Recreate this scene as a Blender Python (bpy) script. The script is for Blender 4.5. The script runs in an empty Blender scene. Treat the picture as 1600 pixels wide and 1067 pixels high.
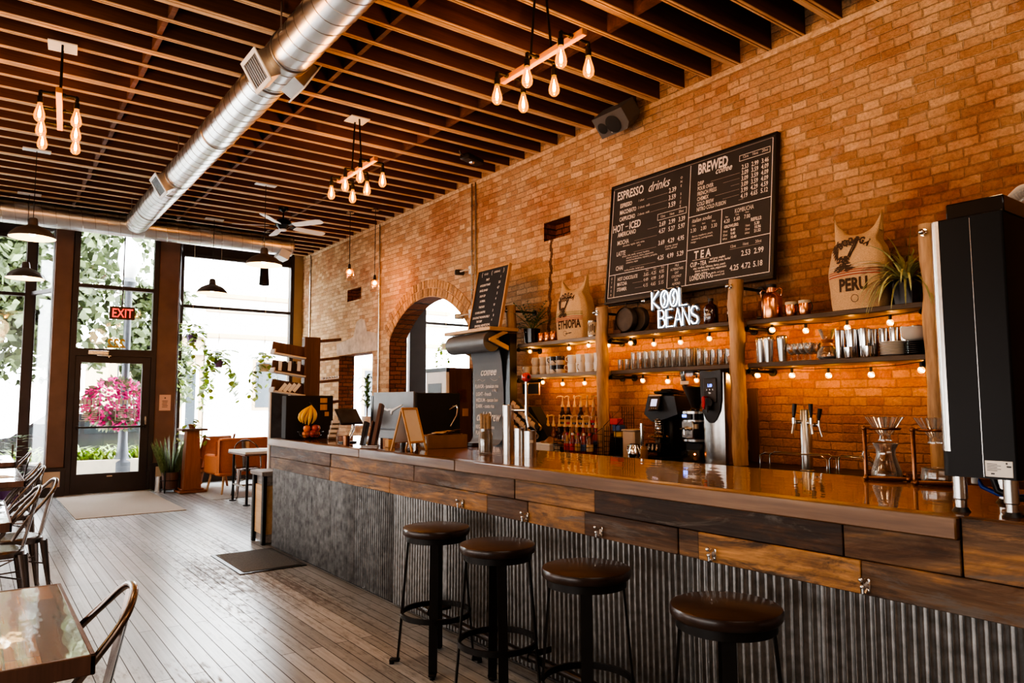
import bpy, bmesh, math, random
from mathutils import Vector, Matrix, Euler
random.seed(11)
PI = math.pi
SC = bpy.context.scene
COL = SC.collection
ORD = ['first', 'second', 'third', 'fourth', 'fifth', 'sixth', 'seventh', 'eighth', 'ninth', 'tenth', 'eleventh', 'twelfth',
       'thirteenth', 'fourteenth', 'fifteenth', 'sixteenth', 'seventeenth', 'eighteenth', 'nineteenth', 'twentieth']
T = Matrix.Translation
def RZ(a): return Matrix.Rotation(a, 4, 'Z')
def RX(a): return Matrix.Rotation(a, 4, 'X')
def RY(a): return Matrix.Rotation(a, 4, 'Y')

# ------------------------------------------------------------------ geometry collector
class G:
    """collects faces and links them as one mesh object"""
    def __init__(s): s.v = []; s.f = []; s.mi = []; s.t = []
    def add(s, vs, fs, M=None, mi=0, t=0.5):
        o = len(s.v)
        if M is not None: vs = [M @ Vector(p) for p in vs]
        s.v += [tuple(p) for p in vs]
        for f in fs: s.f.append([o + i for i in f]); s.mi.append(mi); s.t.append(t)
        return s
    def box(s, x0, x1, y0, y1, z0, z1, b=0.0, M=None, mi=0, t=0.5):
        if x1 < x0: x0, x1 = x1, x0
        if y1 < y0: y0, y1 = y1, y0
        if z1 < z0: z0, z1 = z1, z0
        lo = (x0, y0, z0); hi = (x1, y1, z1)
        if b <= 0:
            vs = [(hi[0] if i & 1 else lo[0], hi[1] if i & 2 else lo[1], hi[2] if i & 4 else lo[2]) for i in range(8)]
            fs = [(0, 2, 3, 1), (4, 5, 7, 6), (0, 1, 5, 4), (2, 6, 7, 3), (0, 4, 6, 2), (1, 3, 7, 5)]
            return s.add(vs, fs, M, mi, t)
        b = min(b, 0.49 * min(hi[i] - lo[i] for i in range(3)))
        vs = []
        for i in range(8):
            for a in range(3):
                p = []
                for k in range(3):
                    up = (i >> k) & 1
                    e = hi[k] if up else lo[k]
                    if k != a: e += -b if up else b
                    p.append(e)
                vs.append(tuple(p))
        def V(i, a): return i * 3 + a
        fs = []
        for a in range(3):
            u, w = (a + 1) % 3, (a + 2) % 3
            for side in (0, 1):
                base = side << a
                fs.append([V(base, a), V(base | (1 << u), a), V(base | (1 << u) | (1 << w), a), V(base | (1 << w), a)])
            for p in (0, 1):
                for q in (0, 1):
                    i0 = (p << u) | (q << w); i1 = i0 | (1 << a)
                    fs.append([V(i0, u), V(i1, u), V(i1, w), V(i0, w)])
        for i in range(8): fs.append([V(i, 0), V(i, 1), V(i, 2)])
        return s.add(vs, fs, M, mi, t)
    def tube(s, pts, r, n=8, closed=False, caps=True, M=None, mi=0, t=0.5):
        P = [Vector(p) for p in pts]; m = len(P)
        R = r if isinstance(r, (list, tuple)) else [r] * m
        tg = []
        for i in range(m):
            a = P[i - 1] if (i > 0 or closed) else P[i]
            c = P[(i + 1) % m] if (i < m - 1 or closed) else P[i]
            d = c - a
            tg.append(d.normalized() if d.length > 1e-9 else Vector((0, 0, 1)))
        ref = Vector((0, 0, 1)) if abs(tg[0].z) < 0.9 else Vector((1, 0, 0))
        x = tg[0].cross(ref).normalized()
        vs = []
        for i in range(m):
            x = x - tg[i] * x.dot(tg[i])
            if x.length < 1e-6: x = tg[i].cross(Vector((0.3, 0.5, 0.8)))
            x.normalize(); y = tg[i].cross(x)
            for k in range(n):
                a = 2 * PI * k / n
                vs.append(P[i] + x * (R[i] * math.cos(a)) + y * (R[i] * math.sin(a)))
        fs = []
        for i in range(m if closed else m - 1):
            j = (i + 1) % m
            for k in range(n):
                k2 = (k + 1) % n
                fs.append([i * n + k, i * n + k2, j * n + k2, j * n + k])
        if caps and not closed:
            fs.append(list(range(n))[::-1]); fs.append([(m - 1) * n + k for k in range(n)])
        return s.add(vs, fs, M, mi, t)
    def cyl(s, p0, p1, r, r1=None, n=16, M=None, mi=0, t=0.5):
        return s.tube([p0, p1], [r, r if r1 is None else r1], n, M=M, mi=mi, t=t)
    def lathe(s, prof, n=20, c=(0, 0, 0), M=None, mi=0, t=0.5, sx=1.0, sy=1.0):
        vs = []; rows = []
        for r, z in prof:
            if r < 1e-6:
                rows.append([len(vs)]); vs.append((c[0], c[1], c[2] + z))
            else:
                rows.append([len(vs) + k for k in range(n)])
                for k in range(n):
                    a = 2 * PI * k / n
                    vs.append((c[0] + sx * r * math.cos(a), c[1] + sy * r * math.sin(a), c[2] + z))
        fs = []
        for A, B in zip(rows[:-1], rows[1:]):
            for k in range(n):
                k2 = (k + 1) % n
                if len(A) == 1 and len(B) == 1: continue
                if len(A) == 1: fs.append([A[0], B[k], B[k2]])
                elif len(B) == 1: fs.append([A[k], A[k2], B[0]])
                else: fs.append([A[k], A[k2], B[k2], B[k]])
        return s.add(vs, fs, M, mi, t)
    def prism(s, poly, d0, d1, axis='y', M=None, mi=0, t=0.5):
        """poly of (a,b); axis y: (a,y,b)  axis x: (x,a,b)  axis z: (a,b,z)"""
        def P(a, b, d): return {'y': (a, d, b), 'x': (d, a, b), 'z': (a, b, d)}[axis]
        n = len(poly)
        vs = [P(a, b, d0) for a, b in poly] + [P(a, b, d1) for a, b in poly]
        fs = [list(range(n))[::-1], [n + i for i in range(n)]]
        for i in range(n):
            j = (i + 1) % n
            fs.append([i, j, n + j, n + i])
        return s.add(vs, fs, M, mi, t)
    def surf(s, fn, nu, nv, M=None, mi=0, t=0.5, cu=False):
        vs = [fn(i / nu, j / nv) for j in range(nv + 1) for i in range(nu + (0 if cu else 1))]
        w = nu if cu else nu + 1
        fs = []
        for j in range(nv):
            for i in range(nu):
                i2 = (i + 1) % w if cu else i + 1
                fs.append([j * w + i, j * w + i2, (j + 1) * w + i2, (j + 1) * w + i])
        return s.add(vs, fs, M, mi, t)
    def ball(s, c, r, n=12, m=8, M=None, mi=0, sz=1.0, t=0.5):
        pr = [(r * math.sin(PI * i / m), -r * sz * math.cos(PI * i / m)) for i in range(m + 1)]
        pr[0] = (0, -r * sz); pr[-1] = (0, r * sz)
        return s.lathe(pr, n, c, M, mi, t)
    def quad(s, a, b, c, d, M=None, mi=0, t=0.5): return s.add([a, b, c, d], [(0, 1, 2, 3)], M, mi, t)
    def leaf(s, p, d, up, L, W, droop=0.3, n=4, mi=0, t=None, tip=0.0):
        """curved leaf blade starting at p, heading d, bending down by droop"""
        p = Vector(p); d = Vector(d).normalized(); up = Vector(up)
        side = d.cross(up)
        if side.length < 1e-4: side = d.cross(Vector((1, 0, 0.1)))
        side.normalize()
        vs = []; q = p.copy(); dd = d.copy()
        for i in range(n + 1):
            u = i / n
            w = W * 0.5 * (math.sin(PI * min(1, u * 0.93 + 0.07)) ** 0.8 if tip == 0 else (1 - u) ** tip)
            vs += [q - side * w, q + side * w]
            dd = (dd + Vector((0, 0, -droop / n))).normalized()
            q = q + dd * (L / n)
        fs = [[2 * i, 2 * i + 1, 2 * i + 3, 2 * i + 2] for i in range(n)]
        return s.add(vs, fs, None, mi, random.random() if t is None else t)
    def build(s, name, mat, parent=None, ang=38, fix=True):
        me = bpy.data.meshes.new(name)
        me.from_pydata(s.v, [], s.f)
        for m in (mat if isinstance(mat, (list, tuple)) else [mat]): me.materials.append(M_[m] if isinstance(m, str) else m)
        if max(s.mi, default=0) > 0: me.polygons.foreach_set('material_index', s.mi)
        at = me.attributes.new('tint', 'FLOAT', 'FACE'); at.data.foreach_set('value', s.t)
        if fix:
            bm = bmesh.new(); bm.from_mesh(me)
            bmesh.ops.recalc_face_normals(bm, faces=bm.faces); bm.to_mesh(me); bm.free()
        if ang:
            me.polygons.foreach_set('use_smooth', [True] * len(me.polygons))
            me.set_sharp_from_angle(angle=math.radians(ang))
        me.update()
        o = bpy.data.objects.new(name, me); COL.objects.link(o)
        if parent is not None: o.parent = parent
        return o

def tag(o, label=None, cat=None, group=None, kind=None):
    if label: o['label'] = label
    if cat: o['category'] = cat
    if group: o['group'] = group
    if kind: o['kind'] = kind
    return o
def thing(name, label, cat, loc=(0, 0, 0), rz=0.0, group=None, rx=0.0):
    o = bpy.data.objects.new(name, None); COL.objects.link(o)
    o.empty_display_size = 0.05
    o.location = loc; o.rotation_euler = (rx, 0, rz)
    return tag(o, label, cat, group)
def solo(name, g, mat, label, cat, loc=(0, 0, 0), rz=0.0, group=None, ang=38, fix=True):
    o = g.build(name, mat, None, ang, fix); o.location = loc; o.rotation_euler = (0, 0, rz)
    return tag(o, label, cat, group)
def struct(name, g, mat, parent=None, ang=38, fix=True):
    o = g.build(name, mat, parent, ang, fix)
    if parent is None: o['kind'] = 'structure'
    return o
def kids(o): return [c for c in bpy.data.objects if c.parent == o]
def dup(root, loc, rz=None, label=None, ks=None):
    r = root.copy(); COL.objects.link(r); r.location = loc
    if rz is not None: r.rotation_euler = (r.rotation_euler[0], 0, rz)
    if label: r['label'] = label
    for c in (ks if ks is not None else kids(root)):
        d = c.copy(); COL.objects.link(d); d.parent = r
        for gch in kids(c):
            e = gch.copy(); COL.objects.link(e); e.parent = d
    return r

def lamp(kind, name, loc, energy, color, size=0.05, rot=None, sy=None, parent=None):
    l = bpy.data.lights.new(name, kind); l.energy = energy; l.color = color
    if kind == 'POINT': l.shadow_soft_size = size
    if kind == 'AREA':
        l.shape = 'RECTANGLE'; l.size = size; l.size_y = sy or size
    o = bpy.data.objects.new(name, l); COL.objects.link(o); o.location = loc
    if rot: o.rotation_euler = rot
    if parent: o.parent = parent
    return o

_tc = {}
def text_geo(st, size=0.1, sx=1.0, shear=0.0, bold=0.0, align='LEFT'):
    """flat lettering: vertices (x,y) and faces"""
    key = (st, round(size, 4), sx, shear, bold, align)
    if key in _tc: return _tc[key]
    cu = bpy.data.curves.new('lettering', 'FONT'); cu.body = st; cu.size = size; cu.shear = shear
    cu.offset = bold; cu.align_x = align; cu.resolution_u = 2
    ob = bpy.data.objects.new('lettering', cu); COL.objects.link(ob)
    dg = bpy.context.evaluated_depsgraph_get()
    me = bpy.data.meshes.new_from_object(ob.evaluated_get(dg))
    vs = [(v.co.x * sx, v.co.y) for v in me.vertices]; fs = [list(p.vertices) for p in me.polygons]
    bpy.data.objects.remove(ob); bpy.data.curves.remove(cu); bpy.data.meshes.remove(me)
    _tc[key] = (vs, fs)
    return vs, fs
def put_text(g, st, x, z, size, sx=1.0, shear=0.0, bold=0.0, align='LEFT', y=0.0, rot=0.0, mi=0, fn=None):
    """lettering in the local x-z plane, read from -y"""
    vs, fs = text_geo(st, size, sx, shear, bold, align)
    c, s = math.cos(rot), math.sin(rot)
    if fn is None: P = [(x + a * c - b * s, y, z + a * s + b * c) for a, b in vs]
    else: P = [fn(x + a * c - b * s, z + a * s + b * c) for a, b in vs]
    g.add(P, fs, None, mi)

# ------------------------------------------------------------------ materials
M_ = {}
def _new(name):
    m = bpy.data.materials.new(name); m.use_nodes = True
    nt = m.node_tree; nt.nodes.clear()
    out = nt.nodes.new('ShaderNodeOutputMaterial')
    M_[name] = m
    return m, nt, out
def N(nt, t, **k):
    n = nt.nodes.new(t)
    for a, b in k.items():
        if a in n.inputs: n.inputs[a].default_value = b
        else: setattr(n, a, b)
    return n
def ramp(nt, stops):
    n = nt.nodes.new('ShaderNodeValToRGB'); cr = n.color_ramp
    while len(cr.elements) > len(stops): cr.elements.remove(cr.elements[-1])
    while len(cr.elements) < len(stops): cr.elements.new(1.0)
    for e, (p, c) in zip(cr.elements, stops): e.position = p; e.color = (c[0], c[1], c[2], 1)
    return n
def c4(c): return (c[0], c[1], c[2], 1.0)
def pbr(name, col, rough=0.5, metal=0.0, var=0.12, sc=12.0, bump=0.0, coat=0.0, emit=None, es=0.0, trans=0.0, tint=0.0):
    m, nt, out = _new(name); L = nt.links.new
    b = N(nt, 'ShaderNodeBsdfPrincipled'); b.inputs['Base Color'].default_value = c4(col)
    b.inputs['Roughness'].default_value = rough; b.inputs['Metallic'].default_value = metal
    b.inputs['Coat Weight'].default_value = coat; b.inputs['Coat Roughness'].default_value = 0.06
    b.inputs['Transmission Weight'].default_value = trans
    if emit: b.inputs['Emission Color'].default_value = c4(emit); b.inputs['Emission Strength'].default_value = es
    if var or bump:
        tc = N(nt, 'ShaderNodeTexCoord')
        no = N(nt, 'ShaderNodeTexNoise', Scale=sc, Detail=4.0); L(tc.outputs['Object'], no.inputs['Vector'])
        if var:
            r = ramp(nt, [(0.25, tuple(c * (1 - var) for c in col)), (0.75, tuple(min(1, c * (1 + var)) for c in col))])
            L(no.outputs['Fac'], r.inputs['Fac']); src = r.outputs['Color']
            if tint:
                a = N(nt, 'ShaderNodeAttribute', attribute_name='tint')
                mr = N(nt, 'ShaderNodeMapRange'); mr.inputs['To Min'].default_value = 1 - tint; mr.inputs['To Max'].default_value = 1 + tint
                L(a.outputs['Fac'], mr.inputs['Value'])
                mx = N(nt, 'ShaderNodeVectorMath', operation='SCALE'); L(src, mx.inputs[0]); L(mr.outputs['Result'], mx.inputs['Scale'])
                src = mx.outputs['Vector']
            L(src, b.inputs['Base Color'])
        if bump:
            bp = N(nt, 'ShaderNodeBump', Strength=bump, Distance=0.01); L(no.outputs['Fac'], bp.inputs['Height']); L(bp.outputs['Normal'], b.inputs['Normal'])
    L(b.outputs['BSDF'], out.inputs['Surface'])
    return m
def emis(name, col, s):
    m, nt, out = _new(name)
    e = N(nt, 'ShaderNodeEmission', Color=c4(col), Strength=s); nt.links.new(e.outputs[0], out.inputs['Surface'])
    return m
def thin_glass(name, tint=(1, 1, 1), refl=1.0, base=0.04, edge=0.0, rough=0.02, glow=None, gs=0.0):
    """thin clear sheet: lets light straight through, mirrors at grazing angles"""
    m, nt, out = _new(name); L = nt.links.new
    tr = N(nt, 'ShaderNodeBsdfTransparent', Color=c4(tint))
    gl = N(nt, 'ShaderNodeBsdfGlossy', Roughness=rough)
    lw = N(nt, 'ShaderNodeLayerWeight', Blend=0.35)
    mt = N(nt, 'ShaderNodeMath', operation='MULTIPLY_ADD', use_clamp=True); mt.inputs[1].default_value = refl; mt.inputs[2].default_value = base
    L(lw.outputs['Fresnel'], mt.inputs[0])
    mx = N(nt, 'ShaderNodeMixShader'); L(mt.outputs[0], mx.inputs['Fac']); L(tr.outputs[0], mx.inputs[1]); L(gl.outputs[0], mx.inputs[2])
    last = mx
    if edge:
        df = N(nt, 'ShaderNodeBsdfDiffuse', Color=(0.85, 0.85, 0.85, 1))
        m2 = N(nt, 'ShaderNodeMixShader'); m3 = N(nt, 'ShaderNodeMath', operation='MULTIPLY'); m3.inputs[1].default_value = edge
        L(lw.outputs['Facing'], m3.inputs[0]); L(m3.outputs[0], m2.inputs['Fac']); L(mx.outputs[0], m2.inputs[1]); L(df.outputs[0], m2.inputs[2]); last = m2
    if glow:
        em_ = N(nt, 'ShaderNodeEmission', Color=c4(glow), Strength=gs); ads = N(nt, 'ShaderNodeAddShader'); L(last.outputs[0], ads.inputs[0]); L(em_.outputs[0], ads.inputs[1]); last = ads
    L(last.outputs[0], out.inputs['Surface'])
    return m
def wood(name, cols, axis=1, sc=9.0, stretch=0.06, rough=0.5, coat=0.0, bump=0.15, tint=0.0, spec=0.5):
    """grain running along the object's axis"""
    m, nt, out = _new(name); L = nt.links.new
    tc = N(nt, 'ShaderNodeTexCoord'); mp = N(nt, 'ShaderNodeMapping')
    s = [1.0, 1.0, 1.0]; s[axis] = stretch; mp.inputs['Scale'].default_value = s
    L(tc.outputs['Object'], mp.inputs['Vector'])
    n1 = N(nt, 'ShaderNodeTexNoise', Scale=sc, Detail=5.0, Roughness=0.6, Distortion=0.6); L(mp.outputs[0], n1.inputs['Vector'])
    n2 = N(nt, 'ShaderNodeTexNoise', Scale=sc * 7, Detail=3.0); L(mp.outputs[0], n2.inputs['Vector'])
    ad = N(nt, 'ShaderNodeMath', operation='MULTIPLY_ADD'); ad.inputs[1].default_value = 0.35; L(n2.outputs['Fac'], ad.inputs[0]); 
    sb = N(nt, 'ShaderNodeMath', operation='SUBTRACT'); L(n1.outputs['Fac'], sb.inputs[0]); sb.inputs[1].default_value = 0.17
    L(sb.outputs[0], ad.inputs[2])
    k = len(cols); r = ramp(nt, [(0.3 + 0.4 * i / max(1, k - 1), c) for i, c in enumerate(cols)])
    L(ad.outputs[0], r.inputs['Fac']); src = r.outputs['Color']
    if tint:
        a = N(nt, 'ShaderNodeAttribute', attribute_name='tint')
        mr = N(nt, 'ShaderNodeMapRange'); mr.inputs['To Min'].default_value = 1 - tint; mr.inputs['To Max'].default_value = 1 + tint
        L(a.outputs['Fac'], mr.inputs['Value'])
        mx = N(nt, 'ShaderNodeVectorMath', operation='SCALE'); L(src, mx.inputs[0]); L(mr.outputs['Result'], mx.inputs['Scale']); src = mx.outputs['Vector']
    b = N(nt, 'ShaderNodeBsdfPrincipled', Roughness=rough); b.inputs['Coat Weight'].default_value = coat; b.inputs['Coat Roughness'].default_value = 0.05
    b.inputs['Specular IOR Level'].default_value = spec
    L(src, b.inputs['Base Color'])
    if bump:
        bp = N(nt, 'ShaderNodeBump', Strength=bump, Distance=0.004); L(ad.outputs[0], bp.inputs['Height']); L(bp.outputs['Normal'], b.inputs['Normal'])
    L(b.outputs['BSDF'], out.inputs['Surface'])
    return m
def planks(name, c1, c2, cm, width, length, rough, coat=0.0, grain=0.35, bump=0.3, wear=None, across=0, spec=0.5, gap=0.0022, crough=0.05):
    """boards running along world y, laid side by side along x (across=0) or z (across=2)"""
    m, nt, out = _new(name); L = nt.links.new
    tc = N(nt, 'ShaderNodeTexCoord'); sp = N(nt, 'ShaderNodeSeparateXYZ'); L(tc.outputs['Object'], sp.inputs[0])
    cb = N(nt, 'ShaderNodeCombineXYZ'); L(sp.outputs[1], cb.inputs[0]); L(sp.outputs[across], cb.inputs[1])
    br = N(nt, 'ShaderNodeTexBrick', offset=0.37, offset_frequency=2, squash=1.0); L(cb.outputs[0], br.inputs['Vector'])
    br.inputs['Color1'].default_value = c4(c1); br.inputs['Color2'].default_value = c4(c2); br.inputs['Mortar'].default_value = c4(cm)
    br.inputs['Scale'].default_value = 1.0; br.inputs['Mortar Size'].default_value = gap; br.inputs['Mortar Smooth'].default_value = 0.2
    br.inputs['Brick Width'].default_value = length; br.inputs['Row Height'].default_value = width
    mp = N(nt, 'ShaderNodeMapping'); mp.inputs['Scale'].default_value = (1.0, 0.018, 1.0); L(tc.outputs['Object'], mp.inputs['Vector'])
    g1 = N(nt, 'ShaderNodeTexNoise', Scale=42.0, Detail=4.0, Roughness=0.6, Distortion=0.2); L(mp.outputs[0], g1.inputs['Vector'])
    rg = ramp(nt, [(0.3, (1 - grain,) * 3), (0.7, (1 + grain,) * 3)]); L(g1.outputs['Fac'], rg.inputs['Fac'])
    ml = N(nt, 'ShaderNodeMix', data_type='RGBA', blend_type='MULTIPLY'); ml.inputs[0].default_value = 1.0
    L(br.outputs['Color'], ml.inputs[6]); L(rg.outputs['Color'], ml.inputs[7]); src = ml.outputs[2]
    b = N(nt, 'ShaderNodeBsdfPrincipled', Roughness=rough); b.inputs['Coat Weight'].default_value = coat; b.inputs['Coat Roughness'].default_value = crough
    b.inputs['Specular IOR Level'].default_value = spec
    if wear:
        nw = N(nt, 'ShaderNodeTexNoise', Scale=1.3, Detail=6.0, Roughness=0.7); L(tc.outputs['Object'], nw.inputs['Vector'])
        rw = ramp(nt, [(0.42, (0, 0, 0)), (0.66, (1, 1, 1))]); L(nw.outputs['Fac'], rw.inputs['Fac'])
        mw = N(nt, 'ShaderNodeMix', data_type='RGBA'); L(rw.outputs['Color'], mw.inputs[0]); L(src, mw.inputs[6])
        m2 = N(nt, 'ShaderNodeMix', data_type='RGBA', blend_type='MULTIPLY'); m2.inputs[0].default_value = 1.0; L(src, m2.inputs[6]); m2.inputs[7].default_value = c4(wear)
        L(m2.outputs[2], mw.inputs[7]); src = mw.outputs[2]
        mk = N(nt, 'ShaderNodeMapping'); mk.inputs['Scale'].default_value = (1.0, 0.22, 1.0); L(tc.outputs['Object'], mk.inputs['Vector'])
        nk = N(nt, 'ShaderNodeTexNoise', Scale=34.0, Detail=6.0, Roughness=0.75); L(mk.outputs[0], nk.inputs['Vector'])
        pk = N(nt, 'ShaderNodeTexNoise', Scale=1.1, Detail=3.0); L(mk.outputs[0], pk.inputs['Vector'])
        sk2 = N(nt, 'ShaderNodeMath', operation='ADD'); L(nk.outputs['Fac'], sk2.inputs[0]); L(pk.outputs['Fac'], sk2.inputs[1])
        rk = ramp(nt, [(0.50, (0, 0, 0)), (0.62, (1, 1, 1))]); hk = N(nt, 'ShaderNodeMath', operation='MULTIPLY'); hk.inputs[1].default_value = 0.5; L(sk2.outputs[0], hk.inputs[0]); L(hk.outputs[0], rk.inputs['Fac'])
        mx_ = N(nt, 'ShaderNodeMath', operation='MAXIMUM'); L(rk.outputs['Color'], mx_.inputs[0]); L(br.outputs['Fac'], mx_.inputs[1])
        rr = N(nt, 'ShaderNodeMapRange'); rr.inputs['To Min'].default_value = rough; rr.inputs['To Max'].default_value = 0.62
        L(mx_.outputs[0], rr.inputs['Value']); L(rr.outputs['Result'], b.inputs['Roughness'])
        sp_ = N(nt, 'ShaderNodeMapRange'); sp_.inputs['To Min'].default_value = spec; sp_.inputs['To Max'].default_value = 0.12; L(mx_.outputs[0], sp_.inputs['Value']); L(sp_.outputs['Result'], b.inputs['Specular IOR Level'])
        dk = N(nt, 'ShaderNodeMix', data_type='RGBA', blend_type='MULTIPLY'); L(rk.outputs['Color'], dk.inputs[0]); L(src, dk.inputs[6]); dk.inputs[7].default_value = (0.62, 0.57, 0.54, 1); src = dk.outputs[2]
    L(src, b.inputs['Base Color'])
    if coat:
        wv = N(nt, 'ShaderNodeMapping'); wv.inputs['Scale'].default_value = (1.0, 0.35, 1.0); L(tc.outputs['Object'], wv.inputs['Vector'])
        nv = N(nt, 'ShaderNodeTexNoise', Scale=14.0, Detail=2.0); L(wv.outputs[0], nv.inputs['Vector'])
        bv = N(nt, 'ShaderNodeBump', Strength=0.10, Distance=0.01); L(nv.outputs['Fac'], bv.inputs['Height']); L(bv.outputs['Normal'], b.inputs['Coat Normal'])
    if bump:
        gq = N(nt, 'ShaderNodeMath', operation='MULTIPLY'); gq.inputs[1].default_value = 0.12
        inv = N(nt, 'ShaderNodeMath', operation='MULTIPLY_ADD'); L(br.outputs['Fac'], inv.inputs[0]); inv.inputs[1].default_value = -1.0
        L(g1.outputs['Fac'], gq.inputs[0]); L(gq.outputs[0], inv.inputs[2])
        bp = N(nt, 'ShaderNodeBump', Strength=bump, Distance=0.003); L(inv.outputs[0], bp.inputs['Height']); L(bp.outputs['Normal'], b.inputs['Normal'])
    L(b.outputs['BSDF'], out.inputs['Surface'])
    return m
def brick(name, ca, cb_, cm, bump=0.7, pale=0.0, w=0.205, h=0.0672, dark=None, old=None):
    m, nt, out = _new(name); L = nt.links.new
    tc = N(nt, 'ShaderNodeTexCoord'); sp = N(nt, 'ShaderNodeSeparateXYZ'); L(tc.outputs['Object'], sp.inputs[0])
    ax = N(nt, 'ShaderNodeMath', operation='ADD'); L(sp.outputs[0], ax.inputs[0]); L(sp.outputs[1], ax.inputs[1])
    cb = N(nt, 'ShaderNodeCombineXYZ'); L(ax.outputs[0], cb.inputs[0]); L(sp.outputs[2], cb.inputs[1])
    n0 = N(nt, 'ShaderNodeTexNoise', Scale=16.0, Detail=4.0, Roughness=0.65); L(tc.outputs['Object'], n0.inputs['Vector'])
    n00 = N(nt, 'ShaderNodeTexNoise', Scale=1.1, Detail=1.0); L(tc.outputs['Object'], n00.inputs['Vector'])
    d0 = N(nt, 'ShaderNodeVectorMath', operation='SUBTRACT'); L(n0.outputs['Color'], d0.inputs[0]); d0.inputs[1].default_value = (0.5, 0.5, 0.5)
    d1 = N(nt, 'ShaderNodeVectorMath', operation='SCALE'); L(d0.outputs[0], d1.inputs[0]); d1.inputs['Scale'].default_value = 0.022
    e0 = N(nt, 'ShaderNodeVectorMath', operation='SUBTRACT'); L(n00.outputs['Color'], e0.inputs[0]); e0.inputs[1].default_value = (0.5, 0.5, 0.5)
    e1 = N(nt, 'ShaderNodeVectorMath', operation='SCALE'); L(e0.outputs[0], e1.inputs[0]); e1.inputs['Scale'].default_value = 0.05
    s1 = N(nt, 'ShaderNodeVectorMath', operation='ADD'); L(cb.outputs[0], s1.inputs[0]); L(d1.outputs[0], s1.inputs[1])
    s2 = N(nt, 'ShaderNodeVectorMath', operation='ADD'); L(s1.outputs[0], s2.inputs[0]); L(e1.outputs[0], s2.inputs[1])
    br = N(nt, 'ShaderNodeTexBrick', offset=0.5, offset_frequency=2, squash=0.62, squash_frequency=3); L(s2.outputs[0], br.inputs['Vector'])
    br.inputs['Color1'].default_value = c4(ca); br.inputs['Color2'].default_value = c4(cb_); br.inputs['Mortar'].default_value = c4(cm)
    br.inputs['Scale'].default_value = 1.0; br.inputs['Mortar Size'].default_value = 0.0075; br.inputs['Mortar Smooth'].default_value = 0.7
    br.inputs['Brick Width'].default_value = w; br.inputs['Row Height'].default_value = h
    nf = N(nt, 'ShaderNodeTexNoise', Scale=55.0, Detail=4.0, Roughness=0.7); L(tc.outputs['Object'], nf.inputs['Vector'])
    rf = ramp(nt, [(0.3, (0.72,) * 3), (0.7, (1.22,) * 3)]); L(nf.outputs['Fac'], rf.inputs['Fac'])
    ml = N(nt, 'ShaderNodeMix', data_type='RGBA', blend_type='MULTIPLY'); ml.inputs[0].default_value = 1.0
    L(br.outputs['Color'], ml.inputs[6]); L(rf.outputs['Color'], ml.inputs[7]); src = ml.outputs[2]
    nb = N(nt, 'ShaderNodeTexNoise', Scale=0.9, Detail=5.0, Roughness=0.65); L(tc.outputs['Object'], nb.inputs['Vector'])
    if dark:
        rd = ramp(nt, [(0.36, (1, 1, 1)), (0.5, (0, 0, 0))]); L(nb.outputs['Fac'], rd.inputs['Fac'])
        md = N(nt, 'ShaderNodeMix', data_type='RGBA', blend_type='MULTIPLY'); L(rd.outputs['Color'], md.inputs[0]); L(src, md.inputs[6]); md.inputs[7].default_value = c4(dark); src = md.outputs[2]
    if pale:
        n5 = N(nt, 'ShaderNodeTexNoise', Scale=5.0, Detail=5.0, Roughness=0.7); L(tc.outputs['Object'], n5.inputs['Vector'])
        rp = ramp(nt, [(0.58, (0, 0, 0)), (0.72, (pale,) * 3)]); L(n5.outputs['Fac'], rp.inputs['Fac'])
        mp_ = N(nt, 'ShaderNodeMix', data_type='RGBA'); L(rp.outputs['Color'], mp_.inputs[0]); L(src, mp_.inputs[6]); mp_.inputs[7].default_value = (0.62, 0.45, 0.33, 1); src = mp_.outputs[2]
    if old:    # darker old brick low down plus dimmer light there, tinted into colour; ragged boundary
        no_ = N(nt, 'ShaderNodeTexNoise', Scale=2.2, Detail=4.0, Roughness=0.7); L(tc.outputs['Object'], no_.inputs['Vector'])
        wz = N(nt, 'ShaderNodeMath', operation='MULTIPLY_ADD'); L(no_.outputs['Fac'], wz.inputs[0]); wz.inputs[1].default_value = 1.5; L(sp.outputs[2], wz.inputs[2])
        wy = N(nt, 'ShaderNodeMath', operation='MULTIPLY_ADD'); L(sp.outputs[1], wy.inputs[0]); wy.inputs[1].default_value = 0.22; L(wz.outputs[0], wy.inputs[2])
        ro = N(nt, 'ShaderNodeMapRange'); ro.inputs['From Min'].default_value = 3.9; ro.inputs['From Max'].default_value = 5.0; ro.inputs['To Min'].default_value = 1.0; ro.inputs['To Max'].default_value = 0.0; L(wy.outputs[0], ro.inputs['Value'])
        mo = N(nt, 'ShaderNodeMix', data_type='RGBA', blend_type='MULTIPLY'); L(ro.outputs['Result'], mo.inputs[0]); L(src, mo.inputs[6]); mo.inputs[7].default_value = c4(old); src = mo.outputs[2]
    b = N(nt, 'ShaderNodeBsdfPrincipled', Roughness=0.85); b.inputs['Specular IOR Level'].default_value = 0.25; L(src, b.inputs['Base Color'])
    hh = N(nt, 'ShaderNodeMath', operation='MULTIPLY_ADD'); L(br.outputs['Fac'], hh.inputs[0]); hh.inputs[1].default_value = -1.1
    nh = N(nt, 'ShaderNodeMath', operation='MULTIPLY_ADD'); L(nf.outputs['Fac'], nh.inputs[0]); nh.inputs[1].default_value = 0.6; L(n0.outputs['Fac'], nh.inputs[2])
    L(nh.outputs[0], hh.inputs[2])
    bp = N(nt, 'ShaderNodeBump', Strength=bump, Distance=0.022); L(hh.outputs[0], bp.inputs['Height']); L(bp.outputs['Normal'], b.inputs['Normal'])
    L(b.outputs['BSDF'], out.inputs['Surface'])
    return m
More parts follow.
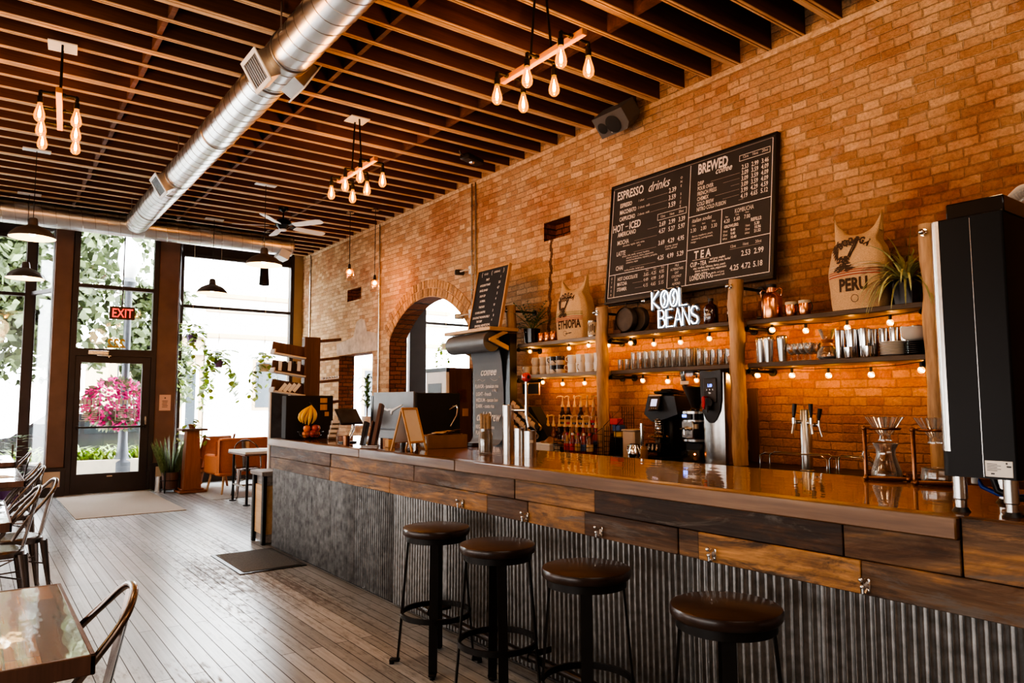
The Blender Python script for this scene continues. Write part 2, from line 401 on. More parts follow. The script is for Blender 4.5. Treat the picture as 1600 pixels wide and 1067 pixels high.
def weathered(name):
    """reclaimed boards: each board picks a tone from its tint, blotched with grey and black"""
    m, nt, out = _new(name); L = nt.links.new
    tc = N(nt, 'ShaderNodeTexCoord'); at = N(nt, 'ShaderNodeAttribute', attribute_name='tint')
    mp = N(nt, 'ShaderNodeMapping'); mp.inputs['Scale'].default_value = (1.0, 0.22, 1.0); L(tc.outputs['Object'], mp.inputs['Vector'])
    n1 = N(nt, 'ShaderNodeTexNoise', Scale=7.0, Detail=6.0, Roughness=0.7, Distortion=1.2); L(mp.outputs[0], n1.inputs['Vector'])
    n2 = N(nt, 'ShaderNodeTexNoise', Scale=60.0, Detail=3.0); 
    mq = N(nt, 'ShaderNodeMapping'); mq.inputs['Scale'].default_value = (1.0, 0.05, 1.0); L(tc.outputs['Object'], mq.inputs['Vector']); L(mq.outputs[0], n2.inputs['Vector'])
    r1 = ramp(nt, [(0.0, (0.030, 0.014, 0.007)), (0.25, (0.085, 0.036, 0.013)), (0.5, (0.15, 0.085, 0.045)), (0.75, (0.30, 0.145, 0.05)), (1.0, (0.48, 0.24, 0.085))])
    sh = N(nt, 'ShaderNodeMath', operation='MULTIPLY_ADD', use_clamp=True); L(n1.outputs['Fac'], sh.inputs[0]); sh.inputs[1].default_value = 1.9
    of = N(nt, 'ShaderNodeMath', operation='SUBTRACT'); L(at.outputs['Fac'], of.inputs[0]); of.inputs[1].default_value = 0.95; L(of.outputs[0], sh.inputs[2])
    L(sh.outputs[0], r1.inputs['Fac'])
    r2 = ramp(nt, [(0.3, (0.6,) * 3), (0.7, (1.3,) * 3)]); L(n2.outputs['Fac'], r2.inputs['Fac'])
    ml = N(nt, 'ShaderNodeMix', data_type='RGBA', blend_type='MULTIPLY'); ml.inputs[0].default_value = 1.0; L(r1.outputs['Color'], ml.inputs[6]); L(r2.outputs['Color'], ml.inputs[7])
    src = ml.outputs[2]
    for sc_, off_, lo, hi, colr in ((5.0, 3.0, 0.54, 0.63, (0.13, 0.108, 0.092)), (4.0, 11.0, 0.55, 0.64, (0.028, 0.017, 0.011))):
        mq2 = N(nt, 'ShaderNodeMapping'); mq2.inputs['Scale'].default_value = (1.0, 0.30, 1.6); mq2.inputs['Location'].default_value = (off_, off_, off_); L(tc.outputs['Object'], mq2.inputs['Vector'])
        nn = N(nt, 'ShaderNodeTexNoise', Scale=sc_, Detail=6.0, Roughness=0.75, Distortion=0.8); L(mq2.outputs[0], nn.inputs['Vector'])
        rr_ = ramp(nt, [(lo, (0, 0, 0)), (hi, (0.85,) * 3)]); L(nn.outputs['Fac'], rr_.inputs['Fac'])
        mm = N(nt, 'ShaderNodeMix', data_type='RGBA'); L(rr_.outputs['Color'], mm.inputs[0]); L(src, mm.inputs[6]); mm.inputs[7].default_value = c4(colr); src = mm.outputs[2]
    b = N(nt, 'ShaderNodeBsdfPrincipled', Roughness=0.58); b.inputs['Specular IOR Level'].default_value = 0.4; L(src, b.inputs['Base Color'])
    bp = N(nt, 'ShaderNodeBump', Strength=0.5, Distance=0.005); L(n2.outputs['Fac'], bp.inputs['Height']); L(bp.outputs['Normal'], b.inputs['Normal'])
    L(b.outputs['BSDF'], out.inputs['Surface'])
    return m

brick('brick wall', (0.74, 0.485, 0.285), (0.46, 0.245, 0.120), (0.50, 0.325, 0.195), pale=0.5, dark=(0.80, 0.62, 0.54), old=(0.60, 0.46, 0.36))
brick('arch brick', (0.52, 0.27, 0.12), (0.40, 0.19, 0.08), (0.16, 0.10, 0.06), w=0.105, h=0.21)
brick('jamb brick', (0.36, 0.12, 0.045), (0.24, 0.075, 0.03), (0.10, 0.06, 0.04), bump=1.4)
planks('floor boards', (0.41, 0.415, 0.415), (0.24, 0.238, 0.235), (0.035, 0.03, 0.027), 0.083, 2.6, 0.28, grain=0.24, gap=0.0026, bump=0.25, wear=(1.2, 1.22, 1.25))
planks('bar top boards', (0.22, 0.085, 0.028), (0.13, 0.048, 0.016), (0.03, 0.012, 0.006), 0.145, 3.1, 0.45, coat=1.0, grain=0.35, bump=0.0, gap=0.0015, crough=0.03)
weathered('reclaimed board')
wood('edge board', [(0.070, 0.032, 0.013), (0.15, 0.072, 0.029), (0.23, 0.125, 0.058)], axis=1, rough=0.36, coat=0.2, tint=0.15)
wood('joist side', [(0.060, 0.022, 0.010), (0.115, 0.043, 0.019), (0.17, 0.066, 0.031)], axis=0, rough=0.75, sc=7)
wood('joist underside', [(0.40, 0.24, 0.13), (0.62, 0.41, 0.24), (0.80, 0.58, 0.37)], axis=0, rough=0.8, sc=16)  # lath-marked paler wood, raised further to stand in for floor bounce
wood('deck wood', [(0.05, 0.016, 0.007), (0.10, 0.032, 0.013)], axis=1, rough=0.8)
wood('log wood', [(0.27, 0.15, 0.070), (0.42, 0.255, 0.13), (0.54, 0.35, 0.19)], axis=2, rough=0.6, sc=14, stretch=0.1)
wood('seat wood', [(0.012, 0.006, 0.004), (0.028, 0.012, 0.007), (0.045, 0.020, 0.011)], axis=1, rough=0.34, sc=10, coat=0.2)
wood('shelf board', [(0.10, 0.09, 0.085), (0.22, 0.20, 0.19), (0.34, 0.31, 0.29)], axis=1, rough=0.7, sc=16)
wood('shelf board dark', [(0.035, 0.022, 0.015), (0.075, 0.048, 0.032), (0.12, 0.085, 0.06)], axis=1, rough=0.6, sc=16)
wood('pale pine', [(0.50, 0.31, 0.15), (0.66, 0.44, 0.24)], axis=1, rough=0.55, sc=14)
wood('oak frame', [(0.45, 0.24, 0.095), (0.62, 0.36, 0.16)], axis=2, rough=0.5, sc=18)
wood('walnut', [(0.07, 0.034, 0.022), (0.12, 0.058, 0.038), (0.16, 0.08, 0.052)], axis=2, rough=0.5)
wood('teak', [(0.22, 0.075, 0.03), (0.36, 0.14, 0.06)], axis=2, rough=0.45)
wood('lamp beam wood', [(0.38, 0.16, 0.05), (0.55, 0.27, 0.10)], axis=1, rough=0.5)
planks('table boards', (0.42, 0.22, 0.10), (0.09, 0.055, 0.04), (0.02, 0.012, 0.008), 0.085, 0.42, 0.25, coat=1.0, grain=0.5, bump=0.0, gap=0.002, crough=0.04)
pbr('black steel', (0.018, 0.016, 0.015), 0.42, 0.6, var=0.2)
pbr('dark steel', (0.055, 0.045, 0.04), 0.35, 0.85, var=0.2)
pbr('gunmetal', (0.20, 0.165, 0.15), 0.26, 1.0, var=0.25, sc=8)
pbr('bronze frame', (0.19, 0.11, 0.082), 0.45, 0.25, var=0.15, sc=4)
pbr('dark frame', (0.055, 0.040, 0.037), 0.45, 0.2, var=0.12, sc=4)
pbr('chrome', (0.80, 0.78, 0.76), 0.10, 1.0, var=0.0)
pbr('brushed steel', (0.58, 0.56, 0.54), 0.27, 1.0, var=0.08, sc=30)
pbr('duct steel', (0.70, 0.68, 0.66), 0.30, 1.0, var=0.10, sc=6)
pbr('duct fitting', (0.42, 0.37, 0.33), 0.4, 1.0, var=0.10, sc=6)
pbr('galvanised', (0.26, 0.255, 0.25), 0.32, 1.0, var=0.34, sc=26, bump=0.0)
pbr('galvanised dull', (0.150, 0.148, 0.146), 0.36, 1.0, var=0.45, sc=18, bump=0.0)
pbr('copper', (0.83, 0.36, 0.16), 0.22, 1.0, var=0.12, sc=20)
pbr('copper pipe', (0.26, 0.115, 0.06), 0.3, 1.0, var=0.25, sc=40)
pbr('black gloss', (0.006, 0.006, 0.007), 0.16, 0.0, var=0.0, coat=0.3)
pbr('black plastic', (0.014, 0.013, 0.013), 0.4, var=0.1)
pbr('black matte', (0.012, 0.011, 0.011), 0.75, var=0.1)
pbr('brewer skin', (0.008, 0.007, 0.007), 0.42, 0.0, var=0.0)
M_['brewer skin'].node_tree.nodes['Principled BSDF'].inputs['Specular IOR Level'].default_value = 0.22
pbr('chalkboard', (0.032, 0.028, 0.026), 0.7, var=0.18, sc=6)
pbr('chalk', (0.80, 0.72, 0.66), 0.9, var=0.12, sc=60)
pbr('chalk dim', (0.42, 0.36, 0.33), 0.9, var=0.12, sc=60)
pbr('grey paper', (0.125, 0.122, 0.125), 0.6, var=0.08, sc=5)
pbr('paper roll', (0.10, 0.098, 0.10), 0.45, var=0.06)
pbr('white paint', (0.78, 0.77, 0.75), 0.5, var=0.04)
pbr('cream panel', (0.55, 0.42, 0.30), 0.6, var=0.05)
pbr('plaster', (0.60, 0.55, 0.50), 0.85, var=0.08, sc=3)
pbr('warm plaster', (0.42, 0.30, 0.21), 0.85, var=0.1, sc=3)
pbr('stoneware', (0.58, 0.47, 0.35), 0.35, var=0.1, sc=20, coat=0.3)
pbr('white china', (0.70, 0.64, 0.56), 0.25, var=0.03, coat=0.4)
pbr('dark glaze', (0.030, 0.022, 0.020), 0.2, var=0.1, coat=0.5)
pbr('burlap', (0.60, 0.41, 0.235), 0.95, var=0.25, sc=160, bump=0.5)
pbr('ink brown', (0.075, 0.045, 0.028), 0.95, var=0.1)
pbr('ink red', (0.38, 0.06, 0.045), 0.95, var=0.1)
pbr('ink green', (0.12, 0.16, 0.05), 0.95, var=0.1)
pbr('mat tan', (0.34, 0.27, 0.215), 0.95, var=0.15, sc=90, bump=0.4)
pbr('mat grey', (0.115, 0.110, 0.105), 0.95, var=0.2, sc=60, bump=0.6)
pbr('rug grey', (0.40, 0.37, 0.34), 0.95, var=0.15, sc=50, bump=0.3)
pbr('tan leather', (0.45, 0.185, 0.08), 0.42, var=0.15)
pbr('orange fabric', (0.50, 0.150, 0.035), 0.85, var=0.12, sc=60, bump=0.2)
pbr('leaf green', (0.085, 0.15, 0.028), 0.45, var=0.25, sc=8, tint=0.5)
pbr('leaf bright', (0.30, 0.42, 0.05), 0.45, var=0.25, sc=8, tint=0.5)
pbr('leaf dark', (0.055, 0.10, 0.028), 0.45, var=0.25, sc=8, tint=0.5)
pbr('leaf variegated', (0.42, 0.43, 0.19), 0.5, var=0.35, sc=30, tint=0.5)
pbr('snake leaf', (0.17, 0.23, 0.11), 0.45, var=0.45, sc=24, tint=0.4)
pbr('tree leaf', (0.115, 0.145, 0.060), 0.6, var=0.3, sc=3, tint=0.6)
pbr('petal pink', (0.62, 0.015, 0.22), 0.7, var=0.2, tint=0.4)
pbr('bark', (0.12, 0.08, 0.055), 0.9, var=0.3, sc=10, bump=0.5)
pbr('soil', (0.03, 0.02, 0.014), 0.95, var=0.3)
pbr('terracotta', (0.36, 0.13, 0.06), 0.8, var=0.1)
pbr('cream cord', (0.68, 0.55, 0.40), 0.9, var=0.1)
pbr('purple pot', (0.16, 0.07, 0.22), 0.4, var=0.1)
pbr('red ball', (0.60, 0.030, 0.012), 0.15, var=0.05, coat=0.6)
pbr('red plastic', (0.45, 0.02, 0.02), 0.35, var=0.05)
pbr('blue hose', (0.012, 0.07, 0.45), 0.35, var=0.05)
pbr('white plastic', (0.74, 0.70, 0.64), 0.35, var=0.05)
pbr('cloudy plastic', (0.55, 0.44, 0.34), 0.3, var=0.06)
pbr('pump cream', (0.72, 0.52, 0.33), 0.4, var=0.1)
pbr('amber syrup', (0.20, 0.055, 0.012), 0.1, var=0.1, coat=0.6)
pbr('dark syrup', (0.040, 0.012, 0.006), 0.1, var=0.1, coat=0.6)
pbr('gold syrup', (0.42, 0.20, 0.03), 0.12, var=0.1, coat=0.6)
pbr('red syrup', (0.28, 0.012, 0.008), 0.1, var=0.1, coat=0.6)
pbr('label yellow', (0.62, 0.38, 0.06), 0.6, var=0.15)
pbr('label red', (0.55, 0.03, 0.02), 0.5, var=0.1)
pbr('label cream', (0.62, 0.50, 0.36), 0.6, var=0.12)
pbr('label blue', (0.05, 0.10, 0.28), 0.6, var=0.1)
pbr('coffee beans', (0.030, 0.013, 0.007), 0.45, var=0.4, sc=120, bump=0.8)
pbr('straw wood', (0.50, 0.34, 0.19), 0.7, var=0.25, sc=60, tint=0.35)
pbr('kraft brown', (0.22, 0.115, 0.05), 0.8, var=0.15)
pbr('banana', (0.72, 0.42, 0.035), 0.45, var=0.12, sc=14)
pbr('banana tip', (0.10, 0.06, 0.02), 0.6, var=0.1)
pbr('orange peel', (0.72, 0.20, 0.02), 0.45, var=0.1, sc=60, bump=0.2)
pbr('apple red', (0.45, 0.06, 0.02), 0.35, var=0.3, sc=9)
pbr('brown glass', (0.045, 0.012, 0.006), 0.06, var=0.0, coat=0.8)
pbr('cow cup', (0.50, 0.36, 0.26), 0.55, var=0.0)
pbr('slate glass', (0.06, 0.07, 0.085), 0.25, var=0.5, sc=5)
pbr('asphalt', (0.42, 0.41, 0.40), 0.9, var=0.1, sc=4)
pbr('sidewalk', (0.72, 0.70, 0.67), 0.9, var=0.08, sc=3)
pbr('planter stone', (0.78, 0.68, 0.52), 0.9, var=0.1, sc=6)
pbr('car paint', (0.07, 0.07, 0.08), 0.25, 0.5, var=0.0, coat=0.8)
pbr('tyre rubber', (0.02, 0.02, 0.02), 0.8, var=0.1)
pbr('pale render', (0.86, 0.84, 0.81), 0.9, var=0.05, sc=2)
pbr('tan render', (0.42, 0.29, 0.17), 0.9, var=0.1, sc=3)
pbr('far window', (0.035, 0.042, 0.048), 0.3, var=0.1)
pbr('post grey', (0.09, 0.095, 0.105), 0.5, 0.3, var=0.08)
pbr('exit red', (0.75, 0.02, 0.015), 0.4, var=0.0, emit=(1.0, 0.03, 0.02), es=0.9)
pbr('exit case', (0.11, 0.045, 0.020), 0.5, var=0.1)
pbr('speaker grey', (0.10, 0.095, 0.095), 0.7, var=0.1, sc=200)
pbr('dome enamel', (0.10, 0.078, 0.068), 0.35, var=0.1, coat=0.4)
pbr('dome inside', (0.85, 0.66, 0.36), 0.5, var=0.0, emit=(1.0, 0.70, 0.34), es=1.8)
pbr('white bulb', (0.9, 0.88, 0.82), 0.4, var=0.0, emit=(1.0, 0.93, 0.80), es=7.0)
pbr('screen blue', (0.05, 0.08, 0.4), 0.2, var=0.0, emit=(0.12, 0.22, 1.0), es=2.5)
pbr('screen lilac', (0.3, 0.3, 0.45), 0.2, var=0.0, emit=(0.55, 0.52, 0.72), es=0.7)
pbr('led orange', (0.8, 0.2, 0.02), 0.3, var=0.0, emit=(1.0, 0.22, 0.02), es=6.0)
emis('filament', (1.0, 0.78, 0.45), 16.0)
emis('string filament', (1.0, 0.60, 0.20), 34.0)
emis('neon white', (0.86, 0.92, 1.0), 3.6)
pbr('neon backing', (0.020, 0.026, 0.034), 0.15, var=0.0, coat=0.5)
thin_glass('window glass', (0.97, 0.985, 0.98), refl=0.25, base=0.015)
thin_glass('clear glass', (0.93, 0.92, 0.90), refl=1.3, base=0.07, edge=0.55)
thin_glass('amber glass', (1.0, 0.55, 0.12), refl=0.6, base=0.05, edge=0.0, glow=(1.0, 0.40, 0.02), gs=0.32)
thin_glass('globe glass', (1.0, 0.80, 0.50), refl=0.7, base=0.04, glow=(1.0, 0.50, 0.10), gs=0.5)
thin_glass('smoke plastic', (0.92, 0.86, 0.80), refl=0.9, base=0.05, edge=0.12)
# ================================================================== the room
WX = 5.30          # brick wall face
ZC = 4.42          # underside of the joists
ZD = 4.70          # underside of the floor deck above
YF = 14.30         # street windows
YD = 13.50         # recessed door line
XL, YB = -3.6, -3.2
# ---- floor
struct('floor', G().box(XL, WX + 0.3, YB, YF + 0.1, -0.12, 0.0), 'floor boards')
# ---- brick wall with the arched doorway, a window opening and two pockets
ARCH_L, ARCH_R, SPR, APEX = 10.38, 8.06, 2.45, 3.0
cs = 0.5 * (ARCH_L + ARCH_R); hw = 0.5 * (ARCH_L - ARCH_R); rise = APEX - SPR
RA = (hw * hw + rise * rise) / (2 * rise); ZA = APEX - RA
def arch_z(y): return ZA + math.sqrt(max(0, RA * RA - (y - cs) ** 2))
WIN_L, WIN_R, WIN_B, WIN_T = 12.36, 10.99, 1.05, 2.30
holes = [(6.46, 5.99, 3.33, 3.55), (12.03, 11.46, 3.25, 3.46)]
ys = {YB, YF, ARCH_L, ARCH_R, WIN_L, WIN_R}
for a, b, _, _ in holes: ys |= {a, b}
NA = 28
for i in range(NA + 1): ys.add(ARCH_R + (ARCH_L - ARCH_R) * i / NA)
ys = sorted(ys)
g = G(); WT = 0.30
for y0, y1 in zip(ys[:-1], ys[1:]):
    ym = 0.5 * (y0 + y1); segs = []
    if ARCH_R < ym < ARCH_L: segs = [(arch_z(y0), arch_z(y1), ZD, ZD)]
    elif WIN_R < ym < WIN_L: segs = [(0, 0, WIN_B, WIN_B), (WIN_T, WIN_T, ZD, ZD)]
    else: segs = [(0, 0, ZD, ZD)]
    for a, b, zl, zh in holes:
        if b < ym < a:
            n2 = []
            for s in segs:
                if s[0] < zl and s[2] > zh: n2 += [(s[0], s[1], zl, zl), (zh, zh, s[2], s[3])]
                else: n2.append(s)
            segs = n2
    for l0, l1, h0, h1 in segs:
        g.quad((WX, y0, l0), (WX, y1, l1), (WX, y1, h1), (WX, y0, h0))
        g.quad((WX + WT, y0, l0), (WX + WT, y1, l1), (WX + WT, y1, h1), (WX + WT, y0, h0))
for a, b, zl, zh in holes:      # pockets are closed 0.16 m in
    d = WX + 0.18
    g.quad((d, b, zl), (d, a, zl), (d, a, zh), (d, b, zh), mi=1)
    for q in ([(b, zl), (a, zl)], [(a, zl), (a, zh)], [(a, zh), (b, zh)], [(b, zh), (b, zl)]):
        (p0, z0), (p1, z1) = q
        g.quad((WX, p0, z0), (WX, p1, z1), (d, p1, z1), (d, p0, z0), mi=1)
# jambs of arch and window
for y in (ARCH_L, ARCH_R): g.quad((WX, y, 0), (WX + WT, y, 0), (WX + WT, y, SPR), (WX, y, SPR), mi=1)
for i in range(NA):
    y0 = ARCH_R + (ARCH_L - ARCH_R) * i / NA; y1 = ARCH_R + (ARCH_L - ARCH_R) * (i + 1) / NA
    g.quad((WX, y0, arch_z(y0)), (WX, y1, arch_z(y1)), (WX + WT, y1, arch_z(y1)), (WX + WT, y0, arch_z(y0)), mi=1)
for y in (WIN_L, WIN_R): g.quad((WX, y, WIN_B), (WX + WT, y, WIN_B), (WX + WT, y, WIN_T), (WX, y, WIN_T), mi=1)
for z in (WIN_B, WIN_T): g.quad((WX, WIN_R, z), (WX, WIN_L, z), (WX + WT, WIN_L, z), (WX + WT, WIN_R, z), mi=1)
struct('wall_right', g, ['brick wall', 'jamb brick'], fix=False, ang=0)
# soldier bricks round the arch: two rings
g = G()
for ring in range(2):
    r0 = RA + 0.012 + ring * 0.125; r1 = r0 + 0.113
    a0 = math.atan2(SPR - ZA, hw) - (0.02 if ring == 0 else -0.03)
    arc = (PI - 2 * a0) * r0; n = int(arc / 0.074)
    for i in range(n):
        p = a0 + (PI - 2 * a0) * (i + 0.07) / n; q = a0 + (PI - 2 * a0) * (i + 0.93) / n
        d = random.uniform(0.004, 0.013); j = random.uniform(-0.004, 0.004)
        pl = [(cs + math.cos(p) * (r0 + j), ZA + math.sin(p) * (r0 + j)), (cs + math.cos(q) * (r0 + j), ZA + math.sin(q) * (r0 + j)),
              (cs + math.cos(q) * (r1 + j), ZA + math.sin(q) * (r1 + j)), (cs + math.cos(p) * (r1 + j), ZA + math.sin(p) * (r1 + j))]
        g.prism(pl, WX - d, WX + 0.02, axis='x', t=random.random())
pbr('arch soldier', (0.47, 0.25, 0.11), 0.85, var=0.35, sc=30, bump=0.6, tint=0.3)
struct('trim_1', g, 'arch soldier', ang=0)
# pale plaster lintel above the window opening, ragged
g = G()
pl = [(10.75, 2.31), (12.45, 2.31), (12.47, 2.52), (12.1, 2.56), (11.75, 2.60), (11.62, 2.86), (11.42, 2.90), (11.28, 2.84), (11.2, 2.66), (10.72, 2.58)]
g.prism(pl, WX - 0.006, WX + 0.01, axis='x')
pbr('limewash', (0.52, 0.37, 0.27), 0.9, var=0.3, sc=9, bump=0.4)
struct('trim_2', g, 'limewash', ang=0)
# rusty stain run (old chimney pocket edge) on the brick
g = G()
for i in range(40):
    z = 2.25 + i * 0.027
    w = 0.018 + 0.012 * random.random(); y = 6.38 + 0.012 * math.sin(i * 0.9) - i * 0.0015
    g.box(WX - 0.006, WX + 0.01, y - w, y + w, z, z + 0.029, b=0.004)
pbr('old chase', (0.13, 0.065, 0.035), 0.95, var=0.4, sc=40, bump=0.5)
struct('trim_3', g, 'old chase', ang=0)
# other walls
struct('wall_left', G().box(XL - 0.12, XL, YB, YF, 0, ZD), 'warm plaster')
struct('wall_back', G().box(XL - 0.12, WX + 0.3, YB - 0.12, YB, 0, ZD), 'warm plaster')
# ---- ceiling deck, joists, blocking
struct('ceiling', G().box(XL - 0.12, WX + 0.3, YB - 0.12, YF + 0.3, ZD, ZD + 0.1), 'deck wood')
g = G()
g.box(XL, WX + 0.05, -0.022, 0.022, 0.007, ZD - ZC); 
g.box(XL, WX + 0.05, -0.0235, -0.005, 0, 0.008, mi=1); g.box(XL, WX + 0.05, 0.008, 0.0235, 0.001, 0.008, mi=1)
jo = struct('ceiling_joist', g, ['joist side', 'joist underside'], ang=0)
jy = 2.79; pitch = 0.312; first = True; n0 = -18
for k in range(n0, 37):
    y = jy + k * pitch
    if y > YF - 0.05 or y < YB + 0.05: continue
    j = jo if first else jo.copy()
    if not first: COL.objects.link(j)
    first = False
    j.location = (0, y, ZC + random.uniform(-0.004, 0.004))
g = G(); g2 = G()
for k in range(n0, 37, 3):           # doubled joists carry a lath strip, as some do in the room
    y = jy + k * pitch
    if YB + 0.1 < y < YF - 0.1: g2.box(XL, WX, y + 0.026, y + 0.062, ZC + 0.004, ZC + 0.03)
struct('ceiling_lath', g2, 'joist underside', ang=0)
for k in range(n0, 36):
    y = jy + k * pitch
    if y < YB + 0.1 or y > YF - 0.4: continue
    for x in (-1.82, -0.37, 1.08, 2.53, 3.98):
        s = 0.02 * (k % 2) - 0.01
        g.box(x + s - 0.02, x + s + 0.02, y + 0.024, y + pitch - 0.024, ZC + 0.012, ZD - 0.02)
struct('ceiling_blocking', g, 'joist side', ang=0)
# ledger strip where the joists meet the brick
struct('trim_4', G().box(WX - 0.012, WX + 0.005, YB, YF, ZC - 0.05, ZC - 0.0), 'joist underside', ang=0)

# ---- street front -------------------------------------------------------------
def frame_bar(g, x0, x1, y, z0, z1, d=0.06, b=0.006): g.box(x0, x1, y - d, y + d, z0, z1, b)
# columns either side of the recessed door
for nm, x0, x1 in (('trim_5', 0.95, 1.20), ('trim_6', 2.47, 2.80)):
    g = G().box(x0, x1, YD - 0.02, YD + 0.22, 0, ZC + 0.1, 0.008)
    o = struct(nm, g, 'bronze frame')
    g = G(); a, b_ = (x0 - 0.12, x1 + 0.02) if nm == 'trim_5' else (x0 - 0.04, x1 + 0.03)
    g.box(a, b_, YD - 0.06, YD + 0.2, 0, 0.45, 0.006)
    struct('plinth', g, 'dark frame', o)
    struct('plinth_panel', G().box(a + 0.09, b_ - 0.07, YD - 0.066, YD - 0.05, 0.15, 0.39, 0.004), 'cream panel', o)
# door frame with transoms
g = G()
g.box(1.20, 1.29, YD - 0.05, YD + 0.08, 0, ZC, 0.005); g.box(2.39, 2.47, YD - 0.05, YD + 0.08, 0, ZC, 0.005)
for z0, z1 in ((2.23, 2.35), (3.345, 3.405), (4.34, 4.46)): g.box(1.28, 2.40, YD - 0.05, YD + 0.08, z0, z1, 0.004)
do = struct('door_1', g, 'dark frame')
struct('pane', G().box(1.28, 2.40, YD + 0.01, YD + 0.02, 2.34, 3.36), 'window glass', do, ang=0)
struct('pane', G().box(1.28, 2.40, YD + 0.01, YD + 0.02, 3.40, 4.36), 'window glass', do, ang=0)
g = G()
g.box(1.29, 1.375, YD - 0.03, YD + 0.03, 0.02, 2.23, 0.004); g.box(2.265, 2.39, YD - 0.03, YD + 0.03, 0.02, 2.23, 0.004)
g.box(1.37, 2.27, YD - 0.03, YD + 0.03, 2.12, 2.23, 0.003); g.box(1.37, 2.27, YD - 0.03, YD + 0.03, 0.02, 0.325, 0.003)
struct('door_leaf', g, 'dark frame', do)
struct('pane', G().box(1.37, 2.27, YD - 0.004, YD + 0.004, 0.32, 2.13), 'window glass', do, ang=0)
g = G(); g.cyl((1.35, YD - 0.07, 1.07), (2.33, YD - 0.07, 1.07), 0.017, n=10); g.box(1.33, 1.37, YD - 0.09, YD - 0.02, 1.045, 1.095, 0.004); g.box(2.31, 2.35, YD - 0.09, YD - 0.02, 1.045, 1.095, 0.004)
struct('push_bar', g, 'dark steel', do)
g = G(); g.box(2.325, 2.355, YD - 0.045, YD - 0.03, 1.10, 1.24, 0.004); g.cyl((2.34, YD - 0.07, 1.16), (2.34, YD - 0.03, 1.16), 0.012, n=10)
struct('door_lock', g, 'brushed steel', do)
g = G(); g.box(1.45, 1.75, YD - 0.10, YD - 0.03, 2.245, 2.315, 0.008); g.box(1.58, 1.78, YD - 0.12, YD - 0.10, 2.225, 2.24, 0.003); g.box(1.74, 1.76, YD - 0.11, YD - 0.03, 2.20, 2.235, 0.003)
struct('door_closer', g, 'brushed steel', do)
struct('kick_tag', G().box(1.80, 1.88, YD - 0.036, YD - 0.03, 0.265, 0.285, 0.002), 'cream cord', do)
struct('threshold', G().box(1.20, 2.47, YD - 0.12, YD + 0.1, 0, 0.02, 0.004), 'brushed steel', do)
# writing on the door glass: house number above (seen from inside, so mirrored) and the hours stickers below
g = G()
vs, fs = text_geo('222', 0.20, 0.9, 0.12, 0.006, 'CENTER'); g.add([(1.87 - a, YD + 0.0, 2.385 + b) for a, b in vs], fs)
struct('house_number', g, 'label yellow', do, ang=0, fix=False)
for cx in (1.53, 2.05):
    g = G()
    for x0, x1, z0, z1 in ((cx - 0.16, cx + 0.14, 1.40, 1.408), (cx - 0.16, cx + 0.14, 1.175, 1.183), (cx - 0.16, cx - 0.15, 1.175, 1.405), (cx + 0.13, cx + 0.14, 1.175, 1.405)): g.box(x0, x1, YD - 0.012, YD - 0.008, z0, z1)
    for r in range(6): g.box(cx - 0.12, cx - 0.12 + 0.09 + 0.02 * (r % 2), YD - 0.012, YD - 0.008, 1.21 + r * 0.03, 1.222 + r * 0.03); g.box(cx + 0.02, cx + 0.10, YD - 0.012, YD - 0.008, 1.21 + r * 0.03, 1.222 + r * 0.03)
    for k, x in enumerate((-0.14, -0.08, -0.02, 0.04, 0.10)): g.box(cx + x - 0.02, cx + x + 0.02, YD - 0.012, YD - 0.008, 1.44, 1.52 + 0.02 * (k % 2))
    struct('hours_sticker', g, 'white plastic', do, ang=0)
# canted glass and the two street windows
def canted(nm, xa, ya, xb, yb):
    d = Vector((xb - xa, yb - ya, 0)); L_ = d.length; ang = math.atan2(d.y, d.x); M = T((xa, ya, 0)) @ RZ(ang)
    g = G()
    g.box(0, 0.05, -0.04, 0.04, 0.42, ZC, 0.004, M); g.box(L_ - 0.05, L_ + 0.02, -0.04, 0.04, 0, ZC, 0.004, M)
    for z0, z1 in ((0.40, 0.47), (3.25, 3.31), (4.25, ZC)): g.box(0, L_, -0.035, 0.035, z0, z1, 0.003, M)
    g.box(0, L_, -0.05, 0.05, 0, 0.42, 0.003, M)
    o = struct(nm, g, 'dark frame')
    struct('pane', G().box(0.02, L_ - 0.02, -0.004, 0.004, 0.45, 4.27, 0, M), 'window glass', o, ang=0)
canted('window_1', 0.98, YD + 0.1, 0.70, YF)
canted('window_2', 2.80, YD + 0.1, 2.99, YF)
def street_window(nm, x0, x1, muls, y=YF, wl=0.05, wr=0.05, zt=4.19, zr=3.255, zs=0.46):
    g = G()
    g.box(x0 - wl, x0 + 0.02, y - 0.06, y + 0.06, 0, ZC, 0.004); g.box(x1 - 0.02, x1 + wr, y - 0.06, y + 0.06, 0, ZC, 0.004)
    for m in muls: g.box(m - 0.03, m + 0.03, y - 0.05, y + 0.05, zs, zt, 0.004)
    for z0, z1 in ((zs - 0.06, zs), (zr - 0.025, zr + 0.03), (zt, zt + 0.07)): g.box(x0, x1, y - 0.05, y + 0.05, z0, z1, 0.004)
    o = struct(nm, g, 'dark frame')
    struct('pane', G().box(x0, x1, y - 0.004, y + 0.004, zs, zt), 'window glass', o, ang=0)
    struct('header_panel', G().box(x0 - wl, x1 + wr, y - 0.03, y + 0.04, zt + 0.06, ZD), 'dark frame', o, ang=0)
    struct('knee_wall', G().box(x0 - wl, x1 + wr, y - 0.05, y + 0.08, 0, zs - 0.05), 'dark frame', o, ang=0)
    return o
street_window('window_3', XL + 0.06, 0.62, [-2.2, -0.75], wr=0.14)
street_window('window_4', 3.02, 5.07, [], wl=0.03, wr=0.05)
# brick pier between the window and the right wall
struct('trim_7', G().box(5.12, WX, YF - 0.05, YF + 0.3, 0, ZD), 'tan render', ang=0)
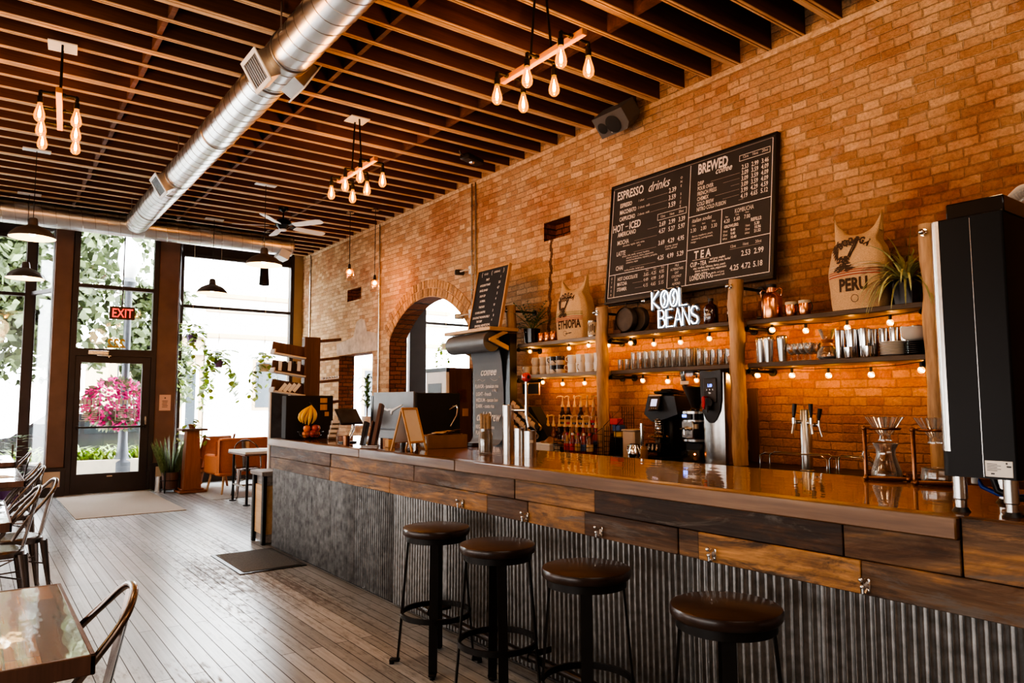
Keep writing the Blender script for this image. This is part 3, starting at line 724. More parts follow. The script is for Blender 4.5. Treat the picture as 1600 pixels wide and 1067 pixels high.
# ---- the room beyond the arch
struct('floor_side', G().box(WX + 0.3, 12.2, 5.0, YF + 0.1, -0.12, -0.002), 'floor boards')
struct('ceiling_side', G().box(WX + 0.3, 12.2, 5.0, YF + 0.3, ZD, ZD + 0.1), 'plaster', ang=0)
struct('wall_side', G().box(12.1, 12.2, 5.0, YF, 0, ZD), 'white paint', ang=0)
struct('wall_rear', G().box(WX + 0.3, 12.2, 4.9, 5.0, 0, ZD), 'white paint', ang=0)
street_window('window_5', 5.75, 7.66, [], wl=0.14, wr=0.05, zt=4.3, zr=3.26, zs=0.4)
street_window('window_6', 8.18, 12.0, [10.2], wl=0.40, wr=0.1, zt=4.3, zr=3.26, zs=0.4)
# ---- conduits on the brick (fixed to the wall)
def conduit(y, z0, z1, r=0.011, boxes=()):
    g = G(); g.cyl((WX - 0.016, y, z0), (WX - 0.016, y, z1), r, n=8)
    for z in boxes: g.box(WX - 0.05, WX + 0.0, y - 0.035, y + 0.035, z - 0.055, z + 0.055, 0.006)
    return g
for i, (y, z0, z1, r, bx, lab) in enumerate([
        (7.97, 2.55, ZC - 0.02, 0.011, (3.22, 2.63), 'thin steel conduit with two junction boxes right of the brick arch'),
        (7.88, 0.0, ZC - 0.02, 0.013, (), 'plain steel conduit beside the one with junction boxes'),
        (10.73, 0.0, ZC - 0.02, 0.013, (), 'steel conduit on the brick between arch and small window opening'),
        (13.80, 0.0, ZC - 0.02, 0.014, (), 'steel conduit in the brick corner next to the street window')]):
    t_ = thing('steel_conduit', lab, 'pipe', (WX - 0.016, y, z0), group='conduits on the brick wall')
    M = T((-(WX - 0.016), -y, -z0)); g = G(); g.cyl((0, 0, 0), (0, 0, z1 - z0), r, n=8); g.build('tube', 'brushed steel', t_)
    g = G()
    for z in (z0 + 0.4, z0 + (z1 - z0) * 0.5, z1 - 0.3): g.box(-0.006, 0.015, -0.022, 0.022, z - z0 - 0.012, z - z0 + 0.012, 0.003)
    g.build('pipe_clip', 'brushed steel', t_)
    for z in bx:
        g = G().box(-0.035, 0.016, -0.035, 0.035, z - z0 - 0.055, z - z0 + 0.055, 0.006); g.build('junction_box', 'white plastic', t_)
# two cameras on the junction boxes
for z, dy, lab, m in ((3.20, 0.0, 'small black security camera on the upper junction box near the arch', 'black plastic'),
                      (2.60, 0.0, 'grey boxy security camera on the lower junction box, over the arch', 'brushed steel')):
    t_ = thing('security_camera', lab, 'camera', (WX - 0.05, 7.97, z))
    g = G(); g.box(-0.19, -0.06, 0.08, 0.15, -0.035, 0.035, 0.012, M=RZ(-0.45)); g.build('camera_body', m, t_)
    g = G(); g.tube([(-0.0, 0.0, 0.02), (-0.05, 0.03, 0.015), (-0.09, 0.10, 0.0)], 0.010, 8); g.build('bracket', 'white plastic', t_)

# ---- camera
cd = bpy.data.cameras.new('camera'); cam = bpy.data.objects.new('camera', cd); COL.objects.link(cam)
fpx, yaw, pit, rol = 1124.3385, 0.641400826, 0.0840865882, -0.00397036072
cd.sensor_width = 36.0; cd.sensor_fit = 'HORIZONTAL'; cd.lens = fpx * 36.0 / 1600.0; cd.clip_start = 0.05; cd.clip_end = 300
F = Vector((math.sin(yaw) * math.cos(pit), math.cos(yaw) * math.cos(pit), math.sin(pit)))
Rt = Vector((math.cos(yaw), -math.sin(yaw), 0)); U = Rt.cross(F)
R2 = Rt * math.cos(rol) + U * math.sin(rol); U2 = U * math.cos(rol) - Rt * math.sin(rol)
cam.matrix_world = Matrix(((R2.x, U2.x, -F.x, 0), (R2.y, U2.y, -F.y, 0), (R2.z, U2.z, -F.z, 1.45), (0, 0, 0, 1)))
SC.camera = cam
# ================================================================== helpers for parts given in room coordinates
def wpart(name, g, mat, parent, ang=38, fix=True):
    inv = parent.matrix_basis.inverted()
    g.v = [tuple(inv @ Vector(p)) for p in g.v]
    return g.build(name, mat, parent, ang, fix)
def lpart(name, g, mat, parent, ang=38, fix=True, label=None):
    o = g.build(name, mat, parent, ang, fix)
    if label: o['label'] = label
    return o

# ================================================================== the bar
BT = 1.09                     # bar top height
BY0, BY1 = -0.8, 7.40         # near and far end
bar = thing('bar_counter', 'long wooden bar counter with corrugated steel front and glossy plank top', 'bar counter', (2.95, 3.3, 0))
g = G(); g.box(2.50, 3.42, BY0, BY1, 1.035, BT, 0.004)
wpart('bar_top', g, 'bar top boards', bar)
g = G(); y = BY1 + 0.02; i = 0
cuts = [7.42, 5.26, 3.86, 0.985]
for a, b in zip(cuts[:-1], cuts[1:]): g.box(2.43, 2.505, b + 0.0015, a - 0.0015, 1.022, BT + 0.002, 0.005, t=random.random())
g.box(2.43, 3.43, BY1 - 0.0, BY1 + 0.045, 1.022, BT + 0.002, 0.005, t=0.4)
wpart('edge_board', g, 'edge board', bar)
# apron: two courses of reclaimed boards, and taller boards past the end of the edge board
g = G()
top = [(7.40, 5.87, .30), (5.87, 5.0, .62), (5.0, 4.42, .55), (4.42, 3.27, .42), (3.27, 2.62, .60), (2.62, 1.36, .04), (1.36, 0.985, .40)]
bot = [(7.40, 5.88, .36), (5.88, 4.78, .72), (4.78, 3.54, .66), (3.54, 3.15, .30), (3.15, 2.69, .68), (2.69, 2.1, .28), (2.1, 1.99, .5), (1.99, 1.30, .86), (1.30, BY0, .42)]
for a, b, t in top: g.box(2.455 + random.uniform(-.004, .004), 2.50, b + .0015, a - .0015, 0.91, 1.022, 0.003, t=t)
for a, b, t in bot: g.box(2.452 + random.uniform(-.004, .004), 2.50, b + .0015, a - .0015, 0.795, 0.908, 0.003, t=t)
g.box(2.452, 2.50, BY0, 0.98, 0.91, BT + 0.001, 0.003, t=.55)
g.box(2.50, 3.40, BY1 - 0.02, BY1 + 0.02, 0.795, 1.022, 0.003, t=.35)
wpart('apron', g, 'reclaimed board', bar)
# corrugated sheets, overlapped
seams = [7.38, 6.53, 5.87, 5.41, 4.75, 4.05, 3.35, 2.70, 2.05, 1.46, 0.80, 0.15, BY0]
for k, (a, b) in enumerate(zip(seams[:-1], seams[1:])):
    g = G(); p = 0.036 - 0.001 * (k % 2); n = int((a - b) / p * 10); off = 0.006 * (k % 2)
    z0, z1 = 0.02, 0.80
    def fn(u, v, a=a, b=b, off=off, p=p):
        y = a + (b - a) * u - 0.012 * (u > 0.999)
        h = 0.5 + 0.5 * math.sin(2 * PI * (a - y) / p)
        return (2.489 + off - 0.016 * h ** 2.6 + 0.003 * math.sin(v * 5 + k), y, z0 + (z1 - z0) * v)
    g.surf(fn, n, 3)
    o = wpart('corrugated_sheet', g, 'galvanised dull' if k < 4 else 'galvanised', bar, ang=80)
wpart('bar_body', G().box(2.51, 3.38, BY0, BY1 - 0.02, 0.0, 1.034), 'black matte', bar, ang=0)
for y in (3.80, 3.15, 2.57, 1.91, 1.28):
    g = G(); M = T((2.452, y, 0.825))
    g.box(-0.008, 0.002, -0.011, 0.011, -0.02, 0.028, 0.004, M)
    g.tube([(-0.004, 0, 0.022), (-0.028, 0, 0.018), (-0.040, 0, 0.026)], 0.0055, 8, M=M)
    g.tube([(-0.004, 0, -0.008), (-0.022, 0, -0.022), (-0.036, 0, -0.016), (-0.036, 0, 0.002)], 0.0055, 8, M=M)
    g.ball((-0.042, 0, 0.028), 0.009, M=M); g.ball((-0.036, 0, 0.004), 0.008, M=M)
    wpart('bag_hook', g, 'chrome', bar)
# foot rail of black pipe on stand-offs
rl = G(); rl.cyl((2.33, 4.15, 0.16), (2.33, BY0, 0.16), 0.021, n=12)
for y in (4.0, 3.0, 2.0, 0.9): rl.cyl((2.33, y - 0.03, 0.16), (2.33, y + 0.03, 0.16), 0.027, n=12); rl.cyl((2.33, y, 0.16), (2.49, y, 0.16), 0.016, n=10)
wpart('foot_rail', rl, 'dark steel', bar)

# ================================================================== bar stools
def make_stool():
    r = thing('bar_stool', 'x', 'bar stool')
    g = G(); g.lathe([(0, 0.705), (0.165, 0.705), (0.183, 0.709), (0.190, 0.718), (0.191, 0.738), (0.187, 0.747), (0.178, 0.750), (0, 0.752)], 48)
    lpart('seat', g, 'seat wood', r)
    g = G(); g.lathe([(0.150, 0.675), (0.170, 0.675), (0.170, 0.705), (0.150, 0.705), (0.150, 0.675)], 40)
    lpart('seat_ring', g, 'black steel', r)
    for k in range(4):
        M = RZ(k * PI / 2); g = G()
        pts = [(0.155, 0.69), (0.212, 0.02)]
        w, th = 0.023, 0.005
        def sec(x, z): return [(x - th, -w, z), (x + th, -w, z), (x + th, w, z), (x - th, w, z)]
        A = sec(*pts[0]); B = sec(*pts[1])
        g.add(A + B, [(0, 1, 2, 3), (4, 5, 6, 7), (0, 1, 5, 4), (1, 2, 6, 5), (2, 3, 7, 6), (3, 0, 4, 7)], M)
        g.box(0.185, 0.207, -w, -w + 0.006, 0.04, 0.66, 0, M @ T((-0.018, 0, 0))) if False else None
        g.box(0.200, 0.258, -0.021, 0.021, 0.014, 0.028, 0.004, M)
        g.cyl((0.245, 0, 0.0), (0.245, 0, 0.016), 0.014, n=10, M=M)
        lpart('leg', g, 'black steel', r)
    g = G(); g.lathe([(0.186, 0.262), (0.198, 0.262), (0.198, 0.290), (0.186, 0.290), (0.186, 0.262)], 48)
    lpart('foot_ring', g, 'black steel', r)
    return r
st = make_stool(); sk = kids(st)
for i, (x, y, a, lab) in enumerate([
        (2.14, 3.59, 55, 'dark round bar stool with steel legs, the furthest along the bar from the brewer'),
        (2.13, 2.98, 62, 'dark round bar stool, second from the far end of the row of stools'),
        (2.13, 2.33, 47, 'dark round bar stool, third in the row, between its neighbours'),
        (2.12, 1.61, 40, 'dark round bar stool closest to the tall black brewer')]):
    if i == 0: st.location = (x, y, 0); st.rotation_euler = (0, 0, math.radians(a)); tag(st, lab, 'bar stool', 'stools along the bar')
    else: dup(st, (x, y, 0), math.radians(a), lab, sk)

# ================================================================== back counter, posts and shelves
BC = 0.94
bc = thing('back_counter', 'low dark work counter along the brick wall behind the bar', 'counter', (4.95, 4.2, 0))
wpart('cabinet_body', G().box(4.66, 5.285, 0.9, 7.55, 0, BC - 0.04), 'black matte', bc, ang=0)
wpart('worktop', G().box(4.62, 5.29, 0.88, 7.58, BC - 0.04, BC, 0.005), 'dark steel', bc)
PX = 4.93
def make_post(y, zt, lab, r=0.06, arm=True):
    t_ = thing('log_post', lab, 'post', (PX, y, BC), group='log posts holding the shelves')
    g = G(); n = 14
    for_pts = [(0.006 * math.sin(i * 1.7 + y), 0.006 * math.cos(i * 1.3 + y), (zt - BC) * i / n) for i in range(n + 1)]
    g.tube(for_pts, [r * (1 + 0.04 * math.sin(i * 2.3 + y * 3)) for i in range(n + 1)], 18)
    lpart('log', g, 'log wood', t_, ang=60)
    z = zt - BC - 0.06
    g = G(); g.cyl((-0.03, 0, z), (0.35, 0, z), 0.013, n=10); g.lathe([(0.0, 0), (0.036, 0), (0.036, 0.012), (0.0, 0.012)], 16, M=T((0.338, 0, z)) @ RY(PI / 2))
    lpart('wall_pipe', g, 'dark steel', t_)
    g = G(); g.cyl((-r - 0.035, 0, z), (-r + 0.01, 0, z), 0.010, n=10); g.ball((-r - 0.04, 0, z), 0.020); g.cyl((-r - 0.012, 0, z), (-r + 0.006, 0, z), 0.024, n=14)
    lpart('end_cap', g, 'chrome', t_)
    return t_
PY = [6.62, 5.12, 3.56, 2.07]
PZ = [2.56, 2.38, 2.435, 2.59]
for y, z, lab in zip(PY, PZ, ['log post at the far end of the shelves, beside the chalk paper roll', 'log post between the coffee sack and the hanging round pans',
                              'log post between the white lit sign and the copper jug', 'log post partly hidden by the tall black brewer']):
    make_post(y, z, lab, 0.06 if y > 3 else 0.055)
S1, S2 = 2.11, 1.755
def make_shelf(y0, y1, zt, mat, lab):
    t_ = thing('wall_shelf', lab, 'shelf', (5.13, 0.5 * (y0 + y1), zt - 0.038), group='board shelves on the brick wall')
    h = 0.5 * abs(y1 - y0)
    lpart('board', G().box(-0.155, 0.165, -h, h, 0, 0.038, 0.004), mat, t_)
    for s in (-1, 1):
        g = G(); y = s * (h - 0.02)
        g.cyl((-0.17, y, -0.028), (0.155, y, -0.028), 0.014, n=10); g.lathe([(0, 0), (0.036, 0), (0.036, 0.012), (0, 0.012)], 16, M=T((0.152, y, -0.028)) @ RY(PI / 2))
        g.cyl((-0.17, y, -0.028), (-0.135, y, -0.028), 0.02, n=10); g.cyl((-0.15, y, -0.05), (-0.15, y, 0.0), 0.011, n=8)
        lpart('pipe_bracket', g, 'black steel', t_)
    return t_
bays = [(6.56, 5.185), (5.06, 3.625), (3.50, 2.13)]
for (a, b), z1, z2, m, nm in zip(bays, (S1, S1, S1 - 0.01), (S2, S2, S2), ('shelf board', 'shelf board dark', 'shelf board dark'), ('with the potted palm and coffee sack', 'under the white lit sign', 'with the copper jug and spider plant')):
    make_shelf(a, b, z1, m, 'upper weathered board shelf ' + nm)
for (a, b), z2, m, nm in zip(bays, (S2, S2, S2), ('shelf board', 'shelf board dark', 'shelf board dark'), ('with stacked beige mugs', 'with the row of clear tumblers', 'with steel shakers, coffee flask and plates')):
    make_shelf(a, b, z2, m, 'lower weathered board shelf ' + nm)

# ---- festoon strings under the shelves
def festoon(bulbs, ends, lab):
    t_ = thing('string_light', lab, 'string lights', (5.12, bulbs[len(bulbs) // 2][0], ends[0][1]), group='festoon strings under the shelves')
    ox, oy, oz = t_.location
    pts = []; allp = [(ends[0][0], ends[0][1])] + [(y, z + 0.055) for y, z in bulbs] + [(ends[1][0], ends[1][1])]
    for (y0, z0), (y1, z1) in zip(allp[:-1], allp[1:]):
        for k in range(6):
            u = k / 6; pts.append((0.0, y0 + (y1 - y0) * u - oy, z0 + (z1 - z0) * u - 0.02 * abs(y1 - y0) * math.sin(PI * u) - oz))
    pts.append((0.0, allp[-1][0] - oy, allp[-1][1] - oz))
    g = G(); g.tube(pts, 0.0035, 6); lpart('cord', g, 'black plastic', t_)
    for y, z in bulbs:
        g = G(); c = (0, y - oy, z - oz); g.ball(c, 0.024, 14, 10); b_ = lpart('bulb', g, 'globe glass', t_)
        g = G(); g.cyl((c[0], c[1], c[2] + 0.020), (c[0], c[1], c[2] + 0.055), 0.011, n=10); lpart('socket', g, 'black plastic', b_)
        g = G(); g.ball((c[0], c[1], c[2] - 0.001), 0.0095, 8, 6, sz=1.3); lpart('filament', g, 'string filament', b_)
        lamp('POINT', 'festoon_light', (c[0] + 0.016, c[1], c[2] - 0.004), 1.15, (1.0, 0.54, 0.13), 0.004, parent=t_)
b1 = [(6.51, 2.03), (5.83, 2.025), (5.52, 2.035), (5.23, 2.02), (4.92, 2.02), (4.62, 1.99), (4.30, 1.985), (3.98, 1.995), (3.36, 2.02), (3.07, 1.99), (2.74, 1.985), (2.43, 1.995)]
b2 = [(6.28, 1.67), (5.94, 1.645), (5.59, 1.645), (4.77, 1.65), (4.46, 1.635), (4.13, 1.635), (3.51, 1.66), (3.20, 1.65), (2.90, 1.64), (2.58, 1.635), (2.24, 1.655)]
festoon(b1, ((6.55, 2.07), (2.14, 2.07)), 'festoon string of small warm bulbs under the upper shelves')
festoon(b2, ((6.55, 1.71), (2.14, 1.71)), 'festoon string of small warm bulbs under the lower shelves')
# ================================================================== boards with writing
FR = -PI / 2          # facing the customers: local x runs along the wall away from the street, front is local -y
menu = thing('menu_board', 'large black chalkboard coffee menu leaning on the brick above the lit sign', 'menu board', (5.12, 5.265, 2.447), FR, rx=-0.106)
MW, MH = 1.92, 1.235
g = G(); g.box(0, MW, 0.004, 0.03, 0, MH); lpart('slate', g, 'chalkboard', menu, ang=0)
g = G()
for x0, x1, z0, z1 in ((-0.012, MW + 0.012, -0.012, 0.012), (-0.012, MW + 0.012, MH - 0.012, MH + 0.012), (-0.012, 0.012, 0.01, MH - 0.01), (MW - 0.012, MW + 0.012, 0.01, MH - 0.01)):
    g.box(x0, x1, -0.004, 0.045, z0, z1, 0.003)
lpart('frame', g, 'black plastic', menu)
g = G(); gd = G(); y = 0.0015
def ln(x0, z0, x1, z1, w=0.006, gg=None):
    (gg or g).box(min(x0, x1) - w / 2, max(x0, x1) + w / 2, 0.001, 0.003, min(z0, z1) - w / 2, max(z0, z1) + w / 2)
def tx(st, x, z, s, sx=0.8, sh=0.0, b=0.0, al='LEFT', gg=None, rot=0.0): put_text(gg or g, st, x, z, s, sx, sh, b, al, y, rot)
ln(0.03, 0.05, 0.03, 1.19); ln(1.89, 0.05, 1.89, 1.2); ln(0.03, 0.05, 1.89, 0.05); ln(1.03, 0.05, 1.03, 1.19)
ln(0.03, 1.205, 1.89, 1.205, 0.003, gd)
ln(0.03, 0.285, 1.03, 0.285); ln(0.81, 0.05, 0.81, 0.285); ln(0.115, 0.05, 0.115, 0.285, 0.004)
ln(1.03, 0.69, 1.89, 0.69); ln(1.40, 0.375, 1.40, 0.69); ln(1.03, 0.375, 1.89, 0.375)
tx('ESPRESSO', 0.08, 1.075, 0.125, 0.68, 0, 0.0025); tx('drinks', 0.50, 1.065, 0.135, 0.82, 0.35, 0.001)
for st, z, d in (('ESPRESSO', 0.985, '1 shot'), ('MACCHIATO', 0.912, '2 shots  milk'), ('CAPPUCINO', 0.84, '2 shots  milk')):
    tx(st, 0.13, z, 0.062, 0.62, 0, 0.0015); tx(d, 0.38, z + 0.01, 0.034, 0.9, 0.2); ln(0.55 if 'milk' in d else 0.50, z + 0.012, 0.76, z + 0.012, 0.002, gd)
for st, z in (('2.39', 0.985), ('3.59', 0.912), ('3.59', 0.84)): tx(st, 0.775, z + 0.005, 0.068, 0.78, 0, 0.001)
for k, ch in enumerate('ONE SIZE'): tx(ch, 0.925, 1.095 - k * 0.040, 0.034, 0.9, 0, 0, 'CENTER')
tx('HOT', 0.045, 0.735, 0.105, 0.68, 0, 0.0025); ln(0.225, 0.770, 0.255, 0.770, 0.006); tx('ICED', 0.275, 0.735, 0.105, 0.68, 0, 0.0025)
def sizebox(x0, x1, z0, z1):
    for a in ((x0, z0, x1, z0), (x0, z1, x1, z1), (x0, z0, x0, z1), (x1, z0, x1, z1)): ln(*a, 0.0035)
    for k, s_ in enumerate(('12oz', '16oz', '20oz')): tx(s_, x0 + (x1 - x0) * (0.10 + 0.32 * k), z0 + 0.018, 0.036, 0.85)
sizebox(0.65, 1.0, 0.745, 0.805)
for st, z, pr, pz in (('AMERICANO', 0.675, '2.69 2.99 3.39', 0.678), ('MOCHA', 0.590, '4.57 5.27 5.97', 0.608), ('LATTE', 0.475, '3.69 4.29 4.95', 0.492), ('CHAI', 0.325, '4.25 4.99 5.29', 0.345)):
    tx(st, 0.12, z, 0.066, 0.66, 0, 0.001)
    for k, p_ in enumerate(pr.split()): tx(p_, 0.675 + 0.118 * k, pz, 0.064, 0.72, 0, 0.001)
    ln(0.15 + 0.042 * len(st), z + 0.008, 0.65, z + 0.008, 0.002, gd)
for z, st, x in ((0.562, 'chocolate, regular, dark, white,', 0.20), (0.536, 'spicy', 0.40), (0.452, 'syrups: irish, vanilla, caramel, hazelnut,', 0.20), (0.427, 'almond, coconut, cherry, peppermint,', 0.26), (0.402, 'toasted marshmallow, raspberry, pumpkin,', 0.26), (0.377, 'cinnamon, maple', 0.26), (0.302, 'vanilla powder, herbal spice', 0.24), (0.455, '(2 pump, sweet)', 0.76), (0.43, 'extra, add sub', 0.77)):
    tx(st, x, z, 0.027, 0.88, 0.15)
for z, st, pr in ((0.213, 'HOT CHOCOLATE', '3.65 4.25 4.95'), (0.160, 'MATCHA', '4.49 4.99 5.49'), (0.105, 'STEAMER', '4.15 4.65 5.15')):
    tx(st, 0.155, z, 0.052, 0.62, 0, 0.001); ln(0.17 + 0.033 * len(st), z + 0.006, 0.50, z + 0.006, 0.002, gd)
    for k, p_ in enumerate(pr.split()): tx(p_, 0.51 + 0.098 * k, z, 0.050, 0.72)
for k, s_ in enumerate(('12oz', '16oz', '20oz')): tx(s_, 0.53 + 0.098 * k, 0.262, 0.022, 0.9)
for k, ch in enumerate('OTHER'): tx(ch, 0.073, 0.235 - k * 0.042, 0.036, 0.7, 0, 0, 'CENTER')
for k, s_ in enumerate(('MILK', 'ALTERNATIVES', 'OAT', 'COCONUT', 'SOY', 'ALMOND')): tx(s_, 0.92, 0.248 - k * 0.035, 0.034, 0.66, 0, 0, 'CENTER')
# right half
tx('BREWED', 1.115, 1.085, 0.135, 0.62, 0, 0.004); tx('coffee', 1.31, 1.035, 0.085, 0.85, 0.35, 0.001)
sizebox(1.565, 1.865, 1.085, 1.135)
rows = [('DRIP', '2.53 2.99 3.46'), ('POUR OVER', '3.09 3.59 4.09'), ('FRENCH PRESS', '3.09 3.59 4.09'), ('CHEMEX', '3.09 3.59 4.09'), ('COLD BREW', '3.99 4.29 4.59'), ('NITRO COLD FUSION', '4.19 4.65 5.12')]
for k, (st, pr) in enumerate(rows):
    tx(st, 1.12, 0.975 - k * 0.0495, 0.054, 0.60, 0, 0.0005)
    ln(1.16 + 0.027 * len(st), 0.98 - k * 0.0495, 1.57, 0.98 - k * 0.0495, 0.0018, gd)
    for q, p_ in enumerate(pr.split()): tx(p_, 1.59 + 0.098 * q, 1.005 - k * 0.0525, 0.058, 0.70, 0, 0.001)
tx('italian sodas', 1.07, 0.63, 0.055, 0.82, 0.3)
for k, (a, b_) in enumerate((('12oz', '2.30'), ('16oz', '2.80'), ('20oz', '3.30'))): tx(a, 1.075 + 0.11 * k, 0.595, 0.022, 0.9); tx(b_, 1.06 + 0.115 * k, 0.540, 0.052, 0.72)
for k, st in enumerate(('flavors: raspberry, peach,', 'strawberry, pomegranate,', 'mango')): tx(st, 1.08 - 0.006 * k, 0.49 - 0.026 * k, 0.026, 0.88, 0.15)
tx('KOMBUCHA', 1.535, 0.622, 0.058, 0.58)
for k, (a, b_) in enumerate((('8oz', '4.20'), ('12oz', '5.60'), ('16oz', '7.00'))): tx(a, 1.44 + 0.10 * k, 0.60, 0.022, 0.9); tx(b_, 1.425 + 0.103 * k, 0.552, 0.050, 0.72, 0, 0.0005)
tx('GROWLERS:', 1.43, 0.505, 0.038, 0.72, 0, 0.001); tx('REFILLS:', 1.70, 0.515, 0.042, 0.72, 0, 0.001)
for k, (a, b_) in enumerate((('16oz', '8.40'), ('32oz', '9.40'), ('64oz', '10.40'))): tx(a, 1.42, 0.468 - 0.033 * k, 0.030, 0.8); tx(b_, 1.50, 0.468 - 0.033 * k, 0.034, 0.8, 0, 0.001)
for k, (a, b_) in enumerate((('16oz', '5.30'), ('32oz', '10.96'), ('64oz', '21.52'))): tx(a, 1.645, 0.478 - 0.033 * k, 0.030, 0.8); tx(b_, 1.735, 0.478 - 0.033 * k, 0.036, 0.8, 0, 0.001)
tx('T E A', 1.115, 0.285, 0.098, 0.80, 0, 0.003); ln(1.10, 0.272, 1.28, 0.272, 0.003)
tx('CUP', 1.075, 0.212, 0.060, 0.66, 0, 0.001); ln(1.163, 0.232, 1.175, 0.232, 0.006); tx('TEA', 1.185, 0.212, 0.060, 0.66, 0, 0.001)
for k, (x, st) in enumerate(((1.29, 'earl grey, english'), (1.28, 'breakfast, green, herbal'), (1.11, 'chai, rooibos, hibiscus, berry, peach'), (1.13, 'lemon, turmeric, mint, peppermint'), (1.13, 'ginger, oolong'))): tx(st, x, 0.248 - 0.026 * k - 0.012 * (k > 1), 0.028, 0.86, 0.15, 0.0005)
tx('LONDON FOG', 1.075, 0.085, 0.066, 0.58, 0, 0.001); tx('vanilla, earl grey,', 1.31, 0.118, 0.025, 0.85, 0.15); tx('steamed milk', 1.34, 0.092, 0.025, 0.85, 0.15)
for k, st in enumerate(('12oz', '16oz', '20oz')): tx(st, 1.50 + 0.125 * k, 0.318, 0.036, 0.85)
ln(1.50, 0.305, 1.80, 0.305, 0.002, gd)
for k, st in enumerate(('2.53', '2.99')): tx(st, 1.615 + 0.125 * k, 0.228, 0.068, 0.80, 0, 0.001)
for k, st in enumerate(('4.25', '4.72', '5.18')): tx(st, 1.505 + 0.115 * k, 0.115, 0.068, 0.78, 0, 0.001)
lpart('chalk_lettering', g, 'chalk', menu, ang=0, fix=False); lpart('chalk_line', gd, 'chalk dim', menu, ang=0, fix=False)

# ---- letter board with the food menu, on the paper-roll bracket
food = thing('letter_board', 'small black letter board food menu in an oak frame on top of the paper roll', 'menu board', (4.72, 7.20, 2.292), FR, rx=-0.20)
FW, FH = 0.63, 0.76
lpart('felt', G().box(0, FW, 0.004, 0.02, 0, FH), 'black matte', food, ang=0)
g = G()
for x0, x1, z0, z1 in ((-0.012, FW + 0.012, -0.012, 0.008), (-0.012, FW + 0.012, FH - 0.008, FH + 0.012), (-0.012, 0.008, 0.008, FH - 0.008), (FW - 0.008, FW + 0.012, 0.008, FH - 0.008)): g.box(x0, x1, -0.006, 0.03, z0, z1, 0.002)
lpart('frame', g, 'oak frame', food)
g = G()
for st, pr, x, z, px in (('FRUIT', '1', 0.20, 0.615, 0.49), ('AVOCADO TOAST', '5.5', 0.09, 0.550, 0.47), ('BAGEL BOARD', '4.7', 0.10, 0.485, 0.46), ('SOUP CUP', '5', 0.12, 0.415, 0.47), ('OATMEAL', '4', 0.14, 0.350, 0.46), ('TAKE BOX', '10', 0.14, 0.278, 0.44), ('COOKIE & MUFFIN', '3', 0.08, 0.210, 0.44), ('DOUGHNUT MORNING BELLY', '8', 0.05, 0.148, 0.47), ('THE CRISP', '6', 0.14, 0.098, 0.45), ('SEASONAL HARVEST BOWL', '', 0.12, 0.045, 0), ('SANDWICH  ASK 10', '', 0.18, 0.013, 0)):
    put_text(g, st, x, z, 0.036, 0.70, 0, 0.001, 'LEFT', 0.002)
    if pr: put_text(g, pr, px, z, 0.040, 0.75, 0, 0.001, 'LEFT', 0.002)
for x in (0.09, 0.29, 0.53): put_text(g, '{' if x < 0.5 else '}', x, 0.685, 0.06, 0.8, 0, 0.001, 'LEFT', 0.002)
put_text(g, 'FOOD', 0.14, 0.69, 0.036, 0.8, 0, 0, 'LEFT', 0.002); put_text(g, 'OFFERINGS', 0.34, 0.69, 0.036, 0.68, 0, 0, 'LEFT', 0.002)
lpart('letters', g, 'chalk', food, ang=0, fix=False)

# ---- paper roll with the chalk list
pr_ = thing('paper_roll_dispenser', 'wall roll of dark kraft paper with white handwritten coffee list', 'paper roll', (4.78, 6.45, BC), FR)
# local: x from 0 (near) is toward the camera; built in room coordinates
g = G(); g.box(4.80, 4.90, 6.47, 7.22, BC, 2.22, 0.004); wpart('back_board', g, 'black plastic', pr_)
g = G(); g.box(4.52, 4.92, 6.46, 7.42, 2.245, 2.285, 0.004); wpart('top_plank', g, 'pale pine', pr_)
for y in (6.50, 7.36):
    g = G(); g.prism([(4.88, 2.00), (4.88, 2.05), (4.62, 2.15), (4.80, 2.235), (4.72, 2.245), (4.54, 2.155), (4.54, 2.13)], y - 0.014, y + 0.014, axis='y'); wpart('roll_arm', g, 'pale pine', pr_)
g = G(); c = (4.60, 2.125); g.cyl((c[0], 6.54, c[1]), (c[0], 7.34, c[1]), 0.112, n=40); wpart('roll', g, 'paper roll', pr_)
def sheet(u, v):   # from roll down, curling out at the bottom
    y = 7.16 + (6.57 - 7.16) * u
    pth = [(4.712, 2.12), (4.735, 2.0), (4.76, 1.9), (4.785, 1.6), (4.79, 1.3), (4.785, 1.12), (4.76, 1.03), (4.72, 0.985), (4.67, 0.968)]
    k = min(len(pth) - 2, int(v * (len(pth) - 1))); f = v * (len(pth) - 1) - k
    return (pth[k][0] * (1 - f) + pth[k + 1][0] * f, y, pth[k][1] * (1 - f) + pth[k + 1][1] * f)
g = G(); g.surf(sheet, 4, 48); wpart('paper_sheet', g, 'grey paper', pr_, ang=60, fix=False)
g = G()
def onpaper(x, z): return (4.772 - 0.012 * max(0, min(1, (1.95 - z) / 0.3)), 7.16 - x, z) if z > 1.6 else (4.7745 if z > 1.3 else 4.770, 7.16 - x, z)
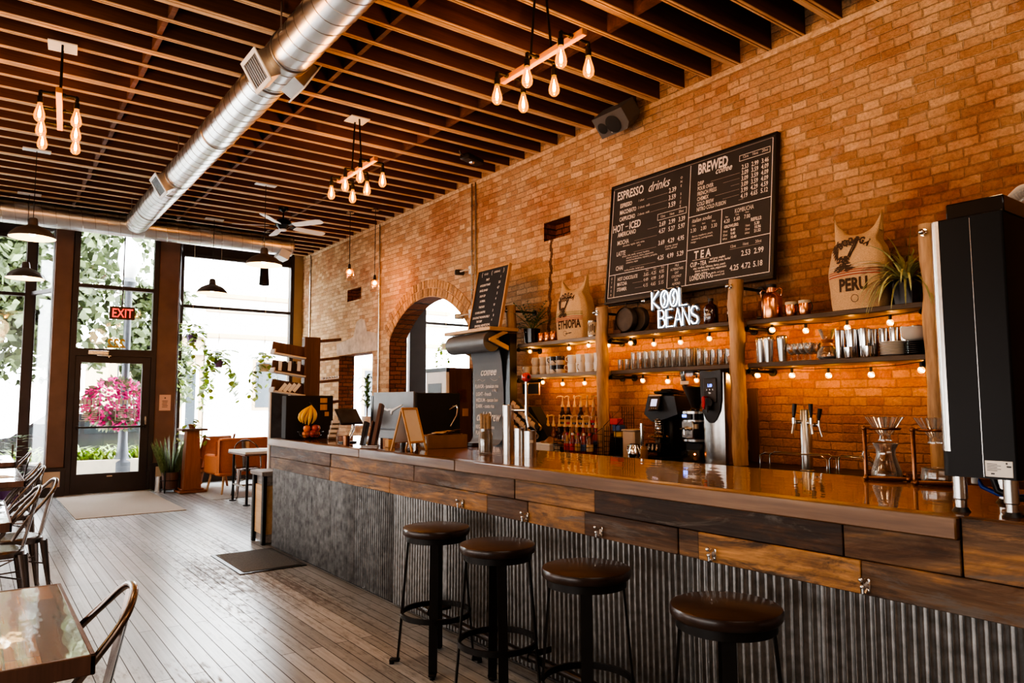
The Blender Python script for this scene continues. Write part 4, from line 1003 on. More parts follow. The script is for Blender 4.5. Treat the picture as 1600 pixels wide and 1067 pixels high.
for st, x, z, s_, sx, sh, b in (('coffee', 0.15, 1.76, 0.145, 0.9, 0.35, 0.003), ('FLAVOR - jamaican me', 0.05, 1.615, 0.062, 0.80, 0.0, 0.001), ('crazy', 0.38, 1.575, 0.055, 0.85, 0.3, 0.001), ('LIGHT - french', 0.05, 1.525, 0.062, 0.80, 0.0, 0.001),
                          ('MEDIUM - tanzan bev', 0.05, 1.455, 0.062, 0.80, 0.0, 0.001), ('DARK - costa rica', 0.05, 1.385, 0.062, 0.80, 0.0, 0.001), ('cold Brew', 0.06, 1.235, 0.15, 0.75, 0.35, 0.003), ('REGULAR - house', 0.05, 1.145, 0.062, 0.80, 0.0, 0.001), ('FLAVOR - vanilla', 0.05, 1.075, 0.062, 0.80, 0.0, 0.001)):
    put_text(g, st, x, z, s_, sx, sh, b, fn=onpaper)
for x, z in ((0.06, 1.70), (0.54, 1.735), (0.47, 1.70)): g.ball(onpaper(x, z), 0.006, 6, 4)
g.tube([onpaper(0.10 + 0.02 * i, 1.705 + 0.012 * math.sin(i * 0.9)) for i in range(9)], 0.0022, 4); g.tube([onpaper(0.36 + 0.02 * i, 1.725 - 0.03 * math.sin(i * 0.35)) for i in range(8)], 0.0022, 4)
wpart('chalk_lettering', g, 'chalk', pr_, ang=0, fix=False)
# ================================================================== things on the bar
# ---- tall black brewer at the near end
bw = thing('coffee_brewer', 'tall black coffee brewer with chrome edge and steel legs, nearest on the bar', 'coffee brewer', (2.78, 0.955, BT))
x0, x1, y0, y1 = 2.56, 2.99, 0.855, 1.075
g = G()
r = 0.032; pl = []
for cx, cy, a0 in ((x1 - 0.02, y1 - 0.02, 0), (x0 + r, y1 - r, 90), (x0 + 0.008, y0 + 0.008, 180), (x1 - 0.02, y0 + 0.02, 270)):
    rr = r if a0 == 90 else (0.008 if a0 == 180 else 0.02)
    for k in range(7): a = math.radians(a0 + 90 * k / 6); pl.append((cx + rr * math.cos(a), cy + rr * math.sin(a)))
g.prism(pl, 1.205, 2.045, axis='z'); wpart('cabinet', g, 'brewer skin', bw)
g = G(); g.box(x0 + 0.012, x1, y0 - 0.002, y1 - 0.052, 2.043, 2.10, 0.004); g.box(x0 + 0.004, x1, y0, y1 - 0.01, 2.04, 2.05, 0.003); wpart('lid', g, 'black gloss', bw)
g = G(); pl2 = []
for k in range(13): a = math.radians(88 + 94 * k / 12); pl2.append((x0 + r + (r + 0.0015) * math.cos(a), y1 - r + (r + 0.0015) * math.sin(a)))
for k in range(12, -1, -1): a = math.radians(88 + 94 * k / 12); pl2.append((x0 + r + (r - 0.004) * math.cos(a), y1 - r + (r - 0.004) * math.sin(a)))
g.prism(pl2, 1.285, 2.047, axis='z'); wpart('chrome_edge', g, 'brushed steel', bw)
g = G(); g.box(x0 - 0.0008, x0 + 0.002, 0.9478, 0.9494, 1.21, 2.04); wpart('panel_seam', g, 'brushed steel', bw, ang=0)
g = G(); g.box(x0 - 0.002, x0 + 0.002, 0.868, 0.944, 1.212, 1.262, 0.001); sb = wpart('rating_label', g, 'white plastic', bw)
g = G()
for k in range(5): g.box(x0 - 0.003, x0 - 0.001, 0.91 - 0.01 * (k % 2), 0.938, 1.251 - k * 0.005, 1.2525 - k * 0.005)
g.box(x0 - 0.003, x0 - 0.001, 0.872, 0.884, 1.243, 1.248); g.box(x0 - 0.003, x0 - 0.001, 0.918, 0.928, 1.220, 1.224); g.ball((x0 - 0.002, 0.884, 1.255), 0.003, 6, 4)
wpart('print', g, 'black plastic', sb.parent)
for x, y in ((x0 + 0.038, y1 - 0.04), (x0 + 0.038, y0 + 0.035), (x1 - 0.06, y1 - 0.05), (x1 - 0.06, y0 + 0.05)):
    g = G(); g.lathe([(0, 0.117), (0.021, 0.117), (0.021, 0.042), (0.017, 0.038), (0.017, 0.014), (0.0, 0.012)], 22, (x, y, BT)); o = wpart('leg', g, 'brushed steel', bw)
    g = G(); g.lathe([(0, 0.014), (0.019, 0.014), (0.028, 0.0), (0, 0.0)], 20, (x, y, BT)); inv = bw.matrix_basis.inverted(); g.v = [tuple(inv @ Vector(p)) for p in g.v]; g.build('rubber_foot', 'black plastic', o)
g = G(); g.tube([(2.68, 1.02, 1.20), (2.68, 1.0, 1.165), (2.69, 0.96, 1.145), (2.70, 0.90, 1.142), (2.71, 0.84, 1.15), (2.72, 0.78, 1.16)], 0.007, 10); wpart('blue_tube', g, 'blue hose', bw)
g = G(); g.tube([(2.66, 0.96, 1.20), (2.66, 0.95, 1.16), (2.67, 0.91, 1.14), (2.69, 0.84, 1.14), (2.70, 0.76, 1.15)], 0.011, 10); wpart('black_hose', g, 'black plastic', bw)
g = G(); g.cyl((2.68, 1.02, 1.175), (2.68, 1.02, 1.21), 0.012, n=12); wpart('fitting', g, 'white plastic', bw)
g = G(); g.box(2.62, 2.90, 0.70, 0.93, BT + 0.001, BT + 0.016, 0.004)
solo('wooden_board', g, 'edge board', 'flat wooden board lying on the bar under the black brewer', 'board')
# glass hopper grinder behind the brewer: only its dome shows over the lid
gd_ = thing('dome_grinder', 'grinder with a round clear glass dome, just behind the tall black brewer', 'grinder', (3.18, 0.93, BT))
g = G(); g.lathe([(0, 0), (0.11, 0), (0.11, 0.05), (0.085, 0.08), (0.085, 0.84), (0.0, 0.84)], 28); lpart('grinder_body', g, 'black plastic', gd_)
g = G(); g.lathe([(0.06, 0.84), (0.10, 0.90), (0.135, 0.98), (0.145, 1.05), (0.125, 1.12), (0.08, 1.165), (0.0, 1.18)], 32); lpart('glass_dome', g, 'clear glass', gd_)
g = G(); g.cyl((0, 0, 0.84), (0, 0, 1.15), 0.012, n=10); lpart('spindle', g, 'chrome', gd_)

# ---- pour-over stands of copper pipe
def pipe(g, pts, r=0.0095):
    g.tube(pts, r, 10)
    for p in pts[1:-1]: g.ball(p, r * 1.35, 10, 6)
def pour_stand(x, y, lab, carafe):
    t_ = thing('pour_over_stand', lab, 'pour-over stand', (x, y, BT), math.radians(-63), 'copper pour-over stands')
    g = G(); z = 0.012
    pipe(g, [(-0.03, 0.085, z), (-0.03, -0.085, z), (0.14, -0.085, z), (0.14, 0.085, z), (-0.03, 0.085, z)], 0.0095); lpart('base_frame', g, 'copper pipe', t_)
    g = G(); pipe(g, [(-0.03, 0.0, z), (-0.03, 0.0, 0.232), (0.0, 0.0, 0.232)], 0.0095); lpart('upright', g, 'copper pipe', t_)
    g = G(); ring = [(0.055 + 0.062 * math.cos(a), 0.062 * math.sin(a), 0.232) for a in [2 * PI * k / 24 for k in range(24)]]; g.tube(ring, 0.006, 8, closed=True); lpart('ring', g, 'copper pipe', t_)
    return t_
def dripper(x, y, lab):
    g = G()
    n = 40
    def fn(u, v):
        a = 2 * PI * u
        r = 0.021 + (0.078 - 0.021) * max(0, (v - 0.2) / 0.8) ** 0.9 if v > 0.2 else 0.026 - 0.005 * v * 5
        r *= 1 + 0.06 * math.sin(20 * a) * (1 if v > 0.2 else 0)
        return (r * math.cos(a), r * math.sin(a), 0.180 + 0.105 * v)
    g.surf(fn, 80, 12, cu=True)
    g.lathe([(0.030, 0.174), (0.030, 0.181), (0.020, 0.183)], 24)
    return solo('glass_dripper', g, 'clear glass', lab, 'dripper', (x, y, BT), group='glass drippers on the stands', fix=False)
pour_stand(3.36, 1.704, 'copper pipe pour-over stand holding a full height glass carafe below its dripper', True)
dripper(3.385, 1.655, 'ribbed clear glass dripper above the tall carafe')
pour_stand(3.32, 1.469, 'copper pipe pour-over stand nearer the brewer, with nothing tall under its dripper', False)
dripper(3.345, 1.42, 'ribbed clear glass dripper on the stand next to the brewer')
t_ = thing('glass_carafe', 'clear waisted glass carafe with handle under the first dripper', 'carafe', (3.385, 1.655, BT + 0.001))
g = G(); g.lathe([(0.0, 0.004), (0.064, 0.004), (0.066, 0.012), (0.062, 0.04), (0.049, 0.08), (0.040, 0.11), (0.041, 0.135), (0.052, 0.158), (0.055, 0.163), (0.051, 0.164), (0.037, 0.132), (0.037, 0.11), (0.046, 0.08), (0.059, 0.04), (0.061, 0.013), (0.0, 0.010)], 32); lpart('glass', g, 'clear glass', t_)
g = G(); g.tube([(-0.022, 0.042, 0.145), (-0.036, 0.070, 0.14), (-0.043, 0.084, 0.112), (-0.038, 0.074, 0.08), (-0.026, 0.050, 0.058)], 0.008, 10); lpart('handle', g, 'clear glass', t_)
t_ = thing('glass_server', 'low clear glass server standing on the nearer copper stand', 'server', (3.345, 1.42, BT + 0.001))
g = G(); g.lathe([(0.0, 0.004), (0.060, 0.004), (0.064, 0.03), (0.058, 0.062), (0.061, 0.068), (0.055, 0.064), (0.060, 0.03), (0.057, 0.009), (0, 0.008)], 28); lpart('glass', g, 'clear glass', t_)
g = G(); g.tube([(0.02, -0.056, 0.055), (0.03, -0.085, 0.05), (0.03, -0.085, 0.02), (0.02, -0.06, 0.012)], 0.006, 8); lpart('handle', g, 'clear glass', t_)

# ---- bar drain rails (wire glass rinsers) at the back counter
for k, (y0_, y1_, x) in enumerate(((3.22, 2.70, 4.70), (2.68, 2.44, 4.70))):
    t_ = thing('wire_rail', ('long low wire rail on the back counter left of the beer tap' if k == 0 else 'short low wire rail on the back counter right of the beer tap'), 'rail', (x, y0_, BC), group='wire rails')
    for dx in (0.0, 0.12):
        g = G(); L_ = y1_ - y0_; g.tube([(dx, 0, 0), (dx, 0.0, 0.11), (dx, L_ * 0.08, 0.135), (dx, L_ * 0.92, 0.135), (dx, L_, 0.11), (dx, L_, 0)], 0.005, 8); lpart('rail_wire', g, 'chrome', t_)
    g = G(); g.box(-0.03, 0.15, y1_ - y0_, 0, 0.0, 0.008, 0.002); lpart('drip_tray', g, 'black plastic', t_)

# ---- beer taps
def tap_tower(loc, lab, h, r, taps):
    t_ = thing('tap_tower', lab, 'tap', loc, group='chrome taps')
    g = G(); g.lathe([(0, 0), (r + 0.015, 0), (r + 0.015, 0.012), (r, 0.018), (r, h - 0.008), (r - 0.006, h), (0, h)], 28); lpart('column', g, 'brushed steel', t_)
    for a, z, hm, hl, tilt in taps:
        M = T((0, 0, z)) @ RZ(a)
        g = G(); g.cyl((r - 0.005, 0, 0), (r + 0.055, 0, 0), 0.014, n=14, M=M); g.cyl((r + 0.05, 0, 0.03), (r + 0.05, 0, -0.012), 0.015, n=14, M=M); g.tube([(r + 0.05, 0, -0.01), (r + 0.055, 0, -0.04), (r + 0.068, 0, -0.085)], 0.009, 10, M=M)
        f = lpart('faucet', g, 'chrome', t_)
        g = G(); g.cyl((r + 0.05, 0, 0.03), (r + 0.05, 0, 0.05), 0.009, n=10, M=M); g.tube([(r + 0.05, 0, 0.045), (r + 0.05 + tilt * 0.5, 0, 0.045 + hl * 0.5), (r + 0.05 + tilt, 0, 0.045 + hl)], [0.011, 0.015, 0.016], 12, M=M); lpart('tap_handle', g, hm, f)
    return t_
tap_tower((4.84, 2.93, BC), 'round chrome beer tap column with black handles on the back counter', 0.45, 0.04, [(math.radians(150), 0.36, 'black plastic', 0.085, -0.01), (math.radians(235), 0.36, 'black plastic', 0.085, 0.0), (math.radians(290), 0.34, 'black plastic', 0.07, 0.01)])
t_ = thing('tap_column', 'tall chrome tap column with a red ball on its handle, by the straw jar', 'tap', (2.98, 4.04, BT))
g = G(); g.lathe([(0, 0), (0.040, 0), (0.040, 0.338), (0.036, 0.342), (0, 0.342)], 30); lpart('column', g, 'brushed steel', t_)
g = G(); g.cyl((0.02, -0.02, 0.305), (0.05, -0.145, 0.305), 0.012, n=12); g.cyl((0.05, -0.145, 0.34), (0.05, -0.145, 0.27), 0.014, n=12); g.tube([(0.05, -0.145, 0.275), (0.05, -0.15, 0.24), (0.052, -0.165, 0.19)], 0.009, 10)
f = lpart('faucet', g, 'chrome', t_)
g = G(); g.cyl((0.05, -0.145, 0.33), (0.05, -0.145, 0.50), 0.011, n=12); lpart('handle_rod', g, 'chrome', f)
g = G(); g.ball((0.05, -0.145, 0.53), 0.033, 20, 14); lpart('handle_ball', g, 'red ball', f)
g = G(); M = T((0.05, -0.145, 0.53)); g.cyl((-0.008, -0.0325, 0.0), (-0.008, -0.0345, 0.0), 0.012, n=12, M=M); lpart('button', g, 'black plastic', f)

# ---- stainless canisters, straw jar
for k, (x, y, r, h, lab) in enumerate(((2.93, 3.845, 0.034, 0.185, 'taller plain stainless canister beside the tap column'), (2.95, 3.755, 0.040, 0.17, 'wider stainless canister with small label, right of the plain one'))):
    t_ = thing('steel_canister', lab, 'canister', (x, y, BT))
    g = G(); g.lathe([(0, 0), (r, 0), (r, h), (r + 0.003, h + 0.003), (r - 0.002, h + 0.003), (r - 0.003, 0.02), (0, 0.02)], 28); lpart('shell', g, 'brushed steel', t_)
    if k: g = G(); g.surf(lambda u, v, r=r: ((r + 0.0008) * math.cos(-2.4 + 0.7 * u), (r + 0.0008) * math.sin(-2.4 + 0.7 * u), 0.095 + 0.018 * v), 6, 1); lpart('label', g, 'label cream', t_)
jar = thing('straw_jar', 'clear glass jar packed with thin wooden stir sticks', 'jar', (2.90, 4.20, BT))
g = G(); g.lathe([(0, 0.003), (0.046, 0.003), (0.049, 0.012), (0.049, 0.125), (0.042, 0.15), (0.042, 0.165), (0.0445, 0.168), (0.0445, 0.175), (0.039, 0.175), (0.039, 0.15), (0.046, 0.122), (0.046, 0.014), (0, 0.008)], 28); lpart('jar_glass', g, 'clear glass', jar)
for k in range(70):
    a = random.uniform(0, 2 * PI); rr = 0.036 * math.sqrt(random.random()); q = rr + 0.001
    tz = 0.272 + random.uniform(-0.014, 0.012)
    g = G(); g.box(-0.0028, 0.0028, -0.0009, 0.0009, 0, tz - 0.012, M=T((rr * math.cos(a), rr * math.sin(a), 0.012)) @ RZ(random.uniform(0, PI)) @ RX(random.uniform(-0.03, 0.03)), t=random.random())
    s_ = solo('stir_stick', g, 'straw wood', 'thin wooden stir stick standing in the clear jar on the bar', 'stir stick', (2.90, 4.20, BT), group='stir sticks in the jar', ang=0)

# ---- espresso machine seen from behind: grey back with winged emblem, black near side
em = thing('espresso_machine', 'espresso machine with grey metal back, white winged emblem and black side panel', 'espresso machine', (3.12, 5.62, BT))
X0, X1, Y0, Y1 = 2.90, 3.34, 5.24, 6.02
g = G(); g.box(X0 + 0.02, X1, Y0 + 0.02, Y1 - 0.02, BT + 0.06, BT + 0.42, 0.01); wpart('machine_body', g, 'black plastic', em)
g = G(); g.box(X0, X0 + 0.02, Y0, Y1 - 0.035, BT + 0.135, BT + 0.452, 0.004); g.box(X0 + 0.0, X0 + 0.012, Y0, Y1 - 0.035, BT + 0.05, BT + 0.125, 0.003)
pbr('back panel grey', (0.13, 0.13, 0.135), 0.45, 0.2, var=0.25, sc=4); wpart('back_panel', g, 'back panel grey', em)
g = G(); g.prism([(X0 - 0.004, BT + 0.04), (X0 + 0.10, BT + 0.04), (X0 + 0.10, BT + 0.44), (X0 - 0.004, BT + 0.42)], Y1 - 0.035, Y1 + 0.005, axis='y'); wpart('far_side_panel', g, 'black plastic', em)
g = G(); g.box(X0 + 0.018, X1 + 0.01, Y0 - 0.012, Y0 + 0.02, BT + 0.03, BT + 0.44, 0.008); wpart('side_panel', g, 'black matte', em)
g = G(); yy = (Y0 + Y1) / 2 + 0.10
pl = [(-0.215, 0.02), (-0.06, -0.012), (0.0, -0.004), (0.0, -0.03), (0.02, -0.045), (0.035, -0.015), (0.21, 0.035), (0.21, 0.045), (0.03, 0.006), (-0.03, 0.01), (-0.05, 0.004), (-0.215, 0.035)]
g.prism([(yy - a - 0.09, BT + 0.30 + b) for a, b in pl], X0 - 0.006, X0 + 0.002, axis='x'); wpart('winged_emblem', g, 'white paint', em, ang=0)
for x, y in ((X0 + 0.06, Y0 + 0.06), (X1 - 0.05, Y0 + 0.06), (X0 + 0.06, Y1 - 0.07), (X1 - 0.05, Y1 - 0.07)): g = G(); g.cyl((x, y, BT), (x, y, BT + 0.06), 0.022, n=14); wpart('leg', g, 'brushed steel', em)
g = G(); g.tube([(X1 - 0.10, Y0 - 0.03, BT + 0.16), (X1 - 0.06, Y0 - 0.06, BT + 0.25), (X1 - 0.05, Y0 - 0.06, BT + 0.31), (X1 - 0.055, Y0 - 0.05, BT + 0.33), (X1 - 0.08, Y0 - 0.03, BT + 0.33)], 0.007, 8); wpart('steam_wand', g, 'chrome', em)
g = G(); g.tube([(X1 - 0.12, Y0 - 0.04, BT + 0.30), (X1 - 0.06, Y0 - 0.06, BT + 0.335)], 0.006, 8); wpart('wand_lever', g, 'chrome', em)
# small things behind the tent sign
for k, (x, y, kind, lab) in enumerate(((2.72, 5.30, 'box', 'small pale wooden box on the bar in front of the grey espresso machine'), (2.74, 5.12, 'bottle', 'little dark bottle on the bar behind the tent sign'))):
    g = G()
    if kind == 'box': g.box(-0.03, 0.03, -0.03, 0.03, 0, 0.06, 0.004)
    else: g.lathe([(0, 0), (0.02, 0), (0.02, 0.045), (0.009, 0.055), (0.009, 0.085), (0, 0.087)], 16)
    solo('wooden_box' if kind == 'box' else 'dropper_bottle', g, 'pale pine' if kind == 'box' else 'black plastic', lab, 'box' if kind == 'box' else 'bottle', (x, y, BT))
# ---- tent sign
ts = thing('tent_sign', 'small wooden A-frame tent sign with blank white panels near the bar edge', 'sign', (2.62, 4.80, BT))
for s in (1, -1):
    g = G(); a = 0.30 * s; M = T((0, 0, 0.318)) @ RX(-a)
    for x in (-0.085, 0.085): g.box(x - 0.008, x + 0.008, -0.006, 0.006, -0.332, 0.004, 0.002, M)
    g.box(-0.085, 0.085, -0.006, 0.006, -0.012, 0.004, 0.002, M); g.box(-0.085, 0.085, -0.006, 0.006, -0.27, -0.255, 0.002, M)
    f = lpart('panel_frame', g, 'oak frame', ts)
    g = G(); g.box(-0.079, 0.079, -0.0035 + 0.004 * s, 0.0035 + 0.004 * s, -0.262, -0.008, 0, M); lpart('panel', g, 'white paint', f, ang=0)
ts.rotation_euler = (0, 0, math.radians(22))
# ---- pastry tray box with napkins
bx = thing('napkin_caddy', 'brown wooden caddy heaped with napkins and packets on the bar', 'caddy', (3.02, 4.97, BT))
g = G(); g.box(-0.17, 0.17, -0.10, -0.088, 0, 0.105, 0.003); g.box(-0.17, 0.17, 0.088, 0.10, 0, 0.105, 0.003); g.box(-0.17, -0.158, -0.09, 0.09, 0, 0.105, 0.003); g.box(0.158, 0.17, -0.09, 0.09, 0, 0.105, 0.003); g.box(-0.165, 0.165, -0.095, 0.095, 0.0, 0.01); lpart('box', g, 'kraft brown', bx)
g = G(); g.box(-0.174, -0.166, -0.07, 0.07, 0.01, 0.095, 0.002); lpart('metal_plate', g, 'brushed steel', bx)
bx.rotation_euler = (0, 0, math.radians(-8))
for k in range(9):
    g = G(); M = T((random.uniform(-0.11, 0.11), random.uniform(-0.05, 0.05), 0.10 + 0.004 * k)) @ RZ(random.uniform(0, 3)) @ RX(random.uniform(-0.3, 0.3))
    g.box(-0.05, 0.05, -0.035, 0.035, 0, 0.004, 0.001, M)
    solo('napkin', g, ('kraft brown', 'cream panel')[k % 2], 'folded brown paper napkin lying in the caddy', 'napkin', (3.02, 4.97, BT), math.radians(-8), 'napkins in the caddy')
g = G(); g.box(-0.07, 0.07, -0.05, 0.05, 0, 0.015, 0.004); g.box(-0.066, 0.066, -0.046, 0.046, 0.012, 0.03, 0.004)
solo('dark_tray', g, 'dark steel', 'small dark tray between the caddy and the chalk paper', 'tray', (3.34, 4.97, BT + 0.0))
# ---- menu holder, cup, card payment tablet, brochure rack, fruit, black box
mh = thing('menu_holder', 'slanted dark menu holder with upright cards near the bar edge', 'menu holder', (2.60, 5.56, BT))
for k, (dx, h, th, m) in enumerate(((0.0, 0.20, 0.028, 'dark steel'), (0.05, 0.205, 0.010, 'walnut'), (0.085, 0.35, 0.03, 'walnut'))):
    g = G(); M = T((dx, -0.02 * k, 0.004)) @ RY(0.20) @ RZ(math.radians(-35)); g.box(-th / 2, th / 2, -0.07, 0.07, 0, h, 0.003, M); lpart('menu_card' if k else 'holder_back', g, m, mh)
g = G(); M = T((0.06, -0.03, 0)) @ RZ(math.radians(-35)); g.box(-0.06, 0.07, -0.075, 0.075, 0, 0.012, 0.003, M); g.box(-0.065, -0.058, -0.075, 0.075, 0, 0.05, 0.002, M); lpart('holder_base', g, 'brushed steel', mh)
g = G(); g.lathe([(0, 0), (0.026, 0), (0.030, 0.085), (0.027, 0.085), (0.023, 0.008), (0, 0.008)], 22); solo('pen_cup', g, 'copper pipe', 'small coppery pen cup beside the slanted menu holder', 'cup', (2.53, 5.72, BT))
tb = thing('payment_tablet', 'tilted black payment tablet on a chrome stand, screen away from the customers', 'tablet', (2.74, 6.15, BT))
g = G(); M = T((0, 0, 0.235)) @ RZ(math.radians(-72)) @ RY(0.95); g.box(-0.085, 0.085, -0.13, 0.13, -0.008, 0.008, 0.006, M); lpart('tablet', g, 'black plastic', tb)
g = G(); M = T((0, 0, 0.235)) @ RZ(math.radians(-72)) @ RY(0.95); g.box(-0.072, 0.072, -0.112, 0.112, 0.0078, 0.009, 0, M); lpart('screen', g, 'slate glass', tb)
g = G(); g.tube([(0.03, 0.02, 0.225), (0.06, 0.02, 0.19), (0.05, 0.02, 0.12), (-0.02, 0.0, 0.012)], 0.015, 10); lpart('stand', g, 'chrome', tb)
g = G(); g.box(-0.08, 0.06, -0.05, 0.05, 0, 0.014, 0.004); lpart('foot', g, 'black plastic', tb)
br_ = thing('card_rack', 'clear tiered rack of small cards beside the black box', 'card rack', (2.84, 6.78, BT))
for k in range(4):
    g = G(); M = T((0.02 * k, 0.02 * k, 0.0)); g.box(-0.045, 0.045, -0.006 - 0.0, 0.0, 0, 0.045 + 0.045 * k, 0.001, M); g.box(-0.045, 0.045, -0.028, -0.026, 0.0 + 0.045 * k, 0.025 + 0.045 * k, 0.001, M); lpart('tier', g, 'clear glass', br_)
for k in range(4):
    g = G(); g.box(-0.04, 0.04, -0.024, -0.008, 0.005 + 0.045 * k, 0.05 + 0.045 * k, 0.001, M=T((0.02 * k, 0.02 * k, 0)))
    solo('card_stack', g, 'white paint', 'small stack of pale cards in the %s tier of the clear rack' % ('lowest', 'second', 'third', 'topmost')[k], 'cards', (2.84, 6.78, BT), group='card stacks in the clear rack')
bbx = thing('black_case', 'black box panel with three small stickers behind the fruit basket', 'box', (2.80, 7.24, BT))
g = G(); g.box(-0.265, 0.235, -0.03, 0.10, 0, 0.435, 0.006); lpart('case', g, 'black matte', bbx)
for k, (x, z, w_, h_) in enumerate(((0.13, 0.385, 0.075, 0.05), (0.13, 0.315, 0.075, 0.06), (0.165, 0.245, 0.045, 0.045))):
    g = G(); g.box(x - w_ / 2, x + w_ / 2, -0.033, -0.029, z - h_ / 2, z + h_ / 2, 0.0); lpart('sticker', g, 'oak frame', bbx, ang=0)
fb = thing('fruit_basket', 'small wire fruit basket with a tall banana hook near the far bar end', 'basket', (2.72, 7.02, BT))
g = G()
for z, r in ((0.004, 0.06), (0.04, 0.105), (0.075, 0.125)): g.tube([(r * math.cos(a), r * math.sin(a), z) for a in [2 * PI * k / 28 for k in range(28)]], 0.0028, 6, closed=True)
for k in range(16):
    a = 2 * PI * k / 16; g.tube([(0.06 * math.cos(a), 0.06 * math.sin(a), 0.004), (0.105 * math.cos(a), 0.105 * math.sin(a), 0.04), (0.125 * math.cos(a), 0.125 * math.sin(a), 0.075)], 0.0018, 5)
lpart('wire_bowl', g, 'dark steel', fb)
g = G(); g.tube([(0.0, 0.125, 0.07), (0.0, 0.125, 0.27), (0.0, 0.11, 0.33), (0.0, 0.05, 0.365), (0.0, 0.0, 0.352), (0, -0.01, 0.335)], 0.005, 8); lpart('banana_hook', g, 'dark steel', fb)
for k, (dx, dy, dz, m) in enumerate(((-0.06, -0.03, 0.05, 'orange peel'), (0.0, -0.06, 0.055, 'apple red'), (0.055, -0.02, 0.05, 'orange peel'), (-0.02, 0.05, 0.05, 'orange peel'), (0.05, 0.05, 0.055, 'apple red'), (-0.045, -0.02, 0.105, 'orange peel'), (0.03, -0.045, 0.11, 'apple red'), (0.065, 0.0, 0.105, 'orange peel'))):
    g = G(); g.lathe([(0, -0.030), (0.012, -0.034), (0.028, -0.022), (0.036, 0.0), (0.030, 0.024), (0.012, 0.033), (0.004, 0.030), (0, 0.028)], 18)
    o = solo('orange' if 'orange' in m else 'apple', g, m, ('orange' if 'orange' in m else 'red apple') + ' in the wire fruit basket, ' + ('left front', 'front middle', 'right front', 'back left', 'back right', 'upper left', 'upper middle', 'upper right')[k], 'fruit', (2.72 + dx, 7.02 + dy, BT + dz), group='fruit in the wire basket')
for k in range(5):
    A_ = (-0.085, -0.062, -0.034, 0.0, 0.042)[k]; lat = Vector((0.93, -0.36, 0)); dep = Vector((-0.36, -0.93, 0)); g = G(); pts = []
    for i in range(11):
        u = i / 10; s_ = A_ * math.sin(u * 2.35) * 1.15 - 0.025 * u * u; pts.append(tuple(lat * s_ + dep * (0.015 + (0.055 if k % 2 else 0.03) * math.sin(u * 2.6)) + Vector((0, 0, 0.335 - (0.195 - 0.35 * abs(A_)) * u)))) 
    g.tube(pts, [0.006, 0.008, 0.013, 0.017, 0.019, 0.020, 0.0195, 0.018, 0.015, 0.010, 0.005], 8)
    o = solo('banana', g, 'banana', 'yellow banana hanging on the hook over the fruit basket, %s from the left' % ORD[k], 'banana', (2.72, 7.01, BT), group='bunch of bananas on the hook', ang=60)
    g = G(); g.tube([pts[0], (pts[0][0] * 0.3, pts[0][1] * 0.3, 0.348)], 0.0055, 6); lpart('stem', g, 'banana tip', o)
# ================================================================== machines on the back counter
def cowmat():
    m, nt, out = _new('cow print'); L = nt.links.new
    tc = N(nt, 'ShaderNodeTexCoord'); no = N(nt, 'ShaderNodeTexNoise', Scale=11.0, Detail=1.5); L(tc.outputs['Object'], no.inputs['Vector'])
    r = ramp(nt, [(0.0, (0.60, 0.45, 0.32)), (0.47, (0.60, 0.45, 0.32)), (0.50, (0.03, 0.02, 0.014)), (1.0, (0.03, 0.02, 0.014))]); L(no.outputs['Fac'], r.inputs['Fac'])
    b = N(nt, 'ShaderNodeBsdfPrincipled', Roughness=0.6); L(r.outputs['Color'], b.inputs['Base Color']); L(b.outputs['BSDF'], out.inputs['Surface'])
cowmat()
# grinder with a screen
g1 = thing('coffee_grinder', 'black coffee grinder with a lilac screen and slanted chute, left of the hopper grinder', 'coffee grinder', (4.95, 4.36, BC), FR)
g = G(); g.prism([(-0.155, 0.40), (-0.10, 0.575), (0.20, 0.555), (0.23, 0.40), (0.10, 0.36), (-0.06, 0.33)], -0.095, 0.095, axis='x', M=RZ(PI / 2) @ RZ(PI))
lpart('head', g, 'black plastic', g1)
g = G(); g.box(-0.095, 0.095, -0.02, 0.22, 0.0, 0.42, 0.02); g.box(-0.10, 0.10, -0.17, 0.22, 0, 0.03, 0.01); lpart('grinder_body', g, 'black plastic', g1)
g = G(); g.box(-0.085, 0.085, -0.10, 0.26, 0.575, 0.60, 0.01, RX(math.radians(-5))); g.box(-0.07, 0.07, -0.03, 0.15, 0.59, 0.625, 0.012, RX(math.radians(-5))); lpart('lid', g, 'black gloss', g1)
g = G(); M = T((0, -0.125, 0.49)) @ RX(-0.30); g.box(-0.062, 0.062, -0.012, 0.008, -0.065, 0.075, 0.008, M); f = lpart('display_panel', g, 'dark steel', g1)
g = G(); g.box(-0.034, 0.034, -0.0145, -0.011, -0.025, 0.04, 0, M); lpart('screen', g, 'screen lilac', f, ang=0)
g = G()
for k in range(4): g.cyl((-0.036 + 0.024 * k, -0.012, -0.045), (-0.036 + 0.024 * k, -0.0155, -0.045), 0.006, n=8, M=M)
lpart('button', g, 'brushed steel', f)
g = G(); g.box(-0.075, 0.075, -0.02, 0.006, 0.062, 0.082, 0.004, M); lpart('top_cap', g, 'brushed steel', f)
g = G(); g.lathe([(0.035, 0.20), (0.045, 0.22), (0.04, 0.34), (0.03, 0.36), (0, 0.36)], 20, (0, -0.07, 0)); 
for k in range(6): g.lathe([(0.044, 0.24 + 0.02 * k), (0.049, 0.247 + 0.02 * k), (0.044, 0.254 + 0.02 * k)], 20, (0, -0.07, 0))
lpart('chute', g, 'chrome', g1)
g = G(); g.lathe([(0.085, 0.195), (0.10, 0.20), (0.09, 0.215), (0.04, 0.19), (0.03, 0.15), (0, 0.15)], 24, (0, -0.08, 0)); lpart('funnel', g, 'chrome', g1)
g = G(); g.box(-0.09, 0.09, -0.16, -0.04, 0.065, 0.145, 0.006); lpart('portafilter_rest', g, 'dark steel', g1)
